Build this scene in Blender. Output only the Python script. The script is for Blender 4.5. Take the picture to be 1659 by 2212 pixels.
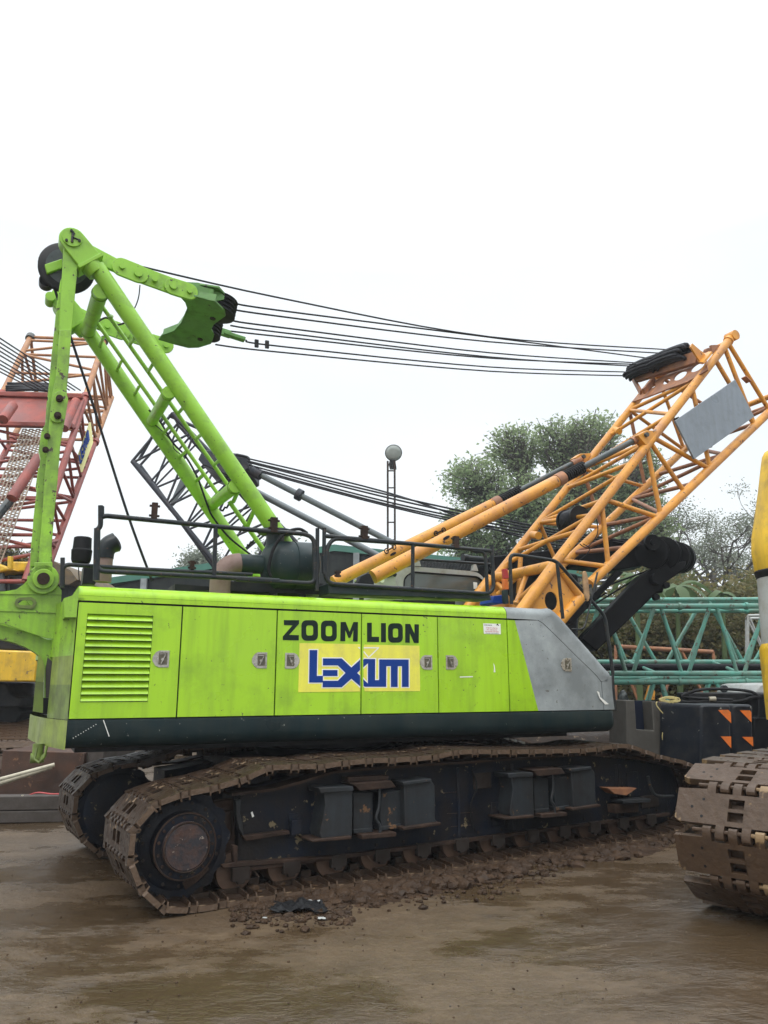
import bpy, bmesh, math, random
import numpy as np
from mathutils import Vector, Matrix, noise as mnoise
R = math.radians
random.seed(11)
SC = bpy.context.scene
COL = SC.collection
for o in list(bpy.data.objects): bpy.data.objects.remove(o)

# ------------------------------------------------------------------ camera
FPX, CXP, CYP, HOR = 1650., 829.5, 1106., 1479.
PITCH = math.atan((HOR - CYP) / FPX)
EYE = Vector((0, 0, 1.8))
cd = bpy.data.cameras.new('camera'); cam = bpy.data.objects.new('camera', cd); COL.objects.link(cam)
cam.location = EYE; cam.rotation_euler = (math.pi / 2 + PITCH, 0, 0)
cd.sensor_fit = 'VERTICAL'; cd.sensor_height = 24; cd.lens = 24 * FPX / 2212.
cd.clip_start = .05; cd.clip_end = 2000
SC.camera = cam
# ------------------------------------------------------------------ sky and sun (bright overcast)
SUN_EL, SUN_AZ = R(52), R(200)
wd = bpy.data.worlds.new('World'); SC.world = wd; wd.use_nodes = True
nt = wd.node_tree; nt.nodes.clear()
N = lambda t: nt.nodes.new(t)
out = N('ShaderNodeOutputWorld'); sky = N('ShaderNodeTexSky'); sky.sky_type = 'NISHITA'; sky.sun_disc = False
sky.sun_elevation = SUN_EL; sky.sun_rotation = SUN_AZ; sky.air_density = 1.5; sky.dust_density = 4
b1 = N('ShaderNodeBackground'); b1.inputs[1].default_value = .15; nt.links.new(sky.outputs[0], b1.inputs[0])
b2 = N('ShaderNodeBackground'); b2.inputs[0].default_value = (.92, .97, 1, 1); b2.inputs[1].default_value = 1.12
tc = N('ShaderNodeTexCoord'); mp = N('ShaderNodeMapping'); mp.inputs['Scale'].default_value = (1, 1, 1.8)
mp.inputs['Location'].default_value = (.35, .1, .2)
nz = N('ShaderNodeTexNoise'); nz.inputs['Scale'].default_value = 1.6; nz.inputs['Detail'].default_value = 3
cr = N('ShaderNodeValToRGB'); cr.color_ramp.elements[0].position = .36; cr.color_ramp.elements[0].color = (.84, .84, .84, 1)
cr.color_ramp.elements[1].position = .60; cr.color_ramp.elements[1].color = (.97, .97, .97, 1)
mx = N('ShaderNodeMixShader')
L = nt.links.new
sx = N('ShaderNodeSeparateXYZ'); nt.links.new(tc.outputs['Generated'], sx.inputs[0])     # overcast sky: three times brighter overhead than at the horizon
gr_ = N('ShaderNodeMapRange'); gr_.inputs[1].default_value = .5; gr_.inputs[2].default_value = 1; gr_.inputs[3].default_value = 1.0; gr_.inputs[4].default_value = 3.6
nt.links.new(sx.outputs['Z'], gr_.inputs[0]); nt.links.new(gr_.outputs[0], b2.inputs[1])
L(tc.outputs['Generated'], mp.inputs[0]); L(mp.outputs[0], nz.inputs['Vector']); L(nz.outputs[0], cr.inputs[0])
L(cr.outputs[0], mx.inputs[0]); L(b1.outputs[0], mx.inputs[1]); L(b2.outputs[0], mx.inputs[2]); L(mx.outputs[0], out.inputs[0])
sl = bpy.data.lights.new('sun', 'SUN'); sl.energy = .9; sl.angle = R(25); sl.color = (1, .97, .92)
so = bpy.data.objects.new('sun', sl); COL.objects.link(so)
so.rotation_euler = (math.pi / 2 - SUN_EL, 0, R(-25))
so.rotation_euler = (R(40), 0, R(-20))
SC.view_settings.view_transform = 'Standard'; SC.view_settings.look = 'None'
SC.view_settings.exposure = .2; SC.view_settings.gamma = 1

# ------------------------------------------------------------------ measuring helpers
FW = Vector((0, math.cos(PITCH), math.sin(PITCH))); UP = Vector((0, -math.sin(PITCH), math.cos(PITCH)))
def ray(u, v): return Vector(((u - CXP) / FPX, 0, 0)) + FW + UP * ((CYP - v) / FPX)
def onz(u, v, z):
    r = ray(u, v); return EYE + r * ((z - EYE.z) / r.z)
def onpl(u, v, p0, n):
    r = ray(u, v); return EYE + r * ((p0 - EYE).dot(n) / r.dot(n))
def at(u, v, d):
    r = ray(u, v); return EYE + r * (d / r.y)
def Q(ox, oy, k): 
    f = 1659 / 1926.
    return lambda x, y: ((ox + k * x) * f, (oy + k * y) * f)
k7 = 700 / 1659.
q1 = Q(0, 540, k7); q2 = Q(0, 1000, k7); q3 = Q(600, 1000, k7); q4 = Q(1226, 800, k7); q5 = Q(1226, 1250, k7); q6 = Q(0, 1400, k7)
r1 = Q(100, 1850, k7); r2 = Q(700, 1800, k7); r3 = Q(1300, 1750, 626 / 1659.); r4 = Q(650, 1500, k7)
r5 = Q(0, 800, 350 / 1191.); r6 = Q(0, 1350, 300 / 885.)
lg = Q(730, 1600, 350 / 1659.); cb = Q(900, 1350, 400 / 1659.); ft = Q(1200, 1300, 400 / 1659.); cw = Q(1450, 1700, 476 / 1659.)
dk = Q(330, 1050, 400 / 1659.); ll = Q(0, 1700, 250 / 1382.)

def frame(ang, org):
    a = R(ang); X = Vector((math.cos(a), math.sin(a), 0)); Y = Vector((-math.sin(a), math.cos(a), 0))
    def loc(x, y, z): return org + X * x + Y * y + Vector((0, 0, z))
    def pix(u, v, y): return onpl(u, v, org + Y * y, Y)
    return X, Y, loc, pix
bo = onz(140, 1620, 1.24); bo.z = 0
BX, BY, B, BP = frame(25, bo)                     # superstructure frame
to = onz(385, 1978, 0)
TX, TY, T, TP = frame(31.5, to)                   # undercarriage frame

# ------------------------------------------------------------------ materials
def principled(name):
    m = bpy.data.materials.new(name); m.use_nodes = True
    return m, m.node_tree, m.node_tree.nodes['Principled BSDF']
def mat(name, col, rough=.5, metal=0, var=.12, scale=3., dirt=None, dirt_amt=.0, dirt_scale=6., streak=0., chips=None, chip_amt=.0, chip_scale=25., bump=.0, bump_scale=40., spec=.5, coat=0., rough_var=.15):
    m, t, p = principled(name); n = t.nodes.new; l = t.links.new
    tc = n('ShaderNodeTexCoord')
    a = n('ShaderNodeTexNoise'); a.inputs['Scale'].default_value = scale; a.inputs['Detail'].default_value = 6; l(tc.outputs['Object'], a.inputs['Vector'])
    r = n('ShaderNodeMapRange'); r.inputs[1].default_value = .3; r.inputs[2].default_value = .7; r.inputs[3].default_value = 1 - var; r.inputs[4].default_value = 1 + var
    l(a.outputs[0], r.inputs[0])
    h = n('ShaderNodeHueSaturation'); h.inputs['Color'].default_value = (*col, 1); l(r.outputs[0], h.inputs['Value'])
    c = h.outputs[0]
    def mixin(c, fac, col2):
        x = n('ShaderNodeMix'); x.data_type = 'RGBA'; l(fac, x.inputs[0]); l(c, x.inputs[6]); x.inputs[7].default_value = (*col2, 1); return x.outputs[2]
    def mask(scl, amt, det=8, aniso=None, soft=.08, seed=0.):
        mpn = n('ShaderNodeMapping'); mpn.inputs['Location'].default_value = (seed, seed * .7, 0)
        if aniso: mpn.inputs['Scale'].default_value = aniso
        l(tc.outputs['Object'], mpn.inputs[0])
        b = n('ShaderNodeTexNoise'); b.inputs['Scale'].default_value = scl; b.inputs['Detail'].default_value = det; b.inputs['Roughness'].default_value = .65
        l(mpn.outputs[0], b.inputs['Vector'])
        q = n('ShaderNodeMapRange'); q.inputs[1].default_value = .66 - amt * .5 - soft; q.inputs[2].default_value = .66 - amt * .5 + soft
        l(b.outputs[0], q.inputs[0]); return q.outputs[0]
    rsock = None
    if dirt:
        mk = mask(dirt_scale, dirt_amt, soft=.14)
        mm = n('ShaderNodeMath'); mm.operation = 'MULTIPLY'; mm.inputs[1].default_value = .75; l(mk, mm.inputs[0])
        c = mixin(c, mm.outputs[0], dirt)
        if streak:
            mk = mask(9, streak, aniso=(1, 1, .09), soft=.16, seed=3.)
            mm = n('ShaderNodeMath'); mm.operation = 'MULTIPLY'; mm.inputs[1].default_value = .5; l(mk, mm.inputs[0])
            c = mixin(c, mm.outputs[0], dirt)
    if chips:
        mk = mask(chip_scale, chip_amt, det=4, soft=.02, seed=7.); c = mixin(c, mk, chips)
    l(c, p.inputs['Base Color'])
    rr = n('ShaderNodeMapRange'); rr.inputs[1].default_value = .3; rr.inputs[2].default_value = .7
    rr.inputs[3].default_value = max(.03, rough - rough_var); rr.inputs[4].default_value = min(1, rough + rough_var); l(a.outputs[0], rr.inputs[0]); l(rr.outputs[0], p.inputs['Roughness'])
    p.inputs['Metallic'].default_value = metal; p.inputs['Specular IOR Level'].default_value = spec
    if coat: p.inputs['Coat Weight'].default_value = coat; p.inputs['Coat Roughness'].default_value = .15
    if bump:
        b = n('ShaderNodeTexNoise'); b.inputs['Scale'].default_value = bump_scale; b.inputs['Detail'].default_value = 5; l(tc.outputs['Object'], b.inputs['Vector'])
        bp_ = n('ShaderNodeBump'); bp_.inputs['Strength'].default_value = bump; bp_.inputs['Distance'].default_value = .02; l(b.outputs[0], bp_.inputs['Height']); l(bp_.outputs[0], p.inputs['Normal'])
    return m
M = {}
G = (.34, .60, .016)
DK = (.05, .06, .02)
M['green'] = mat('green_panel_paint', G, .33, var=.05, scale=1.0, dirt=(.15, .27, .02), dirt_amt=-.02, dirt_scale=2.2, streak=.10, chips=(.05, .07, .025), chip_amt=-.055, chip_scale=22, bump=.3, bump_scale=1.3)
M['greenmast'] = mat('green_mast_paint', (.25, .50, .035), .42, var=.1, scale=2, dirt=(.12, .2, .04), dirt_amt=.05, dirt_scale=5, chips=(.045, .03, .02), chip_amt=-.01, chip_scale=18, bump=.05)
M['greenworn'] = mat('worn_green_paint', (.27, .52, .03), .45, var=.12, scale=2, dirt=(.11, .15, .04), dirt_amt=.15, dirt_scale=4, streak=.25, chips=(.05, .035, .025), chip_amt=.03, chip_scale=16, bump=.08)
M['greenscratch'] = mat('scratched_green_paint', (.27, .52, .035), .45, var=.15, scale=2, dirt=(.10, .15, .04), dirt_amt=.22, dirt_scale=5, streak=.2, chips=(.055, .035, .025), chip_amt=.085, chip_scale=13, bump=.12)
M['greendark'] = mat('green_bridle_paint', (.10, .25, .055), .5, var=.12, scale=3, dirt=(.05, .08, .03), dirt_amt=.12, chips=(.04, .04, .03), chip_amt=.0, chip_scale=12)  # underside shade of the yoke painted in as a darker green
M['yelgreen'] = mat('yellowish_green_paint', (.27, .36, .04), .5, var=.12, scale=3, dirt=(.12, .15, .045), dirt_amt=.3, streak=.3)
M['greenstain'] = mat('soiled_green_paint', (.22, .34, .04), .5, var=.2, scale=3, dirt=(.07, .08, .035), dirt_amt=.4, streak=.4)
M['skirt'] = mat('dark_teal_paint', (.004, .015, .018), .42, var=.25, scale=3, dirt=(.02, .026, .022), dirt_amt=.10, dirt_scale=3, streak=.3, chips=(.35, .35, .3), chip_amt=-.08, chip_scale=18, spec=.2)
M['drum'] = mat('dark_green_metal', (.007, .02, .022), .45, var=.25, scale=4, dirt=(.03, .036, .03), dirt_amt=.15, chips=(.2, .2, .18), chip_amt=-.08, spec=.35)
M['black'] = mat('black_metal', (.006, .007, .009), .5, var=.3, scale=4, dirt=(.03, .026, .022), dirt_amt=.10, spec=.25)
M['rail'] = mat('handrail_paint', (.010, .015, .018), .42, var=.3, scale=5, dirt=(.04, .035, .03), dirt_amt=.12, chips=(.12, .06, .035), chip_amt=.0, chip_scale=30, spec=.3)
M['rubber'] = mat('black_rubber', (.006, .006, .007), .65, var=.2, spec=.25)
M['rope'] = mat('steel_rope', (.012, .012, .016), .55, var=.2, scale=12, spec=.25)
M['primer'] = mat('grey_primer', (.32, .35, .355), .5, var=.08, scale=1.5, dirt=(.13, .145, .15), dirt_amt=.36, dirt_scale=1.9, chips=(.12, .12, .11), chip_amt=-.03, chip_scale=16, rough_var=.15)
M['cab'] = mat('grey_cab_paint', (.36, .37, .36), .45, var=.1, scale=3, dirt=(.22, .2, .16), dirt_amt=.12)
O = (.62, .27, .028)
M['orange'] = mat('orange_boom_paint', O, .42, var=.14, scale=2.5, dirt=(.32, .13, .05), dirt_amt=.2, dirt_scale=3, chips=(.10, .05, .03), chip_amt=.02, chip_scale=14, bump=.12, bump_scale=20)
M['orangerust'] = mat('rusty_orange_paint', (.40, .17, .07), .6, var=.2, scale=4, dirt=(.17, .08, .05), dirt_amt=.45, dirt_scale=5, bump=.08)
M['rod'] = mat('dark_rod', (.05, .06, .06), .4, metal=.4, var=.3, scale=6, dirt=(.12, .08, .06), dirt_amt=.1)
M['shoe'] = mat('muddy_track_steel', (.070, .041, .024), .45, var=.5, scale=5, dirt=(.016, .010, .007), dirt_amt=.55, dirt_scale=6, chips=(.22, .155, .10), chip_amt=.05, chip_scale=9, bump=.7, bump_scale=16, spec=.3, rough_var=.25)
M['shoe2'] = mat('wet_brown_track_steel', (.105, .062, .036), .42, var=.4, scale=3.5, dirt=(.030, .018, .011), dirt_amt=.5, dirt_scale=3.5, chips=(.20, .13, .065), chip_amt=.06, chip_scale=3.0, bump=.5, bump_scale=14, spec=.28, rough_var=.25)
M['tframe'] = mat('oily_blue_black_steel', (.0035, .0075, .017), .48, var=.4, scale=3, dirt=(.016, .012, .009), dirt_amt=.22, dirt_scale=3.5, streak=.25, chips=(.15, .12, .07), chip_amt=.01, chip_scale=9, bump=.25, spec=.2)
M['tblock'] = mat('grey_block_paint', (.030, .037, .044), .48, var=.25, scale=4, dirt=(.012, .010, .009), dirt_amt=.3, dirt_scale=4, streak=.3, chips=(.15, .08, .04), chip_amt=.0, chip_scale=8, spec=.3)
M['rust'] = mat('dark_rust', (.045, .026, .018), .7, var=.4, scale=5, dirt=(.014, .009, .007), dirt_amt=.35, bump=.3, spec=.2)
M['rustcap'] = mat('rusty_hub_face', (.022, .022, .027), .5, var=.3, scale=5, dirt=(.085, .04, .026), dirt_amt=.25, dirt_scale=12, chips=(.26, .21, .17), chip_amt=-.0, chip_scale=24, bump=.3, spec=.35)
M['rustpipe'] = mat('rusty_pipe', (.24, .165, .145), .7, var=.3, scale=6, dirt=(.13, .08, .065), dirt_amt=.3, bump=.15)
M['silver'] = mat('latch_metal', (.45, .43, .39), .35, metal=.7, var=.15, scale=20, dirt=(.15, .12, .08), dirt_amt=.1, dirt_scale=30)
M['darkhole'] = mat('latch_recess', (.10, .09, .06), .5, var=.2, scale=15)
M['letter'] = mat('black_lettering', (.005, .016, .011), .55, var=.1, spec=.2)
M['rusty'] = mat('rusty_grey_bracket', (.034, .028, .025), .6, var=.3, scale=5, dirt=(.018, .011, .008), dirt_amt=.3, spec=.15)
M['rim'] = mat('rusty_roller_rim', (.13, .075, .048), .55, var=.3, scale=6, dirt=(.035, .022, .015), dirt_amt=.3, spec=.35)
M['worn'] = mat('rubbed_shoe_edge', (.19, .125, .082), .45, var=.45, scale=6, dirt=(.035, .022, .014), dirt_amt=.5, dirt_scale=9, bump=.4, spec=.35)  # light falling on the shoe ends is put into this paler colour
M['stickeryel'] = mat('yellow_sticker', (.80, .76, .08), .45, var=.05, scale=3, dirt=(.55, .5, .12), dirt_amt=.1, streak=.15)
M['stickerblue'] = mat('blue_lettering', (.002, .035, .22), .5, var=.06, spec=.25)
M['white'] = mat('white_paint', (.78, .78, .74), .5, var=.05)
M['red'] = mat('red_plastic', (.45, .03, .035), .4, var=.1)
M['redtext'] = mat('red_lettering', (.5, .08, .08), .5, var=.05)
M['redpaint'] = mat('faded_red_paint', (.34, .07, .05), .55, var=.18, scale=2, dirt=(.16, .05, .045), dirt_amt=.35, dirt_scale=2.5, chips=(.10, .04, .03), chip_amt=.02, chip_scale=10)
M['tan'] = mat('faded_orange_paint', (.46, .22, .08), .55, var=.15, scale=2, dirt=(.24, .10, .06), dirt_amt=.35)
M['yellow'] = mat('yellow_machine_paint', (.70, .43, .02), .4, var=.1, scale=2, dirt=(.25, .16, .04), dirt_amt=.1, streak=.15, chips=(.1, .07, .04), chip_amt=-.03, chip_scale=12)
M['teal'] = mat('teal_boom_paint', (.085, .30, .235), .5, var=.2, scale=3, dirt=(.13, .16, .12), dirt_amt=.3, dirt_scale=4, chips=(.07, .045, .03), chip_amt=.08, chip_scale=6)
M['bluegrey'] = mat('blue_grey_boom_paint', (.030, .035, .048), .5, var=.2, scale=3, dirt=(.08, .06, .06), dirt_amt=.15, spec=.3)
M['greytube'] = mat('grey_strut_paint', (.13, .15, .16), .5, var=.15, scale=3)
M['blackgloss'] = mat('glossy_black_steel', (.003, .0035, .005), .5, var=.3, scale=4, dirt=(.008, .008, .008), dirt_amt=.1, spec=.12)
M['navy'] = mat('black_block_paint', (.006, .009, .015), .45, var=.3, scale=3, dirt=(.03, .027, .024), dirt_amt=.12, chips=(.3, .3, .25), chip_amt=-.05, chip_scale=9, spec=.3)
M['deepblue'] = mat('dark_blue_paint', (.004, .008, .022), .5, var=.2, spec=.2)
M['weathered'] = mat('weathered_grey_steel', (.10, .095, .085), .7, var=.25, scale=2.5, dirt=(.045, .04, .033), dirt_amt=.45, dirt_scale=2.5, streak=.5)
M['warn'] = mat('orange_reflector', (.75, .17, .02), .5, var=.1, dirt=(.3, .1, .03), dirt_amt=.1)
M['conc'] = mat('grey_concrete_beam', (.07, .058, .052), .8, var=.2, scale=3, dirt=(.035, .027, .02), dirt_amt=.3, bump=.2)
M['rustplate'] = mat('rusty_plate', (.075, .033, .018), .7, var=.35, scale=3, dirt=(.025, .014, .01), dirt_amt=.35, dirt_scale=2.5, chips=(.16, .08, .04), chip_amt=.0, chip_scale=5, bump=.2)
M['bone'] = mat('pale_steel_pole', (.48, .44, .34), .6, var=.1, dirt=(.2, .17, .12), dirt_amt=.2)
M['sign'] = mat('grey_sign_panel', (.20, .235, .28), .38, var=.06, scale=1.2, dirt=(.13, .15, .17), dirt_amt=.05, streak=.25, bump=1., bump_scale=1.6)
M['greenroof'] = mat('green_roof_sheet', (.045, .16, .12), .6, var=.1, scale=2)
M['shedwall'] = mat('dark_shed_sheet', (.010, .014, .016), .8, var=.3, scale=1.5, dirt=(.03, .034, .03), dirt_amt=.2, streak=.4, spec=.2)
M['ropeyel'] = mat('yellow_nylon_rope', (.5, .42, .18), .8, var=.15, scale=20)
M['wood'] = mat('banded_brown_mirror_back', (.33, .2, .1), .5, var=.4, scale=14)
M['clod'] = mat('wet_mud_clods', (.060, .034, .018), .6, var=.45, scale=5, dirt=(.026, .015, .009), dirt_amt=.45, bump=.8, bump_scale=30, spec=.2)
M['bark'] = mat('grey_bark', (.075, .065, .055), .9, var=.3, scale=3)
def glass(name, col, r=.08):
    m, t, p = principled(name); p.inputs['Base Color'].default_value = (*col, 1); p.inputs['Roughness'].default_value = r; p.inputs['Metallic'].default_value = .0
    p.inputs['Specular IOR Level'].default_value = .8; return m
M['glass'] = glass('dusty_window_glass', (.07, .085, .085), .15)
def leafmat(name, col, col2, trans=.35):
    m, t, p = principled(name); n = t.nodes.new; l = t.links.new
    g = n('ShaderNodeNewGeometry'); rmp = n('ShaderNodeMix'); rmp.data_type = 'RGBA'
    rmp.inputs[6].default_value = (*col, 1); rmp.inputs[7].default_value = (*col2, 1)
    l(g.outputs['Random Per Island'], rmp.inputs[0]); l(rmp.outputs[2], p.inputs['Base Color'])
    p.inputs['Roughness'].default_value = .55; p.inputs['Specular IOR Level'].default_value = .3
    tr = n('ShaderNodeBsdfTranslucent'); l(rmp.outputs[2], tr.inputs[0]); ms = n('ShaderNodeMixShader'); ms.inputs[0].default_value = trans
    o = t.nodes['Material Output']; l(p.outputs[0], ms.inputs[1]); l(tr.outputs[0], ms.inputs[2]); l(ms.outputs[0], o.inputs[0]); return m
M['leaf'] = leafmat('green_leaves', (.17, .23, .11), (.33, .40, .22), .6)  # distance haze painted into the crown by paling the leaf colour
M['leafdry'] = leafmat('dry_olive_leaves', (.09, .105, .035), (.22, .18, .08), .5)
M['leafpale'] = leafmat('pale_dusty_leaves', (.15, .18, .13), (.24, .26, .20))  # paler, greyer green for the sparse and distant trees
M['banana'] = leafmat('banana_leaves', (.05, .09, .035), (.13, .19, .08), .4)

# ------------------------------------------------------------------ mesh builder
def ortho(d):
    d = d.normalized(); a = Vector((0, 0, 1)) if abs(d.z) < .9 else Vector((1, 0, 0))
    x = d.cross(a).normalized(); return x, d.cross(x).normalized()
class MB:
    def __init__(s): s.v = []; s.f = []
    def add(s, vs, fs):
        b = len(s.v); s.v += [Vector(v) for v in vs]; s.f += [tuple(i + b for i in f) for f in fs]; return s
    def tube(s, p0, p1, r, r2=None, n=12, cap=True):
        return s.path([p0, p1], r, n, radii=[r, r if r2 is None else r2], cap=cap)
    def path(s, pts, r, n=10, radii=None, cap=True, closed=False):
        pts = [Vector(p) for p in pts]; k = len(pts); vs = []; fs = []
        x = None
        for i, p in enumerate(pts):
            if closed: d = (pts[(i + 1) % k] - pts[i - 1])
            elif i == 0: d = pts[1] - p
            elif i == k - 1: d = p - pts[-2]
            else: d = (pts[i + 1] - p).normalized() + (p - pts[i - 1]).normalized()
            if d.length < 1e-9: d = Vector((0, 0, 1))
            d.normalize()
            if x is None: x, y = ortho(d)
            else:
                x = (x - d * x.dot(d)); x = x.normalized() if x.length > 1e-6 else ortho(d)[0]; y = d.cross(x)
            y = d.cross(x)
            rr = radii[i] if radii else r
            for j in range(n):
                a = 2 * math.pi * j / n; vs.append(p + x * math.cos(a) * rr + y * math.sin(a) * rr)
        for i in range(k if closed else k - 1):
            for j in range(n):
                a = i * n + j; b = i * n + (j + 1) % n; c = ((i + 1) % k) * n
                fs.append((a, b, c + (j + 1) % n, c + j))
        if cap and not closed:
            fs.append(tuple(range(n - 1, -1, -1))); fs.append(tuple(range((k - 1) * n, k * n)))
        return s.add(vs, fs)
    def box(s, c, x, y, z):       # centre and three half-axis vectors
        vs = [c + x * i + y * j + z * k for i in (-1, 1) for j in (-1, 1) for k in (-1, 1)]
        return s.add(vs, [(0, 1, 3, 2), (4, 6, 7, 5), (0, 4, 5, 1), (2, 3, 7, 6), (0, 2, 6, 4), (1, 5, 7, 3)])
    def bar(s, p0, p1, w, h, up=None):   # rectangular bar
        d = (p1 - p0); l = d.length; d = d.normalized(); up = up or Vector((0, 0, 1))
        x = d.cross(up); x = x.normalized() if x.length > 1e-5 else ortho(d)[0]; y = x.cross(d)
        return s.box((p0 + p1) / 2, d * l / 2, x * w / 2, y * h / 2)
    def slab(s, pts, t):          # planar polygon + thickness vector
        n = len(pts); vs = [Vector(p) for p in pts] + [Vector(p) + t for p in pts]
        fs = [tuple(range(n - 1, -1, -1)), tuple(range(n, 2 * n))] + [(i, (i + 1) % n, n + (i + 1) % n, n + i) for i in range(n)]
        return s.add(vs, fs)
    def holed(s, pts, holes, t):  # polygon with holes, filled by tessellation
        from mathutils.geometry import tessellate_polygon
        loops = [[Vector(p) for p in pts]] + [[Vector(p) for p in h] for h in holes]
        flat = [p for l in loops for p in l]; n = len(flat)
        tri = tessellate_polygon(loops)
        fs = [tuple(a) for a in tri] + [tuple(i + n for i in reversed(a)) for a in tri]
        b = 0
        for l in loops:
            m = len(l)
            for i in range(m): fs.append((b + i, b + (i + 1) % m, n + b + (i + 1) % m, n + b + i))
            b += m
        return s.add(flat + [p + t for p in flat], fs)
    def disc(s, c, ax, r, h, n=32, r2=None):
        ax = ax.normalized(); return s.path([c, c + ax * h], r, n, radii=[r, r if r2 is None else r2])
    def lathe(s, c, ax, prof, n=32):   # prof: (distance along axis, radius)
        ax = ax.normalized(); x, y = ortho(ax); vs = []; fs = []
        for h, r in prof:
            for j in range(n):
                a = 2 * math.pi * j / n; vs.append(c + ax * h + (x * math.cos(a) + y * math.sin(a)) * max(r, 1e-4))
        for i in range(len(prof) - 1):
            for j in range(n):
                fs.append((i * n + j, i * n + (j + 1) % n, (i + 1) * n + (j + 1) % n, (i + 1) * n + j))
        fs.append(tuple(range(n - 1, -1, -1))); fs.append(tuple(range((len(prof) - 1) * n, len(prof) * n)))
        return s.add(vs, fs)
    def build(s, name, mt, parent=None, bevel=0., org=None, smooth=40):
        o0 = Vector(org) if org is not None else (base_of(parent) if parent else Vector((0, 0, 0)))
        me = bpy.data.meshes.new(name); me.from_pydata([tuple(v - o0) for v in s.v], [], s.f)
        me.materials.append(mt if not isinstance(mt, str) else M[mt])
        bm = bmesh.new(); bm.from_mesh(me); bmesh.ops.recalc_face_normals(bm, faces=bm.faces)
        bm.to_mesh(me); bm.free()
        if bevel:
            pass
        me.polygons.foreach_set('use_smooth', [True] * len(me.polygons)); me.set_sharp_from_angle(angle=R(smooth))
        ob = bpy.data.objects.new(name, me); COL.objects.link(ob)
        if parent: ob.parent = parent; BASE[ob.name] = o0
        else: ob.location = o0; BASE[ob.name] = o0
        if bevel:
            md = ob.modifiers.new('bevel', 'BEVEL'); md.width = bevel; md.segments = 2; md.limit_method = 'ANGLE'; md.angle_limit = R(35)
        return ob
BASE = {}
def base_of(o): return BASE.get(o.name, Vector((0, 0, 0)))
def thing(name, loc, label, cat, group=None):
    o = bpy.data.objects.new(name, None); COL.objects.link(o); o.location = loc; o.empty_display_size = .2
    BASE[o.name] = Vector(loc); return tag(o, label, cat, group)
def tag(o, label=None, cat=None, group=None, kind=None):
    if label: o['label'] = label
    if cat: o['category'] = cat
    if group: o['group'] = group
    if kind: o['kind'] = kind
    return o
def sub(o, name, me_ob, mtx, label=None):     # linked copy sharing mesh data
    c = me_ob.copy(); c.name = name; COL.objects.link(c); c.parent = o; c.matrix_local = mtx; return c
def lerp(a, b, t): return a + (b - a) * t
def spline(pts, n):     # Catmull-Rom through points
    P = [pts[0]] + list(pts) + [pts[-1]]; r = []
    for i in range(1, len(P) - 2):
        for k in range(n):
            t = k / n; p0, p1, p2, p3 = P[i - 1], P[i], P[i + 1], P[i + 2]
            r.append(.5 * ((2 * p1) + (p2 - p0) * t + (2 * p0 - 5 * p1 + 4 * p2 - p3) * t * t + (3 * p1 - p0 - 3 * p2 + p3) * t ** 3))
    r.append(pts[-1]); return r
# ================================================================== THE GREEN CRAWLER CRANE
crane = thing('crawler_crane', B(3, 1.5, 0), 'large bright green crawler crane with grey primed nose and orange lattice boom', 'crane')
YN, YF = .7, 2.3           # planes of the gantry legs and boom sides
def xs(u, v, y=0.):        # superstructure (x, z) of a pixel on plane y
    p = BP(u, v, y) - bo; return p.dot(BX), p.z
def Bxz(xz, y): return B(xz[0], y, xz[1])
XD = [xs(165, 1400)[0] + .03] + [xs(*p)[0] for p in ((388, 1430), (596, 1430), (780.5, 1430), (946.5, 1435), (1098, 1437))]
ZB, ZT = 1.497, 2.545
ZTOP = 2.70
sil = [xs(*q5(*p)) for p in ((330, 640), (380, 650), (430, 690), (500, 770), (600, 882), (700, 998), (738, 1042), (745, 1090), (748, 1262))]
sil[0] = (sil[0][0], ZTOP)
XE = sil[-1][0]
# machine housing (dark core), doors sit proud of it
m = MB(); core = [(0.02, 1.3)] + [(0.02, ZT + .03), (sil[0][0] - .05, ZT + .03)] + [(a - .05, b - .05) for a, b in sil[1:-1]] + [(XE - .04, 1.3)]
m.slab([B(x, .035, z) for x, z in core], BY * 2.9)
m.build('machine_housing', 'black', crane)
# roof band
def arc_profile():
    pr = [(0.0, ZT + .012), (0.0, ZT + .06)]
    for k in range(9):
        a = R(90 * k / 8); pr.append((.11 - .11 * math.cos(a), ZTOP - .10 + .10 * math.sin(a)))
    pr.append((.5, ZTOP + .012)); pr.append((3.0, ZTOP + .012)); return pr
def loft(rows, close=False):
    m = MB(); vs = []; n = len(rows[0])
    for r in rows: vs += r
    fs = [(i * n + j, i * n + j + 1, (i + 1) * n + j + 1, (i + 1) * n + j) for i in range(len(rows) - 1) for j in range(n - 1)]
    m.add(vs, fs); return m
pr = arc_profile(); xg = XD[5]
m = loft([[B(x, y, z) for y, z in pr] for x in (0.0, 1.5, 3, xg - .003)])
band = m.build('roof_band', 'green', crane, smooth=60)
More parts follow.
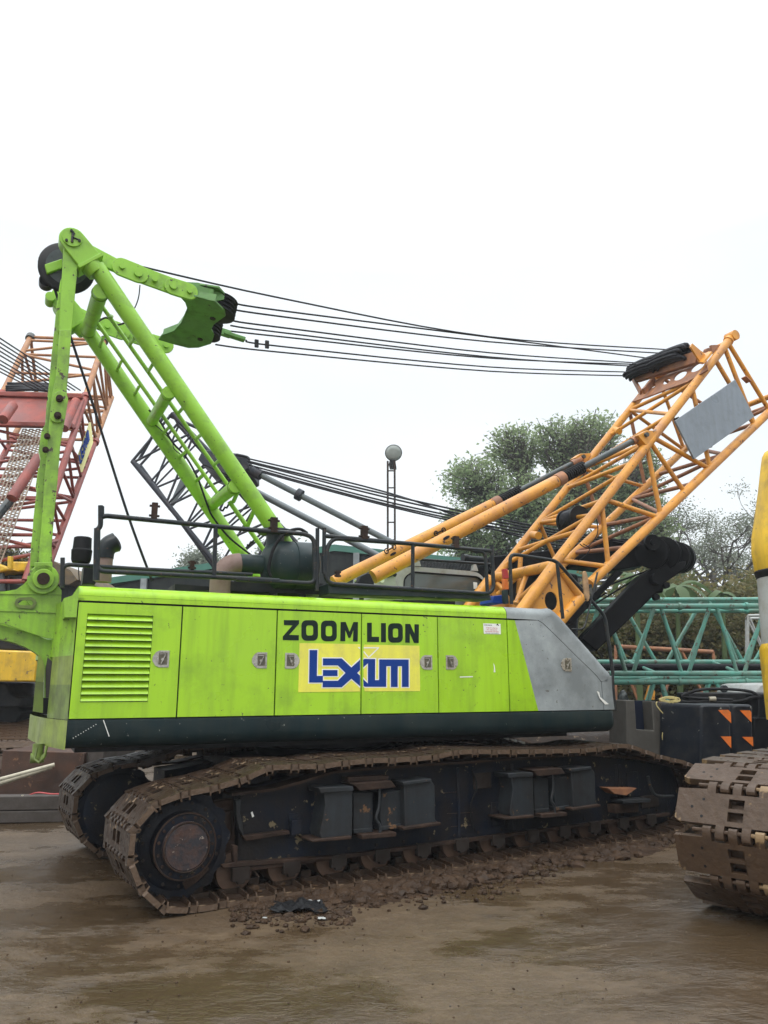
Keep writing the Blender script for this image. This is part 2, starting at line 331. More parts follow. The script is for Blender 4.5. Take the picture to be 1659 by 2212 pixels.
# grey nose band: same edge carried round the nose silhouette
rows = []
path = [(xg + .003, ZTOP)] + sil[:-1]; path = [path[0]] + [path[1]] + [path[i] for i in range(2, len(path))]
inner = [(xg + .003, ZT + .012)] + [(a, b) for a, b in [xs(*q5(*p)) for p in ((280, 722), (300, 728), (330, 748), (420, 835), (520, 935), (600, 1012), (640, 1052), (668, 1088))]]
sm = spline([Vector((a, b, 0)) for a, b in path], 4); n_ = len(sm)
inn = spline([Vector((a, b, 0)) for a, b in inner], 4)
for k in range(n_):
    o_ = sm[k]; i_ = inn[min(k, len(inn) - 1)]
    if k == 0: d = Vector((0, 1, 0))
    d = (o_ - i_); 
    tng = (sm[min(k + 1, n_ - 1)] - sm[max(k - 1, 0)]).normalized(); nrm = Vector((-tng.y, tng.x, 0))
    row = [B(i_.x, 0.0, i_.y)]
    for j in range(9):
        a = R(90 * j / 8); c = o_ - nrm * .10
        q = c + nrm * (.10 * math.sin(a)); row.append(B(q.x, .11 - .11 * math.cos(a), q.y))
    row.append(B(o_.x, 3.0, o_.y)); rows.append(row)
loft(rows).build('nose_band', 'primer', crane, smooth=50)
m = MB(); m.slab([B(XE - .03, .03, 1.5), B(XE - .03, 2.95, 1.5), B(XE - .03, 2.95, sil[-2][1]), B(XE - .03, .03, sil[-2][1])], BX * .03)
m.build('nose_front_panel', 'primer', crane)

def latch(parent, u, v, mirror=False, face_y=0.0):
    c = BP(u, v, face_y); s = -1 if mirror else 1
    hw, hh = .062, .078
    o = [(-hw, -hh * .8), (-hw + .03, -hh), (hw, -hh), (hw, hh), (-hw + .03, hh), (-hw, hh * .8), (-hw - .028, .02), (-hw - .028, -.02)]
    o = [(x * s, z) for x, z in o]
    hole = [(-.035 * s, -.055), (.045 * s, -.055), (.045 * s, .06), (-.035 * s, .06)]
    P = lambda x, z, d=0: c + BX * x + Vector((0, 0, z)) - BY * d
    m = MB(); m.holed([P(x, z) for x, z in o], [[P(x, z) for x, z in hole]], -BY * .006)
    m.slab([P(x, z, -.002) for x, z in hole], -BY * .004)
    for x, z in ((-.05, .063), (-.05, -.063), (.052, .066), (.052, -.066)): m.disc(P(x * s, z, .006), -BY, .005, .003, 8)
    f = m.build('latch', 'silver', parent)
    m = MB(); m.slab([P(x * .98, z * .97, .0055) for x, z in hole], -BY * .001); m.build('recess', 'darkhole', f)
    m = MB(); m.bar(P(-.012 * s, -.045, .012), P(.022 * s, .035, .02), .013, .007); m.disc(P(0, -.005, .004), -BY, .013, .012, 12)
    m.bar(P(-.03 * s, .045, .01), P(.03 * s, .045, .01), .006, .006)
    m.build('latch_handle', 'silver', f)

def sheet(x0, x1, z0, z1, y=0.0, t=.03, g=.007):
    m = MB(); m.slab([B(x0 + g, y, z0 + g), B(x1 - g, y, z0 + g), B(x1 - g, y, z1 - g), B(x0 + g, y, z1 - g)], BY * t); return m
doors = []
# door 1 with louvres
lv = [xs(*q6(*p)) for p in ((520, 328), (912, 340), (880, 852), (482, 852))]
x0l, x1l = lv[0][0] , lv[1][0]; z0l, z1l = lv[2][1], lv[0][1]
g = .007
m = MB(); m.holed([B(.010, 0, ZB + g), B(XD[1] - g, 0, ZB + g), B(XD[1] - g, 0, ZT - g), B(.010, 0, ZT - g)],
                  [[B(x0l, 0, z0l), B(x1l, 0, z0l), B(x1l, 0, z1l), B(x0l, 0, z1l)]], BY * .03)
d1 = m.build('side_door', 'green', crane); tag(d1, 'green side door with thirteen louvre slats')
m = MB(); nl = 13; hl = (z1l - z0l) / nl
for k in range(nl):
    z = z0l + k * hl; 
    pr_ = [(.034, z + hl * 1.05), (.030, z + hl * .98), (-.004, z + hl * .22), (-.008, z + hl * .12), (-.002, z + hl * .10), (.012, z + hl * .16)]
    m.slab([B(x0l + .003, y, zz) for y, zz in pr_], BX * (x1l - x0l - .006))
m.build('louvre', 'green', d1, smooth=30)
latch(d1, *q6(965, 598))
names = [(1, 2), (2, 3), (3, 4), (4, 5)]
lp = {1: [(q6(1550, 606), False)], 2: [(r4(188, 372), True)], 3: [(r4(998, 382), False)], 4: [(r4(1138, 382), True)]}
for a, b in names:
    d = sheet(XD[a], XD[b], ZB, ZT).build('side_door', 'green', crane); doors.append(d)
    for (p, mi) in lp[a]: latch(d, *p, mirror=mi)
# nose door: green wedge and grey primer sheet
w = [xs(*p) for p in ((1102, 1338), (1108, 1338), (1161, 1536), (1104, 1536))]
gx = XD[5] + .008
wt, wb = xs(1112, 1338)[0], xs(1163, 1535)[0]
m = MB(); m.slab([B(gx, 0, ZB + g), B(wb, 0, ZB + g), B(wt, 0, ZT - g), B(gx, 0, ZT - g)], BY * .03); nd = m.build('nose_door', 'green', crane)
nose = [(wb, ZB + g), (xs(*q5(683, 1262))[0], ZB + g)] + [(inn[k].x - .006, inn[k].y - .004) for k in range(len(inn) - 1, 3, -3)] + [(wt, ZT - g)]
m = MB(); m.slab([B(x, 0, z) for x, z in nose], BY * .03); ng = m.build('primed_sheet', 'primer', nd)
latch(nd, *q5(465, 988), face_y=-.002)
# strip between nose door and front edge
st = [(xs(*q5(686, 1262))[0], ZB + g), (XE, ZB + g), (XE, sil[-2][1]), (sil[-3][0], sil[-3][1] - .02)] + [(inn[-1].x + .004, inn[-1].y - .01)]
m = MB(); m.slab([B(x, .0, z) for x, z in st], BY * .03); m.build('nose_strip', 'primer', crane)
m = MB(); a_ = [xs(*q5(*p)) for p in ((640, 1145), (650, 1150), (660, 1180), (708, 1222), (690, 1225), (655, 1190))]
m.slab([B(x, -.004 - .01 * (i % 2), z) for i, (x, z) in enumerate(a_)], -BY * .002); m.build('torn_sticker', 'white', nd)
# ---- skirt
def plan():
    p = [(0.0, 0.0, 0, -1), (2, 0, 0, -1), (4, 0, 0, -1), (XE - .09, 0, 0, -1)]
    for k in range(1, 7):
        a = R(90 * k / 6); p.append((XE - .09 + .09 * math.sin(a), .09 - .09 * math.cos(a), math.sin(a), -math.cos(a)))
    p += [(XE, 1.5, 1, 0), (XE, 2.9, 1, 0)]; return p
prof = [(-.03, ZB - .004), (0.012, ZB - .006), (.016, ZB - .02), (.016, 1.36)] + [(.016 - .10 * (1 - math.cos(R(90 * k / 6))), 1.36 - .115 * math.sin(R(90 * k / 6))) for k in range(1, 7)] + [(-1.2, 1.243)]
rows = [[B(x + nx * o_, y + ny * o_, z) for o_, z in prof] for x, y, nx, ny in plan()]
sk = loft(rows).build('side_skirt', 'skirt', crane, smooth=50)
m = MB(); m.tube(B(.30, -.018, 1.49), B(.36, -.018, 1.345), .004, n=6)
for k in range(10): m.disc(B(.06 + .02 * k, -.0165, 1.34 + .0125 * k), -BY, .004, .002, 6)
m.build('paint_scratch', 'white', sk)
# ---- rear (counterweight face)
cv = [(0, 0), (-.075, .28), (-.15, .6), (-.205, .95), (-.25, 1.35), (-.28, 1.8), (-.25, 2.3), (-.13, 2.7), (0, 3.0)]
def rear(z0, z1, mt, name, i0=0, i1=None, off=0., par=crane, slope=0.):
    pts = cv[i0:i1]; rows = [[B(x - off + slope, y, z0), B(x - off, y, z0 + .02), B(x - off, y, z1)] for x, y in pts]
    return loft(rows).build(name, mt, par, smooth=60)
cvp = cv
cwt = rear(1.24, 1.49, 'yelgreen', 'counterweight')
rear(1.495, 1.80, 'greenstain', 'lower_rear_sheet', 0, 3, .0, cwt); rear(1.495, 1.80, 'greenstain', 'lower_rear_sheet', 6, None, .0, cwt)
rear(1.80, 2.06, 'yelgreen', 'yellowed_rear_sheet', 0, 3, .0, cwt); rear(1.80, 2.06, 'yelgreen', 'yellowed_rear_sheet', 6, None, .0, cwt)
rear(2.06, 2.56, 'greenworn', 'upper_rear_sheet', 0, None, .0, cwt)
rear(1.49, 2.07, 'black', 'rear_recess', 1, 7, -.12, cwt)
rear(1.72, 2.3, 'weathered', 'radiator_panel', 2, 5, -.05, cwt)
m = MB(); m.slab([B(x, y, 2.56) for x, y in cv] + [B(.05, 3, 2.56), B(.05, 0, 2.56)], Vector((0, 0, .02))); m.build('rear_top', 'greenworn', cwt)
m = MB()
ep = [xs(*r6(*p), 0.) for p in ((465, 390), (500, 370), (560, 325))]
m.slab([B(-.10, .02, 2.40), B(0, .0, 2.40), B(0.0, .0, 2.69), B(-.05, .02, 2.60), B(-.12, .02, 2.57)], BY * .35)
m.build('rear_corner_sheet', 'greenworn', cwt)
m = MB(); m.path([B(-.14, .25, 1.26), B(-.15, .24, 1.17), B(-.19, .26, 1.12), B(-.23, .28, 1.15), B(-.22, .3, 1.24)], .013, 8)
m.build('tow_hook', 'greenstain', cwt); m = MB(); m.tube(B(-.2, .6, 1.26), B(-.2, .6, 1.13), .05); m.tube(B(-.26, .6, 1.13), B(-.14, .6, 1.13), .045); m.build('drain_pipe', 'greenstain', cwt)
# ---- gantry bracket (plate with arch)
pb = lambda pts, y: [BP(*r6(*p), y) for p in pts]
outer = [(455, 385), (425, 345), (392, 285), (370, 255), (262, 255), (225, 285), (175, 340), (120, 378), (40, 392), (-320, 398), (-320, 540), (0, 622), (90, 650), (200, 692), (330, 735), (445, 752)]
hole = [(120, 472), (140, 452), (235, 452), (255, 475), (240, 500), (140, 498)]
m = MB(); m.holed(pb(outer, YN - .05), [pb(hole, YN - .05)], BY * .05); br = m.build('gantry_bracket', 'greenworn', crane)
rim = [(108, 480), (118, 452), (140, 438), (235, 434), (262, 452), (272, 478), (258, 508), (235, 522), (140, 515), (116, 500)]
m = MB(); m.holed(pb(rim, YN - .075), [pb([(130, 474), (145, 458), (232, 458), (248, 477), (235, 496), (145, 494)], YN - .075)], BY * .024); m.build('slot_rim', 'greenstain', br)
arch = [(-320, 590), (0, 640), (130, 672), (260, 712), (350, 750), (445, 752), (448, 820), (420, 905), (408, 1000), (400, 1300), (325, 1300), (330, 950), (310, 895), (260, 845), (200, 810), (100, 770), (0, 745), (-320, 700)]
m = MB(); m.slab(pb(arch, YN + .02), BY * .25); m.build('arch_web', 'greenworn', br)
m = MB(); m.slab(pb([(352, 880), (405, 930), (412, 1000), (402, 1178), (338, 1178), (338, 960)], YN + .012), BY * .01); m.build('soiled_panel', 'weathered', br)
m = MB(); m.slab(pb([(300, 1180), (400, 1180), (392, 1300), (296, 1300)], YN + .012), BY * .01); m.build('dark_slot', 'black', br)
for pts_, mt_ in (([(285, 850), (318, 905), (330, 960), (322, 1066), (262, 1060)], 'yelgreen'), ([(262, 1062), (322, 1068), (318, 1292), (243, 1280)], 'greenstain')):
    m = MB(); m.slab(pb(pts_, YN - .02), BY * .03); m.build('rear_strip', mt_, br)
for y0 in (388, 525): 
    m = MB(); m.bar(BP(*r6(-300, y0 + 14 if y0 < 400 else y0 - 5), YN - .055), BP(*r6(455, y0 + 22), YN - .055), .012, .02); m.build('weld_seam', 'greenworn', br)
m = MB(); m.slab(pb([(-320, 1060), (-60, 1060), (-60, 560), (-320, 560)], YF), BY * .05)
m = MB(); m.holed([p + BY * (YF - YN) for p in pb(outer, YN - .05)], [[p + BY * (YF - YN) for p in pb(hole, YN - .05)]], BY * .05); m.build('gantry_bracket', 'greenworn', crane)

# ---- gantry rear legs
def leg(dy, par):
    s = BY * dy
    A = BP(*r6(322, 290), YN) + s; Bm = BP(*r5(497, 740), YN) + s; Cc = BP(*q1(425, 125), YN) + s
    m = MB()
    f1 = [(248, 270), (262, 200), (300, -250), (345, -700)]
    pl = [r5(*p) for p in ((262, 2110), (285, 1700), (325, 1350), (345, 1190), (330, 1120), (355, 950), (395, 880), (415, 640), (455, 90))]
    pr_ = [r5(*p) for p in ((610, 90), (590, 400), (570, 600), (575, 700), (550, 880), (515, 1080), (490, 1400), (465, 1650), (440, 1950), (450, 2110))]
    # plate in the leg's plane plus side returns
    sm_ = [r5(*p) for p in ((328, 2110), (333, 1980), (352, 1800), (372, 1500), (385, 1300), (408, 1080), (418, 900), (445, 640), (478, 480), (492, 300), (508, 90))]
    m.slab([BP(u, v, YN - .07) + s for u, v in sm_ + pr_], BY * .15)
    m2 = MB(); m2.slab([BP(u, v, YN + .03) + s for u, v in [r5(*p) for p in ((262, 2110), (285, 1700), (325, 1350), (345, 1190), (330, 1120), (355, 950), (395, 880), (415, 640), (440, 300), (463, 90), (480, -95), (515, -330), (560, -400), (560, 90))] + [(a + 8, b) for a, b in sm_[::-1][1:]]], BY * .10)
    lg_ = m.build('rear_leg', 'greenscratch', par, bevel=.008); m2.build('leg_flange', 'greenscratch', lg_, bevel=.006)
    up = [q1(*p) for p in ((365, 300), (372, 200), (385, 130), (480, 130), (470, 300))]
    up = [r5(500, 100), q1(375, 250), q1(378, 130), q1(470, 130), q1(462, 300), r5(612, 100)]
    m = MB(); m.slab([BP(u, v, YN - .055) + s for u, v in up], BY * .12); m.build('leg_head', 'greenmast', lg_, bevel=.006)
    # overlapping bolted lug
    lug = []
    c0, c1 = r5(515, 690), r5(492, 830)
    for a in range(0, 181, 20): lug.append((c0[0] + 17 * math.cos(R(a)), c0[1] - 20 * math.sin(R(a))))
    for a in range(180, 361, 20): lug.append((c1[0] + 17 * math.cos(R(a)), c1[1] - 14 * math.sin(R(a))))
    m = MB(); m.slab([BP(u, v, YN - .095) + s for u, v in lug], BY * .025); m.build('joint_plate', 'greenscratch', lg_, bevel=.004)
    for k, (q, yy, rr) in enumerate(((r5(508, 683), -.095, .036), (r5(492, 828), -.095, .036), (r5(402, 1005), -.07, .03), (r5(388, 1120), -.07, .03))):
        m = MB(); m.disc(BP(*q, YN + yy) + s, -BY, rr, .035, 16); m.disc(BP(*q, YN + yy) + s, -BY, rr * .6, .05, 12); m.build('bolt', 'rust', lg_)
    c = BP(*r6(320, 305), YN - .07) + s
    m = MB(); m.disc(c, -BY, .145, .03, 32); m.slab([BP(*r6(*p), YN - .07) + s for p in ((248, 300), (255, 180), (385, 180), (395, 300))], -BY * .03)
    m.build('foot_plate', 'greenscratch', lg_, bevel=.006)
    m = MB(); m.disc(c - BY * .03, -BY, .098, .03, 32); m.build('pin_ring', 'greenworn', lg_, bevel=.006)
    m = MB(); m.disc(c - BY * .055, -BY, .058, .035, 20); m.build('pin', 'rust', lg_)
leg(0, crane); leg(YF - YN, crane)
# ---- gantry front tubes
tubes = []
n0, n1 = BP(208, 577, YN), BP(660, 1241, YN)
for dy in (0, YF - YN):
    m = MB(); m.tube(n0 + BY * dy, n1 + BY * dy, .094, n=28); t = m.build('gantry_tube', 'greenmast', crane); tubes.append(t)
    cc = [q1(430, 138), q1(560, 300)]
    ax0 = BP(*cc[0], YN - .09); d = (BP(*cc[1], YN - .09) - ax0); d.normalize(); sd = d.cross(BY).normalized()
    if sd.z < 0: sd = -sd
    pts = []
    for a in range(0, 181, 15): pts.append(ax0 - d * math.sin(R(a)) * .135 + sd * math.cos(R(a)) * .135)
    ln = (BP(*q1(545, 268), YN - .09) - ax0).length
    pts += [ax0 + d * ln - sd * .14, ax0 + d * ln + sd * .14]
    m = MB(); m.slab([p + BY * dy for p in pts], BY * .17); m.build('head_plate', 'greenmast', t, bevel=.01)
    e = ax0 + d * ln + BY * (dy + .09)
    m = MB(); m.box(e, sd * .155, d * .02, BY * .115); m.tube(e, e + d * .12, .115, .10, 24); m.build('collar', 'greenmast', t, bevel=.006)
    c = ax0 + BY * dy
    m = MB(); m.disc(c, -BY, .1, .02, 28); m.build('pivot_cap', 'greenmast', t)
    m = MB(); m.bar(c - BY * .025 + Vector((0, 0, .07)), c - BY * .025 - Vector((0, 0, .06)), .02, .02)
    m.path([c - BY * .025 + sd * .05 - d * .03, c - BY * .03, c - BY * .025 + sd * .05 + d * .06], .008, 6)
    for a in (60, 180, 300): m.disc(c + (sd * math.cos(R(a)) + d * math.sin(R(a))) * .075 - BY * .02, -BY, .015, .02, 8)
    m.build('cap_bolt', 'rail', t)
def crossbar(pn, pf, r, name='cross_tube'):
    a = BP(*pn, YN); b = BP(*pf, YF); m = MB(); m.tube(a, b, r, n=20); d_ = (b - a).normalized(); t_ = m.build(name, 'greenmast', crane)
    for e, s_ in ((a, 1), (b, -1)): m = MB(); m.tube(e + d_ * s_ * .085, e + d_ * s_ * .115, r * 1.12, r * 1.02, 20); m.build('weld_bead', 'greenscratch', t_)
    return t_
crossbar(q1(600, 450), q1(520, 700), .085); crossbar(q1(1005, 1050), q2(900, 140), .07); crossbar(dk(1085, 700), dk(830, 900), .075)
m = MB()
ctr = BP(*q1(430, 138), YN); m.tube(ctr, ctr + BY * (YF - YN), .06, n=20); m.build('gantry_head_shaft', 'greenmast', crane)
# ladder rails between the tubes
def ln2(pa, pb, ya, yb, r, name, mt='greenmast'):
    m = MB(); m.tube(BP(*pa, ya), BP(*pb, yb), r, n=10); return m.build(name, mt, crane)
la = (q1(610, 545), dk(1000, 690)); lb = (q1(575, 635), dk(888, 770))
ra = ln2(*la, 1.25, 1.25, .024, 'ladder_rail'); rb = ln2(*lb, 1.75, 1.75, .024, 'ladder_rail')
for p, q in (((665, 600), (640, 590)), ((770, 770), (800, 730)), ((880, 930), (908, 885)), ((985, 1095), (1010, 1050)), ((1065, 1170), (1100, 1130))):
    m = MB(); m.tube(BP(*q1(*p), 1.25), BP(*q1(*q), YN + .05), .02, n=8); m.build('ladder_stub', 'greenmast', ra)
for p, q in (((670, 210), (730, 160)), ((855, 480), (915, 430))):
    m = MB(); m.tube(BP(*dk(*p), 1.25), BP(*dk(*q), YN + .05), .02, n=8); m.build('ladder_stub', 'greenmast', ra)
for p, q in (((615, 725), (590, 790)), ((720, 870), (692, 930)), ((825, 1020), (795, 1075))):
    m = MB(); m.tube(BP(*q1(*p), 1.75), BP(*q1(*q), YF), .02, n=8); m.build('ladder_stub', 'greenmast', rb)
for p, q in (((385, 95), (315, 165)), ((560, 345), (490, 410)), ((740, 585), (665, 655))):
    m = MB(); m.tube(BP(*dk(*p), 1.75), BP(*dk(*q), YF), .02, n=8); m.build('ladder_stub', 'greenmast', rb)
c_ = ln2(dk(1015, 860), dk(1385, 1380), 1.5, 1.5, .028, 'centre_brace')
for p, q, yq in (((1060, 860), (1105, 760), YN), ((1210, 1110), (1280, 940), YN)):
    m = MB(); m.tube(BP(*dk(*p), 1.5), BP(*dk(*q), yq + .3), .026, n=8); m.build('brace_fork', 'greenmast', c_)
for a in ((930, 960), (1200, 1320)):
    pts = [BP(*dk(a[0] + 20 * i, a[1] - 15 * i + (12 if i % 2 else -8)), 1.8) for i in range(5)]
    m = MB(); m.path(pts, .014, 8); m.build('hose_clip', 'rubber', c_)
for off in (0, .035):
    pts = [BP(*dk(*p), YF - .16 - off) for p in ((180, -90), (290, 20), (430, 250), (560, 390), (680, 600), (740, 760), (800, 930), (850, 1030), (1000, 1220), (1180, 1370), (1290, 1450))]
    m = MB(); m.path(spline(pts, 5), .013, 8); m.build('hydraulic_hose', 'rubber', crane)
pts = [BP(*dk(*p), YF - .12) for p in ((200, 30), (310, 120), (420, 240), (440, 310), (520, 380))]
m = MB(); m.path(spline(pts, 5), .006, 6); m.build('signal_cable', 'rubber', crane)
pts = [BP(*q1(*p), 1.9) for p in ((570, 650), (600, 620), (640, 610), (690, 650), (740, 640))]
m = MB(); m.path(spline(pts, 5), .012, 6); m.build('hydraulic_hose', 'rubber', crane)
# ---- gantry sheaves
for k, y in enumerate((1.0, 1.12, 1.24)):
    c = BP(*q1(398, 305), y); m = MB(); m.lathe(c, BY, [(0, .27), (.015, .30), (.03, .27), (.05, .27), (.065, .30), (.08, .27)], 40)
    s_ = m.build('gantry_sheave', 'black', crane, smooth=30); m = MB(); m.lathe(c - BY * .004, BY, [(0, .12), (.003, .22), (.006, .22)], 32); m.disc(c - BY * .02, BY, .06, .02, 20); m.build('sheave_web', 'rod', s_)
m = MB(); m.disc(BP(*q1(275, 385), 1.1), BY, .075, .12, 20); m.disc(BP(*q1(275, 310), 1.1), BY, .05, .1, 16); m.build('guide_sheave', 'black', crane)
m = MB(); m.slab([BP(*q1(*p), .96) for p in ((265, 290), (370, 255), (375, 310), (280, 345))], BY * .05); m.build('sheave_arm', 'greenmast', crane, bevel=.01)
m = MB(); m.slab([BP(*q1(*p), YF - .1) for p in ((300, 470), (330, 415), (370, 430), (360, 560), (320, 540))], BY * .12); m.disc(BP(*q1(300, 480), YF - .15), BY, .06, .2, 16)
m.build('guide_bracket', 'greenmast', crane)

# ---- bridle (link plates and yoke)
def capsule(a, b, r, y, t, ra=None):
    A_, B_ = BP(*a, y), BP(*b, y); d = (B_ - A_).normalized(); s_ = d.cross(BY).normalized(); pts = []; r2 = ra or r
    for k in range(0, 181, 15): pts.append(A_ - d * math.sin(R(k)) * r2 + s_ * math.cos(R(k)) * r2)
    for k in range(0, 181, 15): pts.append(B_ + d * math.sin(R(k)) * r - s_ * math.cos(R(k)) * r)
    return pts, BY * t
def links(dy, mt='greendark'):
    s = BY * dy
    spec = [((440, 175), (700, 298), .075, .10, .0, .05), ((725, 305), (825, 345), .108, .108, -.04, .03), ((825, 345), (1030, 420), .10, .10, -.01, .03), ((1030, 420), (1125, 450), .10, .10, -.04, .03), ((725, 305), (825, 345), .11, .11, .06, .03), ((1030, 420), (1125, 450), .105, .105, .06, .03)]
    for a, b, r, rr, y, t in spec:
        m = MB(); pts, tv = capsule(q1(*a), q1(*b), r, YN + y, t, rr); m.slab([p + s for p in pts], tv); m.build('link_plate', 'greenmast', crane, bevel=.004)
    for p, r in (((725, 305), .032), ((822, 345), .046), ((920, 380), .034), ((1030, 420), .044), ((1127, 450), .032)):
        m = MB(); m.disc(BP(*q1(*p), YN - .045) + s, -BY, r, .025, 20); m.tube(BP(*q1(*p), YN - .04) + s, BP(*q1(*p), YN + .1) + s, r * .8, n=12); m.build('link_pin', 'greenmast', crane)
links(0); links(YF - YN)
e1 = (BP(*q1(1125, 450), YN) - BP(*q1(825, 345), YN)).normalized()
p0 = BP(*q1(1125, 450), YN); ny = e1.cross(BY).normalized()
if ny.z < 0: ny = -ny
yp = lambda x, y, o=0.: onpl(*q1(x, y), p0 - ny * .07, ny) + ny * o
yoke = [(1065, 480), (1100, 475), (1170, 485), (1280, 515), (1335, 570), (1340, 600), (1270, 650), (1255, 680), (1272, 715), (1255, 765), (1180, 788), (1120, 790), (1040, 770), (940, 740), (962, 712), (1030, 690), (1075, 640), (1112, 555), (1100, 520)]
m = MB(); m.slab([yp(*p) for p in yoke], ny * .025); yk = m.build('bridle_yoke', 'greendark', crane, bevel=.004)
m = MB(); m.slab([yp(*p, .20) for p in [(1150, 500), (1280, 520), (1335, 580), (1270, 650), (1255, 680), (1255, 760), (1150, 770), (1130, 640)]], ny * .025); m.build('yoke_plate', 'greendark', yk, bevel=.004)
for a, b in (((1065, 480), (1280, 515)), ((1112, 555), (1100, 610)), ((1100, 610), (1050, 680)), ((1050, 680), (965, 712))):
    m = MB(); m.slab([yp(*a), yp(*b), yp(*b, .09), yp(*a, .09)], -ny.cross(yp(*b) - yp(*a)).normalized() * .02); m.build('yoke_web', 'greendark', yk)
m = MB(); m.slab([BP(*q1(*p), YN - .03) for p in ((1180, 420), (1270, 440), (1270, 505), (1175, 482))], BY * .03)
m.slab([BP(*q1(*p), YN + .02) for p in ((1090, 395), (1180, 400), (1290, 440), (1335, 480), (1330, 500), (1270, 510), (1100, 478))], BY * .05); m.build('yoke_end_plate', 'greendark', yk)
for p in ((1265, 612), (1190, 735)):
    m = MB(); m.disc(yp(*p, -.012), ny, .035, .03, 16); m.build('yoke_bolt', 'rust', yk)
def sheave_stack(px, r, n, name='bridle_sheave'):
    c = yp(*px, .12)
    for k in range(n):
        cc = c + ny * (.05 * (k - (n - 1) / 2)); m = MB(); m.lathe(cc, ny, [(-.022, r), (-.012, r * .9), (.012, r * .9), (.022, r)], 32); m.build(name, 'black', crane, smooth=30)
sheave_stack((1290, 600), .21, 4); sheave_stack((1225, 725), .175, 4)
# rope socket with turnbuckles
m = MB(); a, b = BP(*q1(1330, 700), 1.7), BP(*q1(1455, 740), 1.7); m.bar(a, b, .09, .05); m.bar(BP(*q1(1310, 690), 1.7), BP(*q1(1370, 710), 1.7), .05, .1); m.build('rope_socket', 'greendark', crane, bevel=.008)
m = MB()
for p in ((1525, 762), (1587, 768)): m.bar(BP(*q1(p[0], p[1] - 22), 1.7), BP(*q1(p[0], p[1] + 22), 1.7), .03, .05)
m.build('rope_clamp', 'black', crane)

# ---- orange lattice boom
def ch(pts, y, bn=0): return [BP(*p, y) for p in pts]
YB0, YB1 = .7, 2.3
C1 = (BP(1574, 736, YB0), BP(1200, 1215, YB0)); C3 = (BP(1659 + 60, 893 - 58, YB0), BP(*q5(600, 505), YB0))
C2 = (BP(*q4(860, 480), YB1) , BP(1067, 1251, YB1)); C4 = (BP(1481, 965, YB1), BP(*q5(440, 390), YB1))
d2 = (C2[0] - C2[1]).normalized(); C2 = (C1[0] + BY * (YB1 - YB0), C2[1]); 
d4 = C3[0] + BY * (YB1 - YB0); C4 = (d4, C4[1] + (C4[1] - C4[0]).normalized() * .5)
chords = {}
for k, (a, b) in zip('1234', (C1, C2, C3, C4)):
    m = MB(); m.tube(a, b, .068 if k in '13' else .064, n=20)
    chords[k] = m.build('boom_chord', 'orange', crane)
def onc(k, u, v):    # point of chord k nearest the pixel's ray
    a, b = {'1': C1, '2': C2, '3': C3, '4': C4}[k]; d = (b - a).normalized(); r = ray(u, v).normalized(); w0 = a - EYE
    bb = d.dot(r); dd = d.dot(w0); ee = r.dot(w0); t = (bb * ee - dd) / (1 - bb * bb); return a + d * t
def member(k1, p1, k2, p2, r=.034, mt='orange', name='boom_lacing'):
    m = MB(); m.tube(onc(k1, *p1), onc(k2, *p2), r, n=12); return m.build(name, mt, crane)
q = q4
near = [((1440, 150), (1660, 540)), ((1425, 180), (1572, 628)), ((1365, 250), (1572, 628)), ((1235, 425), (1310, 885)), ((1000, 720), (1310, 890)), ((980, 745), (1165, 1032)), ((962, 770), (1022, 1170)), ((720, 1095), (1010, 1180))]
for a, b in near: member('1', q(*a), '3', q(*b), .036)
member('1', q5(700, 50), '3', q5(715, 405), .036); member('1', q5(440, 390), '3', q5(710, 410), .036)
# the far face, same stations shifted back
L1 = (C1[0] - C1[1]).length
def st(k, t):
    a, b = {'1': C1, '2': C2, '3': C3, '4': C4}[k]; return lerp(b, a, t)
def tof(k, p):
    a, b = {'1': C1, '2': C2, '3': C3, '4': C4}[k]; return (p - b).length / (a - b).length
T1 = [tof('1', onc('1', *q(*p))) for p in ((980, 740), (715, 1095))]; T1 = [1.0, .80, T1[0], T1[1], .06]
T3 = [1.0, tof('3', onc('3', *q(1572, 628))), tof('3', onc('3', *q(1310, 888))), tof('3', onc('3', *q(1162, 1035))), tof('3', onc('3', *q(1015, 1178))), tof('3', onc('3', *q5(712, 408)))]
def mem(p0, p1, r=.032, mt='orange'):
    m = MB(); m.tube(p0, p1, r, n=10); m.build('boom_lacing', mt, crane)
for a, b in ((0, 0), (0, 1), (1, 1), (1, 2), (2, 2), (2, 4), (3, 4), (3, 5)): mem(st('2', T1[a]), st('4', T3[b]), .032, 'orangerust' if (a + b) % 3 == 0 else 'orange')
for a, b in ((1.0, .92), (.80, .66), (.62, .80), (.62, T1[2]), (T1[2], T1[3] + .16), (.36, T1[3]), (.18, T1[3]), (.18, .06)): mem(st('1', a), st('2', b), .032)
for t in (.80, T1[2], .40, T1[3], .12): mem(st('1', t), st('2', t), .034)
for t in (.9, .78, .6, .45, .3, .15): mem(st('3', t), st('4', t), .034, 'orangerust')
for a, b in ((.9, .78), (.6, .78), (.6, .45), (.3, .45), (.3, .15)): mem(st('3', a), st('4', b), .032, 'orangerust')
mem(st('1', .985), st('2', .985), .05); mem(st('3', 1), st('4', 1), .05)
for k in '12':
    a, b = {'1': C1, '2': C2}[k]; d = (a - b).normalized(); m = MB(); m.tube(a - d * .02, a + d * .14, .085, .06, 16); m.tube(a + d * .12 - BY * .09, a + d * .12 + BY * .09, .085, n=20); m.build('chord_end_lug', 'orange', chords[k])
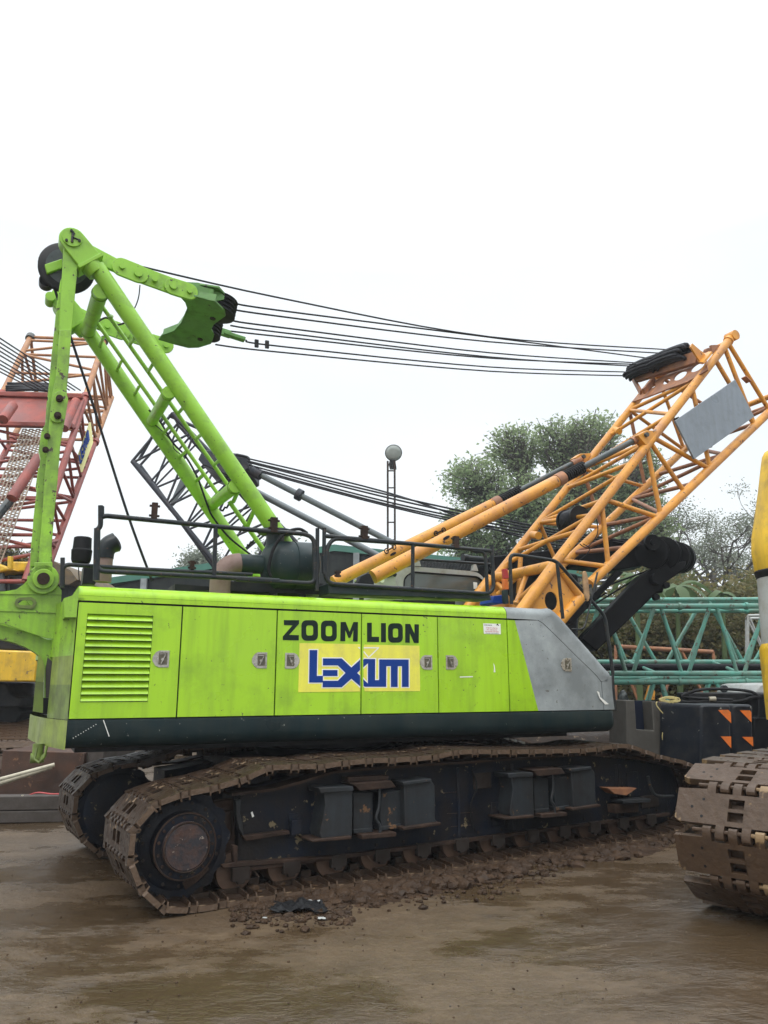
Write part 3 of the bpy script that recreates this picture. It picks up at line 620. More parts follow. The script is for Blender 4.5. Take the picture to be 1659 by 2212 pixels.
# boom foot plates
fp = [(800, 450), (480, 895), (700, 1010), (870, 1090), (900, 1020), (1100, 810), (1020, 770)]
for dy in (0, YB1 - YB0):
    s = BY * dy
    P = lambda x, y, o=0.: BP(*ft(x, y), YB0 + o) + s
    cc = P(757, 858); rr = .125
    hole = [cc + BX * rr * .85 * math.cos(R(a)) + Vector((0, 0, rr * math.sin(R(a)))) for a in range(0, 360, 20)]
    m = MB(); m.holed([P(*p) for p in ((815, 480), (450, 930), (560, 1120), (760, 1150), (900, 1030), (1085, 810), (1030, 765))], [hole], BY * .02)
    fpl = m.build('boom_foot_plate', 'orange', crane)
    for a, b, r in (((805, 470), (470, 930), .082), ((850, 520), (1040, 800), .06), ((1080, 800), (880, 1030), .075), ((880, 1030), (760, 1180), .075), ((470, 930), (400, 1020), .082)):
        m = MB(); m.tube(P(*a), P(*b), r, n=20); m.build('foot_tube', 'orange', fpl)
m = MB(); m.tube(BP(*ft(830, 480), YB0), BP(*ft(180, 620), YB1), .075, n=20); m.build('foot_cross_tube', 'orange', crane)
for a, b, ya, yb in (((505, 570), (390, 890), 1.5, 1.3), ((415, 600), (200, 790), 1.8, 2.1), ((700, 590), (380, 880), .9, 1.4), ((440, 380), (415, 780), 1.9, 1.9), ((620, 720), (420, 890), 1.2, 1.6), ((200, 680), (260, 740), 2.2, 1.9)):
    m = MB(); m.tube(BP(*ft(*a), ya), BP(*ft(*b), yb), .036, n=12); m.build('foot_brace', 'orange', crane)
for (x, y) in ((620, 175),):
    m = MB(); m.tube(BP(*ft(560, 170), YB1 - .1), BP(*ft(625, 180), YB1 - .35), .06, n=20); m.build('chord_stub', 'orange', crane)
m = MB(); m.tube(BP(*q4(745, 655), YB1), BP(*q4(775, 668), YB1 - .25), .055, n=16); m.build('chord_stub', 'orange', crane)
# upper face spreader plate with oval holes
uf = (C1[0] - C1[1]).cross(BY).normalized()
if uf.z < 0: uf = -uf
up_ = lambda x, y, o=0.: onpl(*q4(x, y), C1[0] + uf * (.06 + o), uf)
def ell(cx, cy, a, b, an): return [up_(cx + a * math.cos(R(t)) * math.cos(R(an)) - b * math.sin(R(t)) * math.sin(R(an)), cy + a * math.cos(R(t)) * math.sin(R(an)) + b * math.sin(R(t)) * math.cos(R(an))) for t in range(0, 360, 20)]
m = MB(); m.holed([up_(*p) for p in ((848, 492), (905, 430), (985, 370), (1090, 310), (1215, 252), (1290, 235), (1300, 300), (1180, 372), (1060, 415), (940, 462))], [ell(1137, 336, 45, 20, -33), ell(1240, 285, 48, 19, -33), ell(1055, 370, 26, 14, -33), ell(975, 398, 16, 9, -30)], -uf * .025)
m.build('spreader_plate', 'orangerust', crane)
# rope bail: orange beam under coils of black rope
bA, bB = up_(880, 345, .12), up_(1250, 225, .12); kA, kB = up_(862, 318, .24), up_(1235, 175, .24)
m = MB(); m.bar(bA, bB, .12, .20); bail = m.build('rope_bail', 'orangerust', crane, bevel=.01)
dd = (bB - bA)
for (t0, t1, r) in ((-.04, .42, .10), (.36, .84, .10)):
    for j in range(12):
        a = R(j * 30); o_ = uf * (.03 + .10 * math.cos(a)) + dd.normalized().cross(uf) * .13 * math.sin(a)
        k0 = kA + (kB - kA) * (t0 + .03 * math.sin(j * 2.1)) + o_ ; k1 = kA + (kB - kA) * (t1 + .03 * math.cos(j * 1.7)) + o_
        m = MB(); m.path(spline([k0 - uf * .05, k0 + dd * .02, lerp(k0, k1, .5) + uf * .02, k1 - dd * .02, k1 - uf * .05], 4), .034, 8); m.build('rope_coil', 'rope', bail)
for a, b in (((850, 340), (905, 440)), ((920, 430), (985, 360))):
    m = MB(); m.bar(up_(*a, .1), up_(*b, .02), .04, .1); m.build('bail_bracket', 'orangerust', bail)
m = MB(); m.slab([up_(*p, .12) for p in ((1165, 165), (1190, 150), (1235, 200), (1290, 210), (1330, 200), (1280, 265), (1250, 262), (1205, 180), (1205, 215), (1175, 215))], -dd.normalized() * .0 + uf * .03)
m.slab([onpl(*q4(*p), C1[0] - BY * .09, BY) for p in ((1210, 145), (1290, 215), (1310, 190), (1330, 205), (1280, 265), (1262, 262), (1200, 165))], BY * .03); m.build('hook_plate', 'orange', bail)
m = MB(); m.slab([onpl(*q4(*p), C1[0] + BY * .02, BY) for p in ((1320, 155), (1420, 150), (1415, 190), (1330, 205))], BY * .04)
c = up_(1290, 195, .1); m.disc(c, dd.normalized(), .05, .07, 14)
m.build('pin_lug', 'orangerust', bail)
# ---- ropes
def rope(pts, r=.0115, ys=None, name='pendant_rope'):
    m = MB(); P_ = [BP(*p, y) for p, y in zip(pts, ys)]; m.path(spline(P_, 6), r, 7); return m.build(name, 'rope', crane)
def fy(x, y):     # plane y of a spot on the bail
    p = up_(x, y, .2) - bo; return p.dot(BY)
RP = [((570, 240), (1659, 490), (0, 105), (1060, 182), .8), ((1385, 520), (1659, 565), (0, 108), (985, 238), .95), ((1330, 548), (1659, 600), (0, 135), (1050, 205), 1.0), ((1390, 628), (1659, 665), (0, 200), (900, 262), 1.15),
      ((1370, 655), (1659, 695), (0, 225), (905, 283), 1.75), ((1300, 680), (1659, 720), (0, 232), (850, 315), 1.85), ((1460, 742), (1659, 778), (0, 285), (850, 316), 1.7), ((1280, 768), (1659, 813), (0, 310), (838, 338), 2.05)]
RP[5] = ((1300, 680), (1659, 720), (0, 232), (950, 272), 1.85)
for a, b, c, d, y0 in RP:
    y1 = fy(*d); ua = q1(*a)[0]; ud = q4(*d)[0]
    f = lambda u: y0 + (y1 - y0) * (u - ua) / (ud - ua)
    rope([q1(*a), q1(*b), q4(*c), q4(*d)], ys=[y0, f(q1(*b)[0]), f(q4(*c)[0]), y1])
rope([q1(322, 430), q1(425, 740), q2(560, 60), q2(760, 690), q2(905, 1085)], r=.015, ys=[1.1, 1.2, 1.3, 1.4, 1.5], name='hoist_rope')
m = MB(); m.path(spline([BP(*q1(*p), 1.3) for p in ((832, 415), (825, 480), (810, 530), (790, 570))], 5), .007, 6); m.build('loose_cable', 'rubber', crane)
# ---- boom backstops
def backstop(pts, y, base, par=crane):
    P_ = [BP(*p, y) for p in pts]     # lower end, spring start, spring end, rod end
    m = MB(); m.tube(P_[0], P_[1], .086, n=24); st_ = m.build('backstop_tube', 'orange', par)
    m = MB(); d = (P_[3] - P_[1]).normalized(); m.tube(P_[1] - d * .1, P_[1] + d * .04, .094, n=24); m.build('tube_collar', 'orangerust', st_)
    x_, y_ = ortho(d); L_ = (P_[2] - P_[1]).length; n_c = 11
    pts_ = [P_[1] + d * (L_ * k / (n_c * 10)) + (x_ * math.cos(R(36 * k)) + y_ * math.sin(R(36 * k))) * .075 for k in range(n_c * 10)]
    m = MB(); m.path(pts_, .016, 6); m.build('backstop_spring', 'rubber', st_)
    m = MB(); m.tube(P_[1], P_[3], .045, n=20); m.build('backstop_rod', 'rod', st_)
    m = MB(); m.tube(P_[3] - d * .22, P_[3] + d * .02, .058, n=16); m.build('rod_end', 'orangerust', st_)
    return st_
s1 = backstop([q3(795, 1060), q4(430, 948), q4(560, 880), q4(905, 700)], YN + .05, 0)
s2 = backstop([q3(560, 1090), q4(50, 1088), q4(185, 1020), q4(545, 835)], YF - .05, 0)
for dy, pp, yy in ((0, [(885, 690), (940, 660), (1010, 665), (955, 755), (930, 745)], YN - .06), (1, [(510, 825), (545, 800), (612, 797), (580, 850), (550, 855)], YF - .08)):
    m = MB(); m.slab([BP(*q4(*p), yy) for p in pp], BY * .14); c = BP(*q4(*((932, 690) if not dy else (558, 820))), yy - .005); 
    b_ = m.build('backstop_lug', 'orange', crane, bevel=.008); m = MB(); m.disc(c, -BY, .035, .04, 14); m.build('lug_pin', 'rod', b_)
# worn patches with rings on the backstop tubes
for (x, y), (x2, y2), yy, par in (((1170, 800), (1215, 780), YF - .05, s2), ((875, 905), (920, 880), YF - .05, s2)):
    m = MB(); a, b = BP(*q3(x, y), yy - .1), BP(*q3(x2, y2), yy - .1)
    for p in (a, b): m.path([p + BX * .03 * math.cos(R(t)) + Vector((0, 0, .035 * math.sin(R(t)))) for t in range(0, 360, 30)], .009, 6, closed=True)
    m.tube(a, b, .012, n=6); m.build('tube_eye', 'rust', par)
for (x, y), yy, par in (((915, 922), YF - .05, s2), ((1232, 826), YN + .05, s1)):
    d = (BP(*q3(1100, 900), yy) - BP(*q3(800, 1060), yy)).normalized(); c = BP(*q3(x, y), yy - .09); z_ = d.cross(BY).normalized()
    m = MB(); m.slab([c + d * .055 * math.cos(R(t)) + z_ * .02 * math.sin(R(t)) for t in range(0, 360, 30)], BY * .012); m.build('tube_slot', 'black', par)
m = MB(); m.slab([BP(*q3(*p), YN) for p in ((705, 1092), (720, 1055), (760, 1035), (778, 1038), (803, 1090), (803, 1110), (705, 1110))], BY * .12); m.build('backstop_base', 'black', crane, bevel=.01)
m = MB(); m.bar(BP(*q3(690, 1085), YN + .1), BP(*q3(725, 1060), YN + .1), .05, .03); m.build('silver_pin', 'silver', crane)

# ---- sign panel on the boom side
m = MB(); sp_ = [BP(*q4(*p), YB0 - .13) for p in ((1108, 604), (1465, 360), (1578, 580), (1222, 832))]
m.slab(sp_, BY * .035); sg = m.build('boom_sign_panel', 'sign', crane, bevel=.004)
m = MB(); m.tube(lerp(sp_[0], sp_[1], .08) + BY * .035, lerp(sp_[0], sp_[1], .08) + BY * .12, .02, n=8); m.tube(lerp(sp_[3], sp_[2], .3) + BY * .035, lerp(sp_[3], sp_[2], .3) + BY * .12, .02, n=8); m.build('sign_clip', 'rod', sg)
m = MB(); m.bar(BP(*q4(1515, 345), YB0 - .05), BP(*q4(1545, 375), YB0 - .05), .1, .02); m.build('end_tab', 'orangerust', crane)
# ---- hoist drum in the boom
c = BP(*q5(545, 118), 1.1); m = MB(); m.lathe(c, BY, [(0, .19), (.025, .19), (.03, .12), (.3, .12), (.305, .19), (.33, .19)], 36); m.build('boom_winch', 'black', crane, smooth=30)
m = MB()
for k in range(8): 
    cc = c + BY * (.045 + .033 * k); m.path([cc + BX * .155 * math.cos(R(t)) + Vector((0, 0, .155 * math.sin(R(t)))) for t in range(0, 360, 20)], .017, 6, closed=True)
m.build('winch_rope', 'rope', crane)
m = MB(); m.path(spline([BP(*q5(*p), YB0 - .08) for p in ((640, 120), (648, 190), (630, 240), (580, 290), (540, 270))], 5), .007, 6)
m.path(spline([BP(*q5(*p), YB0 - .02) for p in ((560, 270), (600, 300), (560, 350), (500, 385))], 5), .006, 6); m.build('loose_cable', 'rubber', crane)
# ================================================================== deck equipment of the green crane
def rail(pts, y, r=.021, name='handrail', par=None, mt='rail', sm=True, ys=None):
    m = MB(); P_ = [BP(*p, (ys[i] if ys else y)) for i, p in enumerate(pts)]; m.path(P_, r, 10); return m.build(name, mt, par or crane)
YR = .12
def rounded(pts, rad=9, n=5):
    o = []
    for i, p in enumerate(pts):
        if i in (0, len(pts) - 1): o.append(p); continue
        a, b = pts[i - 1], pts[i + 1]; P = Vector((*p, 0)); A_ = Vector((*a, 0)); B_ = Vector((*b, 0))
        d1, d2 = (A_ - P), (B_ - P); s_, e_ = P + d1.normalized() * min(rad, d1.length / 2), P + d2.normalized() * min(rad, d2.length / 2)
        for k in range(n + 1):
            t = k / n; w_ = s_ * (1 - t) ** 2 + P * 2 * t * (1 - t) + e_ * t * t; o.append((w_.x, w_.y))
    return o
K = lambda *L_: [L_[0](*p) for p in L_[1:]]
# rear low rail, long rear rail, big rail
rail(rounded(K(q2, (370, 1120), (370, 1010), (395, 985), (880, 1015), (1500, 1045))), .35)
rail(K(q2, (372, 945), (372, 1110)), .35)
g1 = rail(rounded(K(q2, (598, 635), (598, 760), (575, 780), (575, 1000), (600, 1025), (1659, 1080))), YR, .024)
rail(rounded(K(q2, (592, 710), (625, 695), (1659, 795))), YR, .024)
rail(K(q2, (603, 640), (603, 700)), YR, .026, 'rail_post')
rail(K(q2, (1282, 760), (1272, 1050)), YR, .022, 'rail_post')
rail(K(q2, (578, 770), (572, 1080)), YR, .03, 'rail_post')
rail(rounded(K(q3, (-20, 770), (400, 805), (445, 835), (450, 1075), (430, 1098), (-20, 1072)), 14), YR, .024)
rail(K(q3, (465, 770), (462, 1140)), YR, .022, 'rail_post')
rail(K(q3, (505, 768), (503, 1040), ), YR, .022, 'rail_post')
rail(rounded(K(q3, (500, 815), (1500, 905)), 10), YR, .024)
rail(rounded(K(q3, (1030, 862), (560, 830), (522, 880), (510, 1060), (540, 1100), (1480, 1160), (1512, 1130), (1500, 870)), 12), YR, .024)
rail(rounded(K(q3, (1380, 905), (1440, 905), (1465, 935), (1475, 1160)), 12), YR, .022)
rail(K(q3, (1032, 870), (1030, 1125)), YR, .022, 'rail_post')
m = MB(); m.slab([BP(*q3(*p), YR + .02) for p in ((530, 1095), (1490, 1160), (1500, 1195), (530, 1160))], BY * .3); m.build('deck_toe_box', 'drum', crane, bevel=.01)
rail(rounded(K(q5, (135, 628), (125, 345), (150, 332), (400, 370), (690, 700), (738, 1045)), 14), YR, .022)
rail(rounded(K(q5, (405, 375), (440, 715)), 10), YR, .022, 'rail_post')
m = MB(); m.path(spline([BP(*q5(*p), .0) for p in ((735, 1045), (742, 1160), (755, 1260))], 4), .018, 8); m.build('handrail', 'rail', crane)
# rail brackets standing on the top rails
def bracket(p, w, h, y=YR):
    a = BP(*p, y); m = MB(); m.box(a + Vector((0, 0, h / 2)), BX * w / 2, BY * w * .4, Vector((0, 0, h / 2)))
    for s_ in (-1, 1):
        for z in (.2, .8): m.tube(a + BX * s_ * w * .9 + Vector((0, 0, h * z)), a + Vector((0, 0, h * z)), .012, n=8)
    m.build('rail_bracket', 'rust' if w < .1 else 'rust', crane)
bracket(q2(915, 715), .055, .165); bracket(q2(1140, 1015), .045, .09, .35); bracket(q2(1626, 795), .07, .16); bracket(q3(203, 785), .06, .14); bracket(q3(742, 835), .07, .15); bracket(q3(1288, 888), .065, .14); bracket(q3(585, 1060), .04, .07)
# mirror
m = MB(); a, b = BP(*q5(572, 430), -.02), BP(*q5(590, 612), -.02); c = (a + b) / 2; zz = (b - a).normalized(); L_ = (b - a).length / 2
wd_ = (EYE - c).cross(Vector((0, 0, 1))).normalized() * .55
m.slab([c + zz * L_ * (abs(math.cos(R(t))) ** .6) * (1 if math.cos(R(t)) > 0 else -1) + wd_ * .055 * math.sin(R(t)) for t in range(0, 360, 15)], BY * .03)
mr = m.build('side_mirror', 'wood', crane, bevel=.006)
m = MB(); m.tube(BP(*q5(612, 590), 0), BP(*q5(645, 440), 0), .012, n=8); m.path(spline([BP(*q5(*p), 0) for p in ((612, 590), (590, 680), (560, 770), (490, 775))], 5), .011, 8); m.tube(BP(*q5(575, 600), 0), BP(*q5(612, 590), .02), .012, n=8)
m.disc(BP(*q5(605, 520), -.02), BY, .025, .03, 12)
m.build('mirror_arm', 'rail', mr)
# red/orange/green marker light bar
for (y0, y1, mt) in ((418, 475, 'red'), (478, 540, 'warn'), (543, 625, 'drum')):
    m = MB(); m.slab([BP(*q5(*p), .2) for p in ((90, y0), (112, y0), (120, y1), (96, y1))], BY * .06); m.build('marker_light', mt, crane, bevel=.005)
m = MB(); m.slab([BP(*q5(*p), .3) for p in ((30, 578), (92, 572), (94, 625), (20, 622))], BY * .3); m.build('deck_box', 'stickerblue', crane, bevel=.01)
# air cleaner drum
c0, c1 = BP(*q3(130, 985), .55), BP(*q3(440, 1000), .55); d = (c1 - c0).normalized()
m = MB(); L_ = (c1 - c0).length
m.lathe(c0, d, [(0, .10), (.04, .19), (.12, .26), (.14, .272), (L_ * .58, .272), (L_ * .585, .282), (L_ * .6, .282), (L_ * .605, .272), (L_ - .02, .272), (L_, .24)], 40); dr = m.build('air_cleaner', 'drum', crane, smooth=35)
cp = BP(*q3(212, 880), .55); m = MB(); m.lathe(cp - Vector((0, 0, .02)), Vector((0, 0, 1)), [(0, .1), (.16, .1), (.165, .19), (.185, .21), (.2, .205), (.205, .06), (.23, .05)], 32)
m.build('intake_cap', 'drum', dr, smooth=30)
m = MB(); m.tube(c0 - d * .26, c0 + d * .02, .105, n=24); m.build('inlet_pipe', 'drum', dr)
e0 = c0 - d * .24; m = MB(); pts = []
for k in range(9):
    a = R(90 * k / 8); pts.append(e0 - d * (.2 * math.sin(a)) - Vector((0, 0, .2 * (1 - math.cos(a)))))
pts.append(pts[-1] - Vector((0, 0, .28))); m.path(pts, .112, 20)
for k in (0, 4, 8): m.path([pts[k] + (d * 0)], .1, 4) if False else None
m.build('rusty_elbow', 'rustpipe', dr)
m = MB(); m.path(spline([BP(*q3(*p), .30) for p in ((190, 1060), (175, 1010), (200, 900), (250, 820), (300, 785), (360, 775), (405, 800))], 5), .018, 8); m.build('drum_hose', 'rubber', dr)
m = MB()
for f_ in (.25, .8): m.bar(c0 + d * L_ * f_ - Vector((0, 0, .4)), c0 + d * L_ * f_ - Vector((0, 0, .2)), .08, .08)
m.build('drum_feet', 'black', dr)
# exhaust stack
ez = lambda p: BP(*q2(*p), .5)
m = MB(); a, b = ez((612, 1090)), ez((625, 930)); m.path([a, b] + spline([ez((633, 885)), ez((648, 865)), ez((672, 855))], 4), .078, 20)
ex = m.build('exhaust_pipe', 'rustpipe', crane)
m = MB(); m.path(spline([ez((620, 950)), ez((626, 905)), ez((650, 870)), ez((690, 852))], 5), .098, 24, radii=[.088 + .012 * min(1, k / 15) for k in range(16)], cap=False)
m.build('exhaust_tip', 'rail', ex)
m = MB(); e_ = ez((690, 852)); dd_ = (ez((690, 852)) - ez((650, 870)) - BY * .05).normalized(); m.disc(e_ - dd_ * .01, dd_, .092, .003, 24); m.build('pipe_mouth', 'rubber', ex)
# precleaner
c = BP(*q2(478, 1000), .6); m = MB(); zt = BP(*q2(478, 822), .6).z - c.z
m.lathe(c, Vector((0, 0, 1)), [(.0, .03), (.04, .03), (.045, .085), (zt * .25, .095), (zt * .55, .1), (zt * .6, .09), (zt * .97, .085), (zt, .07)], 24); pc = m.build('air_precleaner', 'rubber', crane, smooth=30)
m = MB(); m.path([BP(*q2(*p), .6) for p in ((466, 960), (468, 1040), (472, 1085))], .005, 6); m.path(spline([BP(*q2(*p), .6) for p in ((500, 965), (520, 975), (520, 1000), (520, 1020))], 4), .012, 8); m.build('precleaner_cable', 'rubber', pc)
m = MB(); m.slab([BP(*q2(*p), .5) for p in ((490, 1100), (500, 985), (560, 985), (570, 1100))], BY * .3); m.build('deck_valve_box', 'black', crane, bevel=.01)
m = MB(); c = BP(*q2(1525, 1130), .7); m.lathe(c, Vector((0, 0, 1)), [(0, .065), (.06, .07), (.065, .085), (.09, .085), (.095, .06), (.13, .065)], 20)
rb_ = m.build('plastic_bucket', 'red'); tag(rb_, 'small red plastic bucket on the crane deck beside the rusty elbow pipe', 'bucket')
# more deck clutter behind the rails
m = MB(); m.slab([BP(*q2(*p), 1.0) for p in ((1040, 1100), (1300, 1120), (1300, 1140), (1040, 1140))], BY * .6)
m.slab([BP(*q3(*p), .5) for p in ((-60, 1140), (500, 1165), (500, 1100), (-60, 1085))], BY * .9); m.build('deck_beam', 'black', crane)
for p, q_ in (((1430, 1100), (1500, 1080)), ((1435, 1105), (1440, 1050))): m = MB(); m.tube(BP(*q2(*p), .8), BP(*q2(*q_), .8), .02); m.build('deck_pipe', 'rail', crane)
# ---- cab on the far side
YC = 2.55
cbp = lambda pts, y: [BP(*cb(*p), y) for p in pts]
shell = rounded([(330, 640), (345, 420), (400, 335), (540, 290), (1230, 345), (1330, 440), (1340, 640)], 60, 5)
win = rounded([(460, 500), (480, 400), (520, 352), (600, 352), (1240, 395), (1310, 450), (1320, 560), (900, 545), (460, 510)], 40, 4)
m = MB(); m.holed(cbp(shell, YC), [cbp(rounded([(462, 600), (475, 410), (560, 350), (1240, 400), (1315, 470), (1320, 620), (462, 600)], 40, 4)[:-1], YC)], BY * .05)
tp = cbp(shell, YC); 
m.add([p for p in tp] + [p + BY * 1.0 for p in tp], [(i, i + 1, len(tp) + i + 1, len(tp) + i) for i in range(len(tp) - 1)])
cab_ = m.build('operator_cab', 'cab', crane, smooth=50)
m = MB(); m.slab(cbp(rounded([(440, 620), (460, 405), (560, 345), (1245, 395), (1325, 470), (1330, 640)], 40, 4), YC + .02), BY * .006); m.build('cab_window', 'glass', cab_)
m = MB(); m.path(cbp(rounded([(462, 640), (475, 410), (560, 350), (1240, 400), (1315, 470), (1320, 640)], 40, 4), YC - .005), .012, 6); m.build('window_gasket', 'rubber', cab_)
m = MB(); m.slab(cbp([(1190, 455), (1230, 460), (1235, 530), (1195, 525)], YC + .01), BY * .004); m.build('window_sticker', 'white', cab_)
m = MB(); m.slab(cbp([(780, 480), (850, 490), (870, 520), (790, 515)], YC + .3), BY * .1); m.slab(cbp([(680, 470), (760, 440), (1000, 440), (980, 600), (690, 600)], YC + .6), BY * .3); m.build('cab_seat', 'cab', cab_)
m = MB(); m.slab(cbp([(150, 640), (160, 470), (280, 380), (400, 380), (400, 640)], YC - .1), BY * .3); sh_ = m.build('cab_rear_housing', 'cab', cab_, bevel=.03)
m = MB(); m.disc(BP(*cb(240, 437), YC - .11), -BY, .035, .01, 20); m.build('round_decal', 'white', sh_)
# roof guard of the cab
m = MB(); z0 = BP(*cb(1000, 250), YC).z
ga, gb = BP(*cb(560, 215), YC), BP(*cb(1370, 270), YC)
for yy in (0, 1.1): m.tube(ga + BY * yy, gb + BY * yy, .022, n=10)
m.tube(ga, ga + BY * 1.1, .02); m.tube(gb, gb + BY * 1.1, .02)
for k in range(9): m.tube(ga + BY * (.1 + .11 * k), gb + BY * (.1 + .11 * k), .008, n=6)
for k in range(1, 24): m.tube(lerp(ga, gb, k / 24), lerp(ga, gb, k / 24) + BY * 1.1, .007, n=6)
m.build('roof_guard', 'rail', cab_)
for p in ((610, 280), (1205, 330)):
    m = MB(); m.slab([BP(*cb(p[0] + a, p[1] + b), YC - .02) for a, b in ((-28, 5), (-12, -60), (15, -60), (38, 10))], BY * .05); m.build('guard_foot', 'cab', cab_)
m = MB(); m.tube(BP(*cb(1120, 210), YC + 1.3), BP(*cb(1290, 225), YC + 1.3), .06, n=16); m.tube(BP(*cb(1080, 205), YC + 1.3), BP(*cb(1125, 210), YC + 1.3), .075, n=16); m.build('roof_tube', 'rail', cab_)
m = MB(); m.bar(BP(*cb(300, 400), YC - .12), BP(*cb(370, 370), YC - .12), .04, .03); m.bar(BP(*cb(340, 360), YC - .12), BP(*cb(385, 385), YC - .12), .05, .04); m.build('cab_hinge', 'rail', cab_)

# ---- lettering
def poly_on(pts, y, t=.0015, holes=(), P=None):
    P = P or (lambda p: BP(*p, y)); m = MB(); m.holed([P(p) for p in pts], [[P(p) for p in h] for h in holes], -BY * t); return m
def rr(x0, y0, x1, y1, r, n=4):
    o = []
    for cx, cy, a0 in ((x1 - r[0], y0 + r[1], -90), (x1 - r[0], y1 - r[1], 0), (x0 + r[0], y1 - r[1], 90), (x0 + r[0], y0 + r[1], 180)):
        for k in range(n + 1):
            a = R(a0 + 90 * k / n); o.append((cx + r[0] * math.cos(a), cy + r[1] * math.sin(a)))
    return o
def sk_(x, y): return (x, y + (x - 140) * .0245)      # letters drawn level, then sheared to the door's perspective
def Lt(pts, holes=()):
    for pr_, hs in ((pts, holes),):
        return [r4(*p) for p in pr_], [[r4(*p) for p in h] for h in hs]
letters = [
 ([(147, 130), (237, 131), (237, 152), (178, 218), (236, 220), (235, 251), (140, 249), (140, 228), (198, 162), (147, 160)], ()),
 (rr(251, 131, 349, 253, (28, 30)), (rr(279, 162, 321, 222, (12, 14)),)),
 (rr(367, 133, 461, 256, (28, 30)), (rr(395, 165, 434, 226, (12, 14)),)),
 ([(484, 142), (514, 141), (537, 200), (560, 142), (587, 142), (585, 258), (557, 257), (560, 190), (542, 236), (530, 236), (512, 190), (511, 256), (482, 255)], ()),
 ([(641, 146), (669, 146), (669, 229), (712, 230), (712, 261), (641, 260)], ()),
 ([(724, 148), (753, 148), (753, 262), (724, 261)], ()),
 (rr(766, 149, 853, 264, (26, 28)), (rr(794, 180, 826, 234, (10, 12)),)),
 ([(868, 153), (897, 153), (923, 212), (923, 155), (949, 156), (948, 267), (920, 266), (895, 208), (895, 265), (868, 264)], ())]
for i, (p, h) in enumerate(letters):
    a, b = Lt(p, h); poly_on(a, -.0015, .0015, b).build('letter', 'letter', doors[1] if i < 4 else doors[2])
LG = lambda pts: [lg(*p) for p in pts]
s1_ = poly_on(LG([(100, 60), (822, 72), (822, 636), (84, 645)]), -.0015).build('sticker', 'stickeryel', doors[1])
s2_ = poly_on(LG([(868, 78), (1526, 92), (1534, 632), (874, 634), (862, 560), (858, 180)]), -.0015).build('sticker', 'stickeryel', doors[2])
# white outline shapes then blue shapes (L, E-X, I-U-M)
def pair(blue, par, grow, lay):
    pts = LG(blue)
    poly_on(pts, lay - .003, .001).build('logo_letter', 'stickerblue', par)
xa = 820; xb = 858
left = [
 [(220, 143), (312, 143), (306, 450), (378, 450), (378, 530), (214, 530)],
 [(378, 380), (552, 380), (552, 452), (378, 452)],
 [(378, 242), (602, 242), (716, 350), (xa, 258), (xa, 380), (786, 415), (xa, 448), (xa, 573), (716, 484), (602, 586), (374, 586), (376, 508), (556, 508), (646, 415), (556, 326), (378, 326)]]
right = [
 [(xb, 262), (xb + 10, 248), (1000, 250), (998, 500), (1046, 500), (1048, 254), (1398, 256), (1398, 582), (1318, 582), (1318, 335), (1268, 334), (1266, 582), (1186, 582), (1186, 334), (1132, 334), (1130, 580), (880, 580), (xb + 4, 572), (xb, 490), (912, 540), (914, 300), (xb, 348)]]
def off(poly, d):     # offset a polygon outwards by d crop pixels
    n = len(poly); A_ = sum(poly[i][0] * poly[(i + 1) % n][1] - poly[(i + 1) % n][0] * poly[i][1] for i in range(n)); s_ = 1 if A_ > 0 else -1; o = []
    for i in range(n):
        p0_, p1_, p2_ = Vector(poly[i - 1]), Vector(poly[i]), Vector(poly[(i + 1) % n]); a = (p1_ - p0_).normalized(); b = (p2_ - p1_).normalized()
        na, nb = Vector((a.y, -a.x)) * s_, Vector((b.y, -b.x)) * s_; k = na + nb
        if k.length < .2: k = na; f_ = 1
        else: k.normalize(); f_ = 1 / max(.45, k.dot(na))
        w_ = p1_ + k * d * f_; o.append((w_.x, w_.y))
    return o
for k, (shapes, par, lo, hi) in enumerate(((left, s1_, 0, xa + 2), (right, s2_, xb, 9999))):
    for j, sh in enumerate(shapes):
        ow = [(min(max(x, lo), hi), y) for x, y in off(sh, 12)]
        poly_on(LG(ow), -.0032 - .0003 * j, .0005).build('logo_outline', 'white', par)
    for j, sh in enumerate(shapes): poly_on(LG(sh), -.0047 - .0003 * j, .0006).build('logo_letter', 'stickerblue', par)
poly_on(LG([(790, 108), (820, 108), (820, 132), (826, 140)][:3] + [(808, 126)]), -.0032, .0005).build('logo_triangle', 'white', s1_)
m = MB()
def stroke(a, b, w):
    A_, B_ = BP(*lg(*a), -.0034), BP(*lg(*b), -.0034); d = (B_ - A_).normalized(); s__ = d.cross(BY).normalized() * w; m.slab([A_ - s__, B_ - s__, B_ + s__, A_ + s__], -BY * .0005)
stroke((862, 116), (1045, 116), .006); stroke((1040, 118), (922, 232), .006); stroke((862, 160), (922, 232), .006); m.build('logo_triangle', 'white', s2_)
# notice sticker
d4 = doors[3]
st_ = poly_on([r4(*p) for p in ((1331, 150), (1434, 153), (1436, 215), (1335, 212))], -.0015).build('notice_sticker', 'white', d4)
def text(body, u, v, h, mt, par, y=-.0035, name='notice_text', w=None, ws=1.):
    cu = bpy.data.curves.new(name, 'FONT'); cu.body = body; cu.size = h * 1.35; cu.extrude = .0003; cu.align_x = 'CENTER'; cu.resolution_u = 2; cu.offset = h * .03
    ob = bpy.data.objects.new(name, cu); COL.objects.link(ob); dg = bpy.context.evaluated_depsgraph_get(); me = bpy.data.meshes.new_from_object(ob.evaluated_get(dg)); bpy.data.objects.remove(ob)
    xs_ = [v_.co.x for v_ in me.vertices]; k = (w / (max(xs_) - min(xs_))) if w else ws
    c = BP(u, v, y); m = MB(); m.add([c + BX * v_.co.x * k + Vector((0, 0, v_.co.y - h / 2)) - BY * v_.co.z for v_ in me.vertices], [tuple(p.vertices) for p in me.polygons]); bpy.data.meshes.remove(me)
    return m.build(name, mt, par)
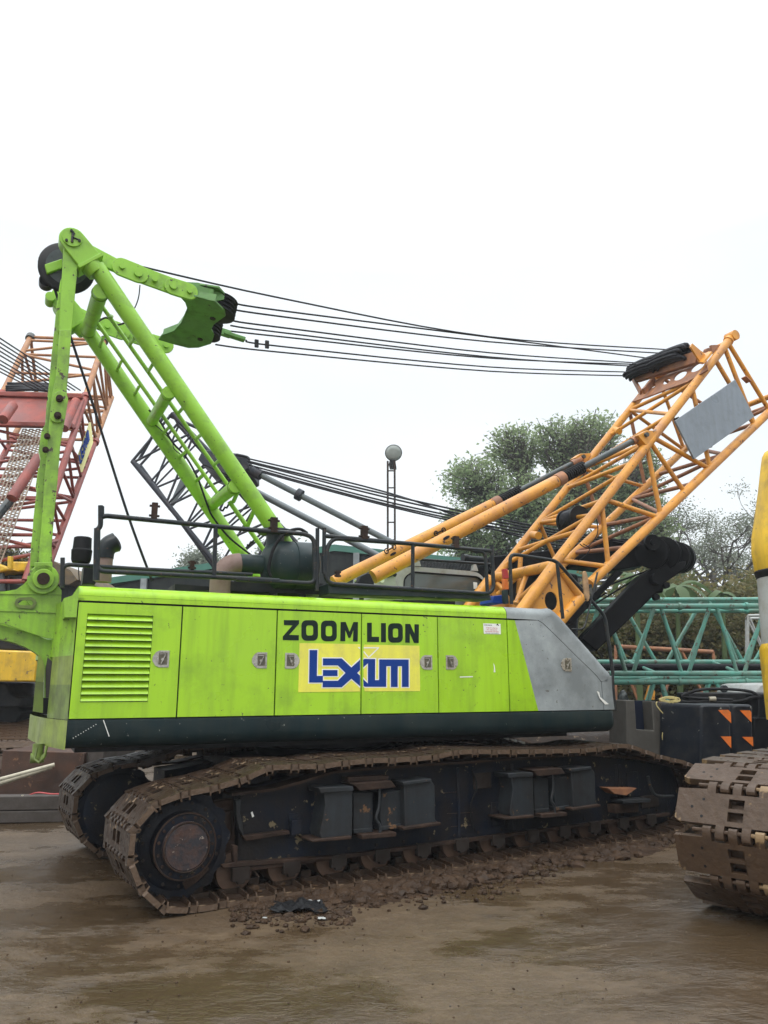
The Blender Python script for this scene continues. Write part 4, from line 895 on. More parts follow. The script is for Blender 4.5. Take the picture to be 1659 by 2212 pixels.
ng_ = Q(1180, 1530, 120 / 1659.)
text('KOVE PHONG', *ng_(610, 520), .012, 'letter', st_, w=.105)
poly_on([ng_(*p) for p in ((885, 525), (925, 475), (950, 475), (990, 545), (960, 545), (935, 515), (915, 530))], -.0035, .0005).build('notice_logo', 'letter', st_)
for b_, u, v, w_ in (('ST 9002 YTI O PHAY LAI', 735, 620, .155), ('0916 - 8853.966.P.78', 740, 685, .14), ('PHU TUNG MAY CONG TRINH', 745, 748, .18)): text(b_, *ng_(u, v), .011, 'redtext', st_, w=w_)
text('15 Phuong Mai, Ha Noi 04 763 888 0012', *ng_(750, 803), .007, 'letter', st_, w=.18)
# patch of newer paint, scratches
m = MB(); m.slab([BP(*r4(*p), -.0012) for p in ((1192, 466), (1270, 464), (1270, 470), (1192, 472))], -BY * .0005); m.slab([BP(*r4(*p), -.0012) for p in ((1392, 385), (1399, 400), (1404, 440), (1393, 441), (1396, 415))], -BY * .0005); m.build('paint_scratch', 'white', d4)

# ================================================================== undercarriage
TW = .90
def shoe_mesh(name, L_, W_, mt, fingers=5, two_holes=True, lug=True):
    """x along the track, y across (0..W), z = 0 outer face, + inward"""
    m = MB(); X, Y, Z = Vector((1, 0, 0)), Vector((0, 1, 0)), Vector((0, 0, 1)); th = .045
    hx = L_ * .5 - .028
    # plate with two square openings
    ho = []
    if two_holes:
        for c in (.42, .58): ho.append([Vector((sx * .05 * L_ / .26, W_ * c + sy * W_ * .055, 0)) for sx, sy in ((-1, -1), (1, -1), (1, 1), (-1, 1))])
    ed = .03
    pts = [Vector((-hx, .0, 0)), Vector((-hx * .8, 0, 0)), Vector((hx, 0, 0)), Vector((hx, W_, 0)), Vector((-hx, W_, 0))]
    m.holed([Vector((-hx, ed, 0)), Vector((-hx * .75, 0, 0)), Vector((hx * .75, 0, 0)), Vector((hx, ed, 0)), Vector((hx, W_ - ed, 0)), Vector((hx * .75, W_, 0)), Vector((-hx * .75, W_, 0)), Vector((-hx, W_ - ed, 0))], ho, Z * th)
    # knuckles along both edges, interleaved with the next shoe
    n = fingers; w = W_ * .62 / (2 * n)
    for k in range(2 * n):
        y = W_ * .19 + w * k; s_ = -1 if k % 2 else 1
        m.box(Vector((s_ * (hx + .012), y + w * .5, th * .62)), X * .026, Y * w * .42, Z * .022)
        m.tube(Vector((s_ * (L_ * .5), y + w * .1, .03)), Vector((s_ * (L_ * .5), y + w * .9, .03)), .032, n=10)
    m.tube(Vector((L_ * .5, W_ * .03, .03)), Vector((L_ * .5, W_ * .97, .03)), .016, n=8)
    # end pads and inner ribs that make the cupped ends
    for e in (0, 1):
        y0 = 0 if e == 0 else W_; s_ = 1 if e == 0 else -1
        for sx in (-1, 1):
            m.add([Vector((sx * hx * .98, y0 + s_ * .015, th)), Vector((sx * hx * .98, y0 + s_ * .24, th)), Vector((sx * hx * .8, y0 + s_ * .24, th)), Vector((sx * hx * .8, y0 + s_ * .015, th)),
                   Vector((sx * hx * .95, y0 + s_ * .02, th + .035)), Vector((sx * hx * .95, y0 + s_ * .24, th + .05)), Vector((sx * hx * .83, y0 + s_ * .24, th + .05)), Vector((sx * hx * .83, y0 + s_ * .02, th + .035))],
                  [(0, 1, 2, 3), (4, 5, 6, 7), (0, 1, 5, 4), (1, 2, 6, 5), (2, 3, 7, 6), (3, 0, 4, 7)])
        m.box(Vector((0, y0 + s_ * .25, th + .018)), X * hx * .95, Y * .012, Z * .022)
        m.box(Vector((L_ * .5, y0 + s_ * .05, .028)), X * .03, Y * .035, Z * .028)
        if lug: pass
    m.box(Vector((0, W_ * .36, th + .04)), X * hx * .5, Y * .02, Z * .045); m.box(Vector((0, W_ * .64, th + .04)), X * hx * .5, Y * .02, Z * .045)
    for sx, fy_ in ((-.5, .1), (.5, .16), (-.5, .9), (.5, .82), (.0, .3), (0, .7)):   # small bolt holes are dark dimples
        m.disc(Vector((sx * hx, W_ * fy_, .001)), -Z, .012, .004, 8)
    ob = m.build(name, mt); me = ob.data; me.materials.append(M['worn'])
    for p in me.polygons:
        if abs(p.normal.y) > .5 and (p.center.y < .035 or p.center.y > W_ - .035): p.material_index = 1
    return ob
def track_path(pts, closed=True, n=6):
    P_ = [Vector((x, 0, z)) for x, z in pts]; k = len(P_); o = []
    for i in range(k):
        p0_, p1_, p2_, p3_ = P_[i - 1], P_[i], P_[(i + 1) % k], P_[(i + 2) % k]
        for j in range(n):
            t = j / n; o.append(.5 * ((2 * p1_) + (p2_ - p0_) * t + (2 * p0_ - 5 * p1_ + 4 * p2_ - p3_) * t * t + (3 * p1_ - p0_ - 3 * p2_ + p3_) * t ** 3))
    return o
def place(path, pitch, phase=0.):
    """points spaced by pitch along the closed path"""
    L_ = [0]; k = len(path)
    for i in range(k): L_.append(L_[-1] + (path[(i + 1) % k] - path[i]).length)
    n = round(L_[-1] / pitch); pp = []
    j = 0
    for i in range(n + 1):
        s = (L_[-1] * (i % n) / n + phase) % L_[-1]
        j = 0
        while L_[j + 1] < s: j += 1
        t = (s - L_[j]) / max(1e-9, L_[j + 1] - L_[j]); pp.append(lerp(path[j], path[(j + 1) % k], t))
    return pp, L_[-1] / n
# outline of the track (s, z), z = 0 on the ground, outer surface
cx0, rz = .05, .49
outl = [(0.12, 0.0)] + [(x, 0.0) for x in (.8, 1.6, 2.4, 3.2, 4.0, 4.8, 5.5)] + [(6.0, .02), (6.42, .12), (6.70, .35), (6.76, .56), (6.66, .74), (6.5, .82), (6.25, .90), (6.03, .93), (5.71, 1.01), (5.25, 1.125), (4.7, 1.09), (4.0, 1.11), (3.34, 1.13), (2.85, 1.155), (2.64, 1.12), (2.15, 1.11), (1.66, 1.12), (1.39, 1.10), (1.13, 1.09), (.88, 1.12), (.66, 1.09), (.45, 1.0), (.2, .965), (-.02, .94), (-.25, .87), (-.40, .74), (-.435, .53), (-.40, .35), (-.33, .22), (-.22, .10), (-.08, .015)]
tp_ = track_path(outl, n=5)
pp, PT = place(tp_, .258)
def make_track(y0, par, proto, mtx_parent, keep=None, rest_name='track_shoe'):
    bar_ = MB(); n = len(pp) - 1; made = []
    for i in range(n):
        a, b = pp[i], pp[i + 1]; d = (b - a).normalized(); c = (a + b) / 2
        xw = TX * d.x + Vector((0, 0, d.z)); inn_ = TX * (-d.z) + Vector((0, 0, d.x))      # inward normal
        o_ = to + TX * c.x + TY * y0 + Vector((0, 0, c.z))
        M4 = Matrix((( xw.x, TY.x, inn_.x, 0), (xw.y, TY.y, inn_.y, 0), (xw.z, TY.z, inn_.z, 0), (0, 0, 0, 1))); M4.translation = o_ - base_of(par)
        rj = random.uniform(-.012, .012); M4 = M4 @ Matrix.Translation((0, random.uniform(-.008, .008), 0)) @ Matrix.Rotation(rj, 4, 'Y')
        if keep is None or keep(c.x, c.z): sub(par, 'track_shoe', proto, M4); made.append(1)
        else:
            b0 = len(bar_.v); bar_.add([base_of(par) + (M4 @ v.co) for v in proto.data.vertices], [tuple(p.vertices) for p in proto.data.polygons])
    if bar_.v: tag(bar_.build('track_shoe_run', proto.data.materials[0], par), kind='stuff')
proto = shoe_mesh('track_shoe', PT, TW, 'shoe')
def undercarriage(y0, near):
    fb = MB(); fy_ = y0 + (.24 if near else TW - .24); s_ = 1 if near else -1
    F_ = lambda s, z, o=0.: T(s, fy_ + o * s_, z)
    side = [(.58, .23), (6.2, .23), (6.25, .78), (5.6, .90), (4.9, .985), (2.0, .985), (1.45, .97), (1.1, .90), (.8, .86), (.58, .84)]
    fb.slab([F_(s, z) for s, z in side], TY * .45 * s_)
    tr = fb.build('track_frame', 'tframe', crane)
    for s0, s1, z0, z1 in ((.58, 6.2, .215, .25),):
        m = MB(); m.bar(F_(s0, .235, -.02), F_(s1, .235, -.02), .07, .03); m.build('frame_flange', 'rust', tr)
    m = MB()
    tl = [(.45, .87), (.85, .885), (1.1, .93), (1.45, 1.0), (2.0, 1.01), (4.9, 1.01), (5.6, .93), (6.25, .81)]
    for a, b in zip(tl, tl[1:]): m.bar(F_(a[0], a[1], -.02), F_(b[0], b[1], -.02), .22, .022)
    m.build('top_flange', 'rust', tr)
    # rollers
    k = 0
    for i in range(12):
        s = .56 + .478 * i
        if not near and i > 2: break
        c = T(s, y0 + .255, .215); m = MB()
        m.lathe(c, TY, [(0, .10), (.005, .165), (.05, .17), (.055, .13), (.10, .12), (.2, .12), (.205, .13), (.245, .165), (.3, .16)], 28); ro = m.build('track_roller', 'rim', tr, smooth=30)
        m = MB(); m.slab([T(s + .03 + a, y0 + .17, z) for a, z in ((-.08, .26), (-.08, .15), (-.04, .15), (-.03, .125), (.03, .125), (.04, .15), (.08, .15), (.08, .26))], TY * .05); m.build('roller_bracket', 'rusty', tr, bevel=.004)
    for s in ((1.35, 3.2, 5.0) if near else ()):
        m = MB(); m.tube(T(s, y0 + .33, 1.03), T(s, y0 + .6, 1.03), .08, n=20); m.bar(T(s, y0 + .5, .95), T(s, y0 + .5, 1.03), .1, .06); m.build('carrier_roller', 'rust', tr)
    # drive sprocket
    yc = y0 + (.18 if near else .0)
    c = T(cx0, yc, rz + .01)
    m = MB(); n = 13
    for k in range(n):
        a = 2 * math.pi * k / n
    pts = []
    for k in range(n * 4):
        a = 2 * math.pi * k / (n * 4); r_ = .435 if k % 4 in (0, 1) else .405; pts.append(T(cx0 + r_ * math.cos(a), yc + .02, rz + .01 + r_ * math.sin(a)))
    m.slab(pts, TY * .06); m.slab([p + TY * .5 for p in pts], TY * .06); spk = m.build('drive_sprocket', 'tframe', tr)
    m = MB(); m.lathe(c + TY * .0, TY, [(0, .33), (.02, .36), (.6, .36)], 40); m.build('sprocket_drum', 'tframe', spk)
    if near:
        m = MB(); m.lathe(c - TY * .11, TY, [(0, .25), (.012, .263), (.04, .265), (.12, .265), (.125, .32)], 44); m.build('hub_ring', 'tframe', spk, smooth=30)
        m = MB(); m.lathe(c - TY * .16, TY, [(0, .175), (.012, .192), (.05, .195)], 44); m.build('hub_cover', 'rustcap', spk, smooth=30)
        m = MB(); m.path([c - TY * .112 + (TX * math.cos(R(t)) + Vector((0, 0, math.sin(R(t))))) * .258 for t in range(0, 360, 9)], .008, 6, closed=True); m.path([c - TY * .158 + (TX * math.cos(R(t)) + Vector((0, 0, math.sin(R(t))))) * .19 for t in range(0, 360, 9)], .007, 6, closed=True); m.build('rust_rim', 'rust', spk)
        m = MB()
        for t in range(0, 360, 24): m = MB(); m.disc(c - TY * .112 + (TX * math.cos(R(t)) + Vector((0, 0, math.sin(R(t))))) * .228, -TY, .013, .012, 6); m.build('hub_bolt', 'rust', spk)
        for t in range(5, 365, 24): m = MB(); m.disc(c + TY * .018 + (TX * math.cos(R(t)) + Vector((0, 0, math.sin(R(t))))) * .325, -TY, .014, .03, 6); m.build('sprocket_bolt', 'rusty', spk)
        # scraper plate and motor guard beside the sprocket
        m = MB(); m.slab([TP(*r1(*p), .12) for p in ((960, 740), (1002, 775), (990, 800), (930, 860), (865, 905), (850, 865), (905, 820))], TY * .02); m.build('scraper_plate', 'rust', tr)
        m = MB(); m.slab([TP(*r1(*p), .22) for p in ((1000, 490), (1050, 490), (1058, 655), (1010, 655))], TY * .05); m.build('red_guard', mat('oxide_red', (.07, .012, .012), .6, dirt=(.03, .02, .02), dirt_amt=.3), tr)
        m = MB(); m.tube(TP(*r1(1085, 430), .35), TP(*r1(1085, 600), .35), .09); m.slab([TP(*r1(*p), .3) for p in ((1030, 380), (1160, 365), (1160, 700), (1100, 700), (1060, 620), (1040, 480))], TY * .1); m.build('travel_motor', 'rust', tr, bevel=.01)
    else:
        pass
    # idler at the far end
    if near:
        m = MB(); m.lathe(T(6.12, y0 + .25, .5), TY, [(0, .30), (.03, .38), (.12, .38), (.14, .33), (.26, .33), (.28, .38), (.37, .38), (.4, .3)], 36); m.build('idler_wheel', 'tframe', tr, smooth=30)
    return tr
trn = undercarriage(0, True)
trf = undercarriage(2.4, False)
make_track(0, trn, proto, None)
make_track(2.4, trf, proto, None, keep=lambda s, z: (s < .9 and z > .04))
bpy.data.objects.remove(proto)
# frame side details (boxes, ledges) traced on the outer face of the near frame
k5 = 500 / 1659.; u5 = Q(500, 1750, k5)
def fbox(pts, y, t, mt, name, q_=u5, bev=.006): m = MB(); m.slab([TP(*q_(*p), y) for p in pts], TY * t); return m.build(name, mt, trn, bevel=bev)
def jackset(q_, S, O):
    f = lambda x, y: q_(O[0] + x * S, O[1] + y * S)
    g_ = lambda pts: [f(*p) for p in pts]
    def b_(pts, y, t, mt, name): m = MB(); m.slab([TP(u, v, y) for u, v in g_(pts)], TY * t); return m.build(name, mt, trn, bevel=.006)
    b_([(1035, 790), (1275, 760), (1270, 1160), (1020, 1185), (1000, 1120), (1050, 900)], .03, .22, 'tblock', 'jack_box')
    b_([(995, 750), (1280, 735), (1285, 775), (1010, 795)], -.0, .26, 'tblock', 'box_ledge')
    b_([(930, 1185), (1270, 1150), (1270, 1178), (935, 1205)], -.02, .28, 'rust', 'rusty_ledge')
    b_([(1282, 790), (1445, 785), (1440, 1115), (1282, 1130)], .10, .15, 'tblock', 'jack_cylinder')
    b_([(1285, 1095), (1445, 1080), (1445, 1118), (1285, 1130)], .085, .16, 'tblock', 'box_ledge')
    b_([(1270, 715), (1600, 690), (1640, 745), (1340, 775)], .0, .25, 'rust', 'rusty_ledge')
    b_([(1350, 1140), (1640, 1118), (1640, 1155), (1355, 1180)], -.0, .25, 'rust', 'rusty_ledge')
    m = MB(); m.path(spline([TP(*f(*p), .04) for p in ((1500, 760), (1495, 900), (1470, 1000), (1500, 1060), (1503, 1130))], 4), .014, 8); m.build('bent_bar', 'tblock', trn)
    b_([(1520, 790), (1700, 770), (1700, 1075), (1515, 1105), (1505, 950)], .10, .15, 'tblock', 'jack_cylinder')
    b_([(1515, 1070), (1700, 1045), (1700, 1080), (1515, 1105)], .085, .16, 'tblock', 'box_ledge')
    b_([(1705, 720), (1930, 690), (1960, 730), (1960, 1010), (1990, 1040), (1710, 1080)], .03, .22, 'tblock', 'jack_box')
    b_([(1690, 700), (1930, 672), (1932, 700), (1700, 730)], -.0, .26, 'tblock', 'box_ledge')
    b_([(1690, 1080), (2010, 1035), (2015, 1060), (1700, 1105)], -.02, .28, 'rust', 'rusty_ledge')
jackset(u5, 1, (0, 0))
# the second set is farther along; drawn through the r3 crop at reduced scale
def u5b(x, y):   # same shape pushed 2.0 m along the track
    u, v = u5(x, y); p = TP(u, v, 0) + TX * 2.22
    d = p - EYE; fw = d.dot(FW); return CXP + FPX * d.x / fw, CYP - FPX * d.dot(UP) / fw
jackset(lambda x, y: u5b(x, y), 1, (0, 0))
fbox([(305, 850), (345, 845), (340, 960), (360, 1050), (375, 1160), (330, 1090), (310, 1000)], .18, .07, 'tblock', 'frame_rib')
fbox([(360, 1150), (750, 1105), (755, 1135), (390, 1195)], .17, .07, 'rust', 'rusty_ledge')
fbox([(770, 1020), (850, 1010), (850, 1130), (765, 1150)], .17, .07, 'tframe', 'small_box')
fbox([(1240, 660), (1575, 645), (1575, 680), (1240, 700)], .1, .14, 'rust', 'rusty_ledge')
fbox([(180, 1390), (290, 1370), (280, 1230), (320, 1230), (320, 1370), (1230, 1310), (1230, 1335), (200, 1420)], .17, .07, 'rust', 'rusty_ledge')
fbox([(595, 600), (790, 600), (720, 650), (680, 645), (640, 640)], .10, .14, 'orangerust', 'rusty_guard', r3)
fbox([(690, 680), (880, 670), (878, 695), (700, 705)], .05, .19, 'tblock', 'box_ledge', r3)
fbox([(640, 710), (800, 700), (800, 760), (645, 770)], .12, .12, 'rust', 'access_plate', r3)
m = MB(); m.path(spline([TP(*r3(*p), .15) for p in ((860, 520), (880, 600), (920, 650), (1030, 655))], 5), .02, 8); m.build('bent_bar', 'tblock', trn)
m = MB(); m.slab([TP(*u5(*p), .236) for p in ((428, 955), (440, 945), (455, 985), (440, 995))], -TY * .002); m.build('white_chip', 'white', trn)
# scratches, ribs and bolts on the side frame
for (x0, y0), (x1, y1) in (((975, 448), (1070, 440)), ((1000, 570), (1152, 562)), ((1020, 648), (1142, 638))):
    a, b = TP(*r2(x0, y0), .236), TP(*r2(x1, y1), .236); m = MB(); m.bar(a, b, .003, .005); m.build('scratch_mark', 'shoe', trn)
for s_ in (2.98, 3.72, 5.35, 5.42):
    m = MB(); m.bar(T(s_, .232, .27), T(s_, .232, .95 if s_ < 5 else .86), .022, .03); m.build('frame_rib', 'tframe', trn, bevel=.004)
for i in range(18):
    s_ = .75 + .31 * i; m = MB(); m.disc(T(s_, .24, .29), -TY, .014, .012, 6); m.build('frame_bolt', 'rusty', trn)
for s_, z_, w_, h_ in ((1.12, .55, .07, .1), (3.3, .8, .12, .08), (3.5, .45, .09, .12), (5.62, .62, .1, .14), (5.9, .4, .16, .07)):
    m = MB(); m.slab([T(s_ - w_, .225, z_ - h_), T(s_ + w_, .225, z_ - h_), T(s_ + w_, .225, z_ + h_), T(s_ - w_, .225, z_ + h_)], TY * .02); m.build('access_plate', 'tframe' if w_ < .11 else 'rusty', trn, bevel=.006)
for a_ in (3.15, 3.6):
    m = MB(); m.path(spline([T(a_, .21, .92), T(a_ + .05, .2, .75), T(a_ - .04, .2, .55), T(a_ + .02, .21, .3)], 5), .009, 6); m.build('grease_line', 'rubber', trn)
for i in range(5):
    c = T(.75 + 1.15 * i, .24, .235 + .01); m = MB(); m.bar(c - TX * .05, c + TX * .02 - Vector((0, 0, .09)) - TY * .03, .008, .008); m.build('dry_grass_stalk', 'worn', trn)
# car body and turntable between the tracks
m = MB(); cc = B(3.0, 1.5, 0); m.box(Vector((cc.x, cc.y, .72)), TX * 1.2, TY * 1.15, Vector((0, 0, .28))); m.build('car_body', 'tframe', crane)
m = MB(); m.lathe(Vector((cc.x, cc.y, 1.0)), Vector((0, 0, 1)), [(0, .8), (.1, .85), (.11, .78), (.24, .78)], 40); m.build('slew_ring', 'black', crane)
m = MB(); m.box(B(2.9, 1.5, 1.25), BX * 2.8, BY * 1.2, Vector((0, 0, .06))); m.build('slew_frame', 'black', crane)
# things hanging under the body edge
m = MB(); m.slab([BP(*r1(*p), 1.0) for p in ((560, 165), (745, 92), (745, 125), (640, 170))], BY * .02); m.build('under_tray', 'conc', crane)
m = MB()
for k in range(4): m.slab([BP(*r2(1275 + 48 * k, 98 + 12 * k), .5) + Vector((0, 0, 0)), BP(*r2(1318 + 48 * k, 107 + 12 * k), .5), BP(*r2(1318 + 48 * k, 122 + 12 * k), .5), BP(*r2(1285 + 48 * k, 108 + 12 * k), .5)], BY * .03)
m.build('striped_hose', 'white', crane)
# ================================================================== ground
def ground():
    n = 420; t = np.linspace(-1, 1, n)
    gx = np.sign(t) * (np.abs(t) ** 2.6) * 260 + t * 9; gy = np.sign(t) * (np.abs(t) ** 2.6) * 260 + t * 9 + 9
    Xg, Yg = np.meshgrid(gx, gy); Z = np.zeros_like(Xg)
    for i in range(n):
        for j in range(n):
            x, y = Xg[i, j], Yg[i, j]
            if abs(x) < 14 and -3 < y < 24:
                Z[i, j] = .022 * mnoise.noise(Vector((x * .7, y * .7, 1))) + .010 * mnoise.noise(Vector((x * 2.3, y * 2.3, 5))) + .004 * mnoise.noise(Vector((x * 8, y * 8, 2)))
                Z[i, j] = min(Z[i, j], .02) - .008
            else: Z[i, j] = -.008
    vs = np.stack([Xg.ravel(), Yg.ravel(), Z.ravel()], 1)
    idx = np.arange(n * n).reshape(n, n); f = np.stack([idx[:-1, :-1].ravel(), idx[:-1, 1:].ravel(), idx[1:, 1:].ravel(), idx[1:, :-1].ravel()], 1)
    me = bpy.data.meshes.new('ground'); me.from_pydata(vs.tolist(), [], f.tolist()); me.polygons.foreach_set('use_smooth', [True] * len(me.polygons))
    m, t_, p = principled('wet_mud_ground'); nn = t_.nodes.new; l = t_.links.new
    tc = nn('ShaderNodeTexCoord')
    def noise(s, d, r=.55, vec=None, sc=None):
        a = nn('ShaderNodeTexNoise'); a.inputs['Scale'].default_value = s; a.inputs['Detail'].default_value = d; a.inputs['Roughness'].default_value = r
        if sc:
            mp_ = nn('ShaderNodeMapping'); mp_.inputs['Scale'].default_value = sc; mp_.inputs['Rotation'].default_value = (0, 0, R(-12)); l(tc.outputs['Object'], mp_.inputs[0]); l(mp_.outputs[0], a.inputs['Vector'])
        else: l(tc.outputs['Object'], a.inputs['Vector'])
        return a.outputs[0]
    def rng(s, a, b, c, d): q_ = nn('ShaderNodeMapRange'); q_.inputs[1].default_value = a; q_.inputs[2].default_value = b; q_.inputs[3].default_value = c; q_.inputs[4].default_value = d; l(s, q_.inputs[0]); return q_.outputs[0]
    def mixc(f_, a, b):
        x = nn('ShaderNodeMix'); x.data_type = 'RGBA'; l(f_, x.inputs[0])
        for s, i in ((a, 6), (b, 7)):
            if isinstance(s, tuple): x.inputs[i].default_value = (*s, 1)
            else: l(s, x.inputs[i])
        return x.outputs[2]
    wet = rng(noise(.38, 12, .72, sc=(.7, 1.5, 1)), .47, .53, 0, 1)          # 1 = wet film
    fine = noise(16, 10, .75); mid = noise(1.6, 12, .75)
    rip = rng(noise(.75, 8, .7, sc=(.8, 1.6, 1)), .50, .60, 0, 1)
    c = mixc(rng(mid, .35, .68, 0, 1), (.066, .042, .022), (.116, .077, .044))
    c = mixc(rng(fine, .50, .72, 0, .55), c, (.036, .023, .013))
    c = mixc(rng(noise(1.1, 8, .7, sc=(1, 3, 1)), .56, .66, 0, .6), c, (.145, .100, .058))
    c = mixc(rng(wet, 0, 1, 0, .65), c, (.045, .029, .015))
    l(c, p.inputs['Base Color'])
    ro = nn('ShaderNodeMath'); ro.operation = 'ADD'
    a = rng(wet, 0, 1, .42, .09); b = rng(fine, .3, .7, -.08, .1); l(a, ro.inputs[0]); l(b, ro.inputs[1]); l(ro.outputs[0], p.inputs['Roughness'])
    p.inputs['Specular IOR Level'].default_value = .6
    rp = nn('ShaderNodeMath'); rp.operation = 'MULTIPLY'; rw = nn('ShaderNodeMath'); rw.operation = 'MULTIPLY'; l(rip, rw.inputs[0]); l(wet, rw.inputs[1]); l(rw.outputs[0], rp.inputs[0]); l(rng(noise(9, 5, .6, sc=(.9, 1.3, 1)), 0, 1, 0, 1.7), rp.inputs[1])
    h0 = nn('ShaderNodeMath'); h0.operation = 'ADD'; l(rp.outputs[0], h0.inputs[0]); l(rng(noise(5, 8, .7), 0, 1, 0, 1.2), h0.inputs[1])
    hb = nn('ShaderNodeMath'); hb.operation = 'ADD'; l(h0.outputs[0], hb.inputs[0]); l(rng(fine, 0, 1, 0, .35), hb.inputs[1])
    bp_ = nn('ShaderNodeBump'); bp_.inputs['Distance'].default_value = .03; l(rng(wet, 0, 1, .7, .35), bp_.inputs['Strength']); l(hb.outputs[0], bp_.inputs['Height']); l(bp_.outputs[0], p.inputs['Normal'])
    me.materials.append(m); o = bpy.data.objects.new('ground', me); COL.objects.link(o); tag(o, kind='structure')
ground()
# ---- mud clods
def clods(name, spots, label=None, mt='clod', berm=True):
    ico = bmesh.new(); bmesh.ops.create_icosphere(ico, subdivisions=2, radius=1); base = [v.co.copy() for v in ico.verts]; fs = [tuple(v.index for v in f.verts) for f in ico.faces]; ico.free()
    m = MB()
    for (p, r) in spots:
        sd = random.uniform(0, 100); sx, sy, sz = r * random.uniform(.7, 1.3), r * random.uniform(.7, 1.3), r * random.uniform(.45, .85); a = random.uniform(0, 6.3)
        vs = []
        for b in base:
            k = 1 + .38 * mnoise.noise(b * 1.4 + Vector((sd, 0, 0))) + .28 * mnoise.noise(b * 3 + Vector((0, sd, 0)))
            x, y = b.x * sx * k, b.y * sy * k; vs.append(p + Vector((x * math.cos(a) - y * math.sin(a), x * math.sin(a) + y * math.cos(a), b.z * sz * k + sz * .12)))
        m.add(vs, fs)
    ns, ny = (420, 60) if berm else (0, 0); vs = []
    for i in range(ns):
        for j in range(ny):
            s_ = .55 + 6.2 * i / (ns - 1); y = .12 - .95 * j / (ny - 1); w_ = .30 + .30 * mnoise.noise(Vector((s_ * .9, 0, 4))) + (.25 if 1.2 < s_ < 3 else 0); e = max(0, 1 + y / w_) if y < 0 else 1
            q_ = Vector((s_, y, 0)); h = (.05 * e ** 1.2 * (.55 + .9 * abs(mnoise.noise(q_ * 5)) + .5 * mnoise.noise(q_ * 13) + .35 * mnoise.noise(q_ * 31))) * min(1, (s_ - .5) * 2) * min(1, max(.3, (6.8 - s_)))
            vs.append(T(s_, y, h - .014 if e > 0 else -.05))
    if berm: m.add(vs, [(i * ny + j, i * ny + j + 1, (i + 1) * ny + j + 1, (i + 1) * ny + j) for i in range(ns - 1) for j in range(ny - 1)])
    return m.build(name, mt, smooth=45)
sp = []
for i in range(1500):
    s = random.uniform(.55, 6.6); w_ = .10 + .38 * max(0, math.sin((s - .5) * .9)) ** .7 * (1 if s < 3.8 else .8)
    y = -abs(random.gauss(0, w_)); r_ = min(.055, random.expovariate(1 / .010) + .004)
    if y < -.9: continue
    sp.append((T(s, y, 0), r_))
for i in range(110):
    s = random.uniform(1.2, 4.9); y = random.uniform(-.45, -.04); sp.append((T(s, y, 0), random.uniform(.03, .085)))
for i in range(500):
    c = onz(random.uniform(500, 760), random.gauss(1972, 16), 0); sp.append((c, min(.04, random.expovariate(1 / .010) + .003)))
for i in range(120):
    sp.append((T(random.uniform(.6, 6), random.uniform(.15, .5), 0.05), random.uniform(.01, .05)))
for i in range(160):
    c = onz(random.uniform(0, 1659), random.uniform(1850, 2210), 0); sp.append((c, random.uniform(.003, .009)))
tag(clods('mud_clods', sp), kind='stuff')
gr = []
for i in range(46): gr.append((onz(random.uniform(0, 1659), random.uniform(1880, 2205), 0) + Vector((0, 0, .006)), random.uniform(.0025, .006)))
tag(clods('pale_grit', gr[:26], mt='conc', berm=False), kind='stuff')
# litter
def litter(u, v, r, mt, name, label, cat, n=7):
    c = onz(u, v, 0); m = MB(); g_ = 14; base_i = len(m.v); vs = []; sd = random.uniform(0, 50)
    for i in range(g_):
        for j in range(g_):
            x, y = (i / (g_ - 1) - .5) * 2 * r * 1.5, (j / (g_ - 1) - .5) * 2 * r
            z = .012 + r * .55 * abs(mnoise.noise(Vector((x * 3 / r, y * 3 / r, sd)))) + .3 * r * max(0, mnoise.noise(Vector((x * 1.3 / r, y * 1.3 / r, sd + 9))))
            k = 1 + .35 * mnoise.noise(Vector((x / r, y / r, sd + 3)))
            vs.append(c + Vector((x * k, y * k, z)))
    m.add(vs, [(i * g_ + j, i * g_ + j + 1, (i + 1) * g_ + j + 1, (i + 1) * g_ + j) for i in range(g_ - 1) for j in range(g_ - 1)])
    o = m.build(name, mt, org=c, smooth=60); md = o.modifiers.new('thickness', 'SOLIDIFY'); md.thickness = .004; tag(o, label, cat); return o
litter(645, 1966, .14, 'rubber', 'crumpled_rag', 'crumpled black plastic rag on the mud in front of the near track', 'rag')
litter(695, 1987, .02, 'cab', 'paper_scrap', 'small white scrap of paper beside the black rag', 'litter')
litter(572, 1986, .012, 'cab', 'paper_scrap', 'tiny pale scrap left of the black rag on the mud', 'litter')
litter(672, 1955, .05, 'cab', 'plastic_scrap', 'grey crumpled plastic bag lying on top of the black rag', 'litter')

# ================================================================== left side: rusty box, beams, poles
def bx(p0, p1, p2, h0, h1, depth_vec, mt, name, label=None, cat=None, parent=None, bevel=.01, group=None):
    m = MB(); a = Vector((p0.x, p0.y, h0)); b = Vector((p1.x, p1.y, h0)); m.slab([a, b, Vector((b.x, b.y, h1)), Vector((a.x, a.y, h1))], depth_vec)
    o = m.build(name, mt, parent, bevel=bevel, org=None if parent else a)
    if label: tag(o, label, cat, group)
    return o
g0 = onz(-260, 1782, 0); g1_ = onz(140, 1776, 0)
zt = at(60, 1719, g1_.y).z; zm = at(60, 1749, g1_.y).z
dv = Vector((.15, 1, 0)).normalized() * .3
bx(g0, g1_, None, 0, zm - .01, dv, 'conc', 'steel_beam', 'lower grey brown beam lying on the ground left of the crane', 'beam')
up_b = bx(g0, onz(133, 1776, 0), None, zm, zt, dv * .8, 'conc', 'steel_beam', 'upper grey beam with a pale strap, stacked on the lower beam at left', 'beam')
m = MB(); c = at(45, 1719, g1_.y - .02)
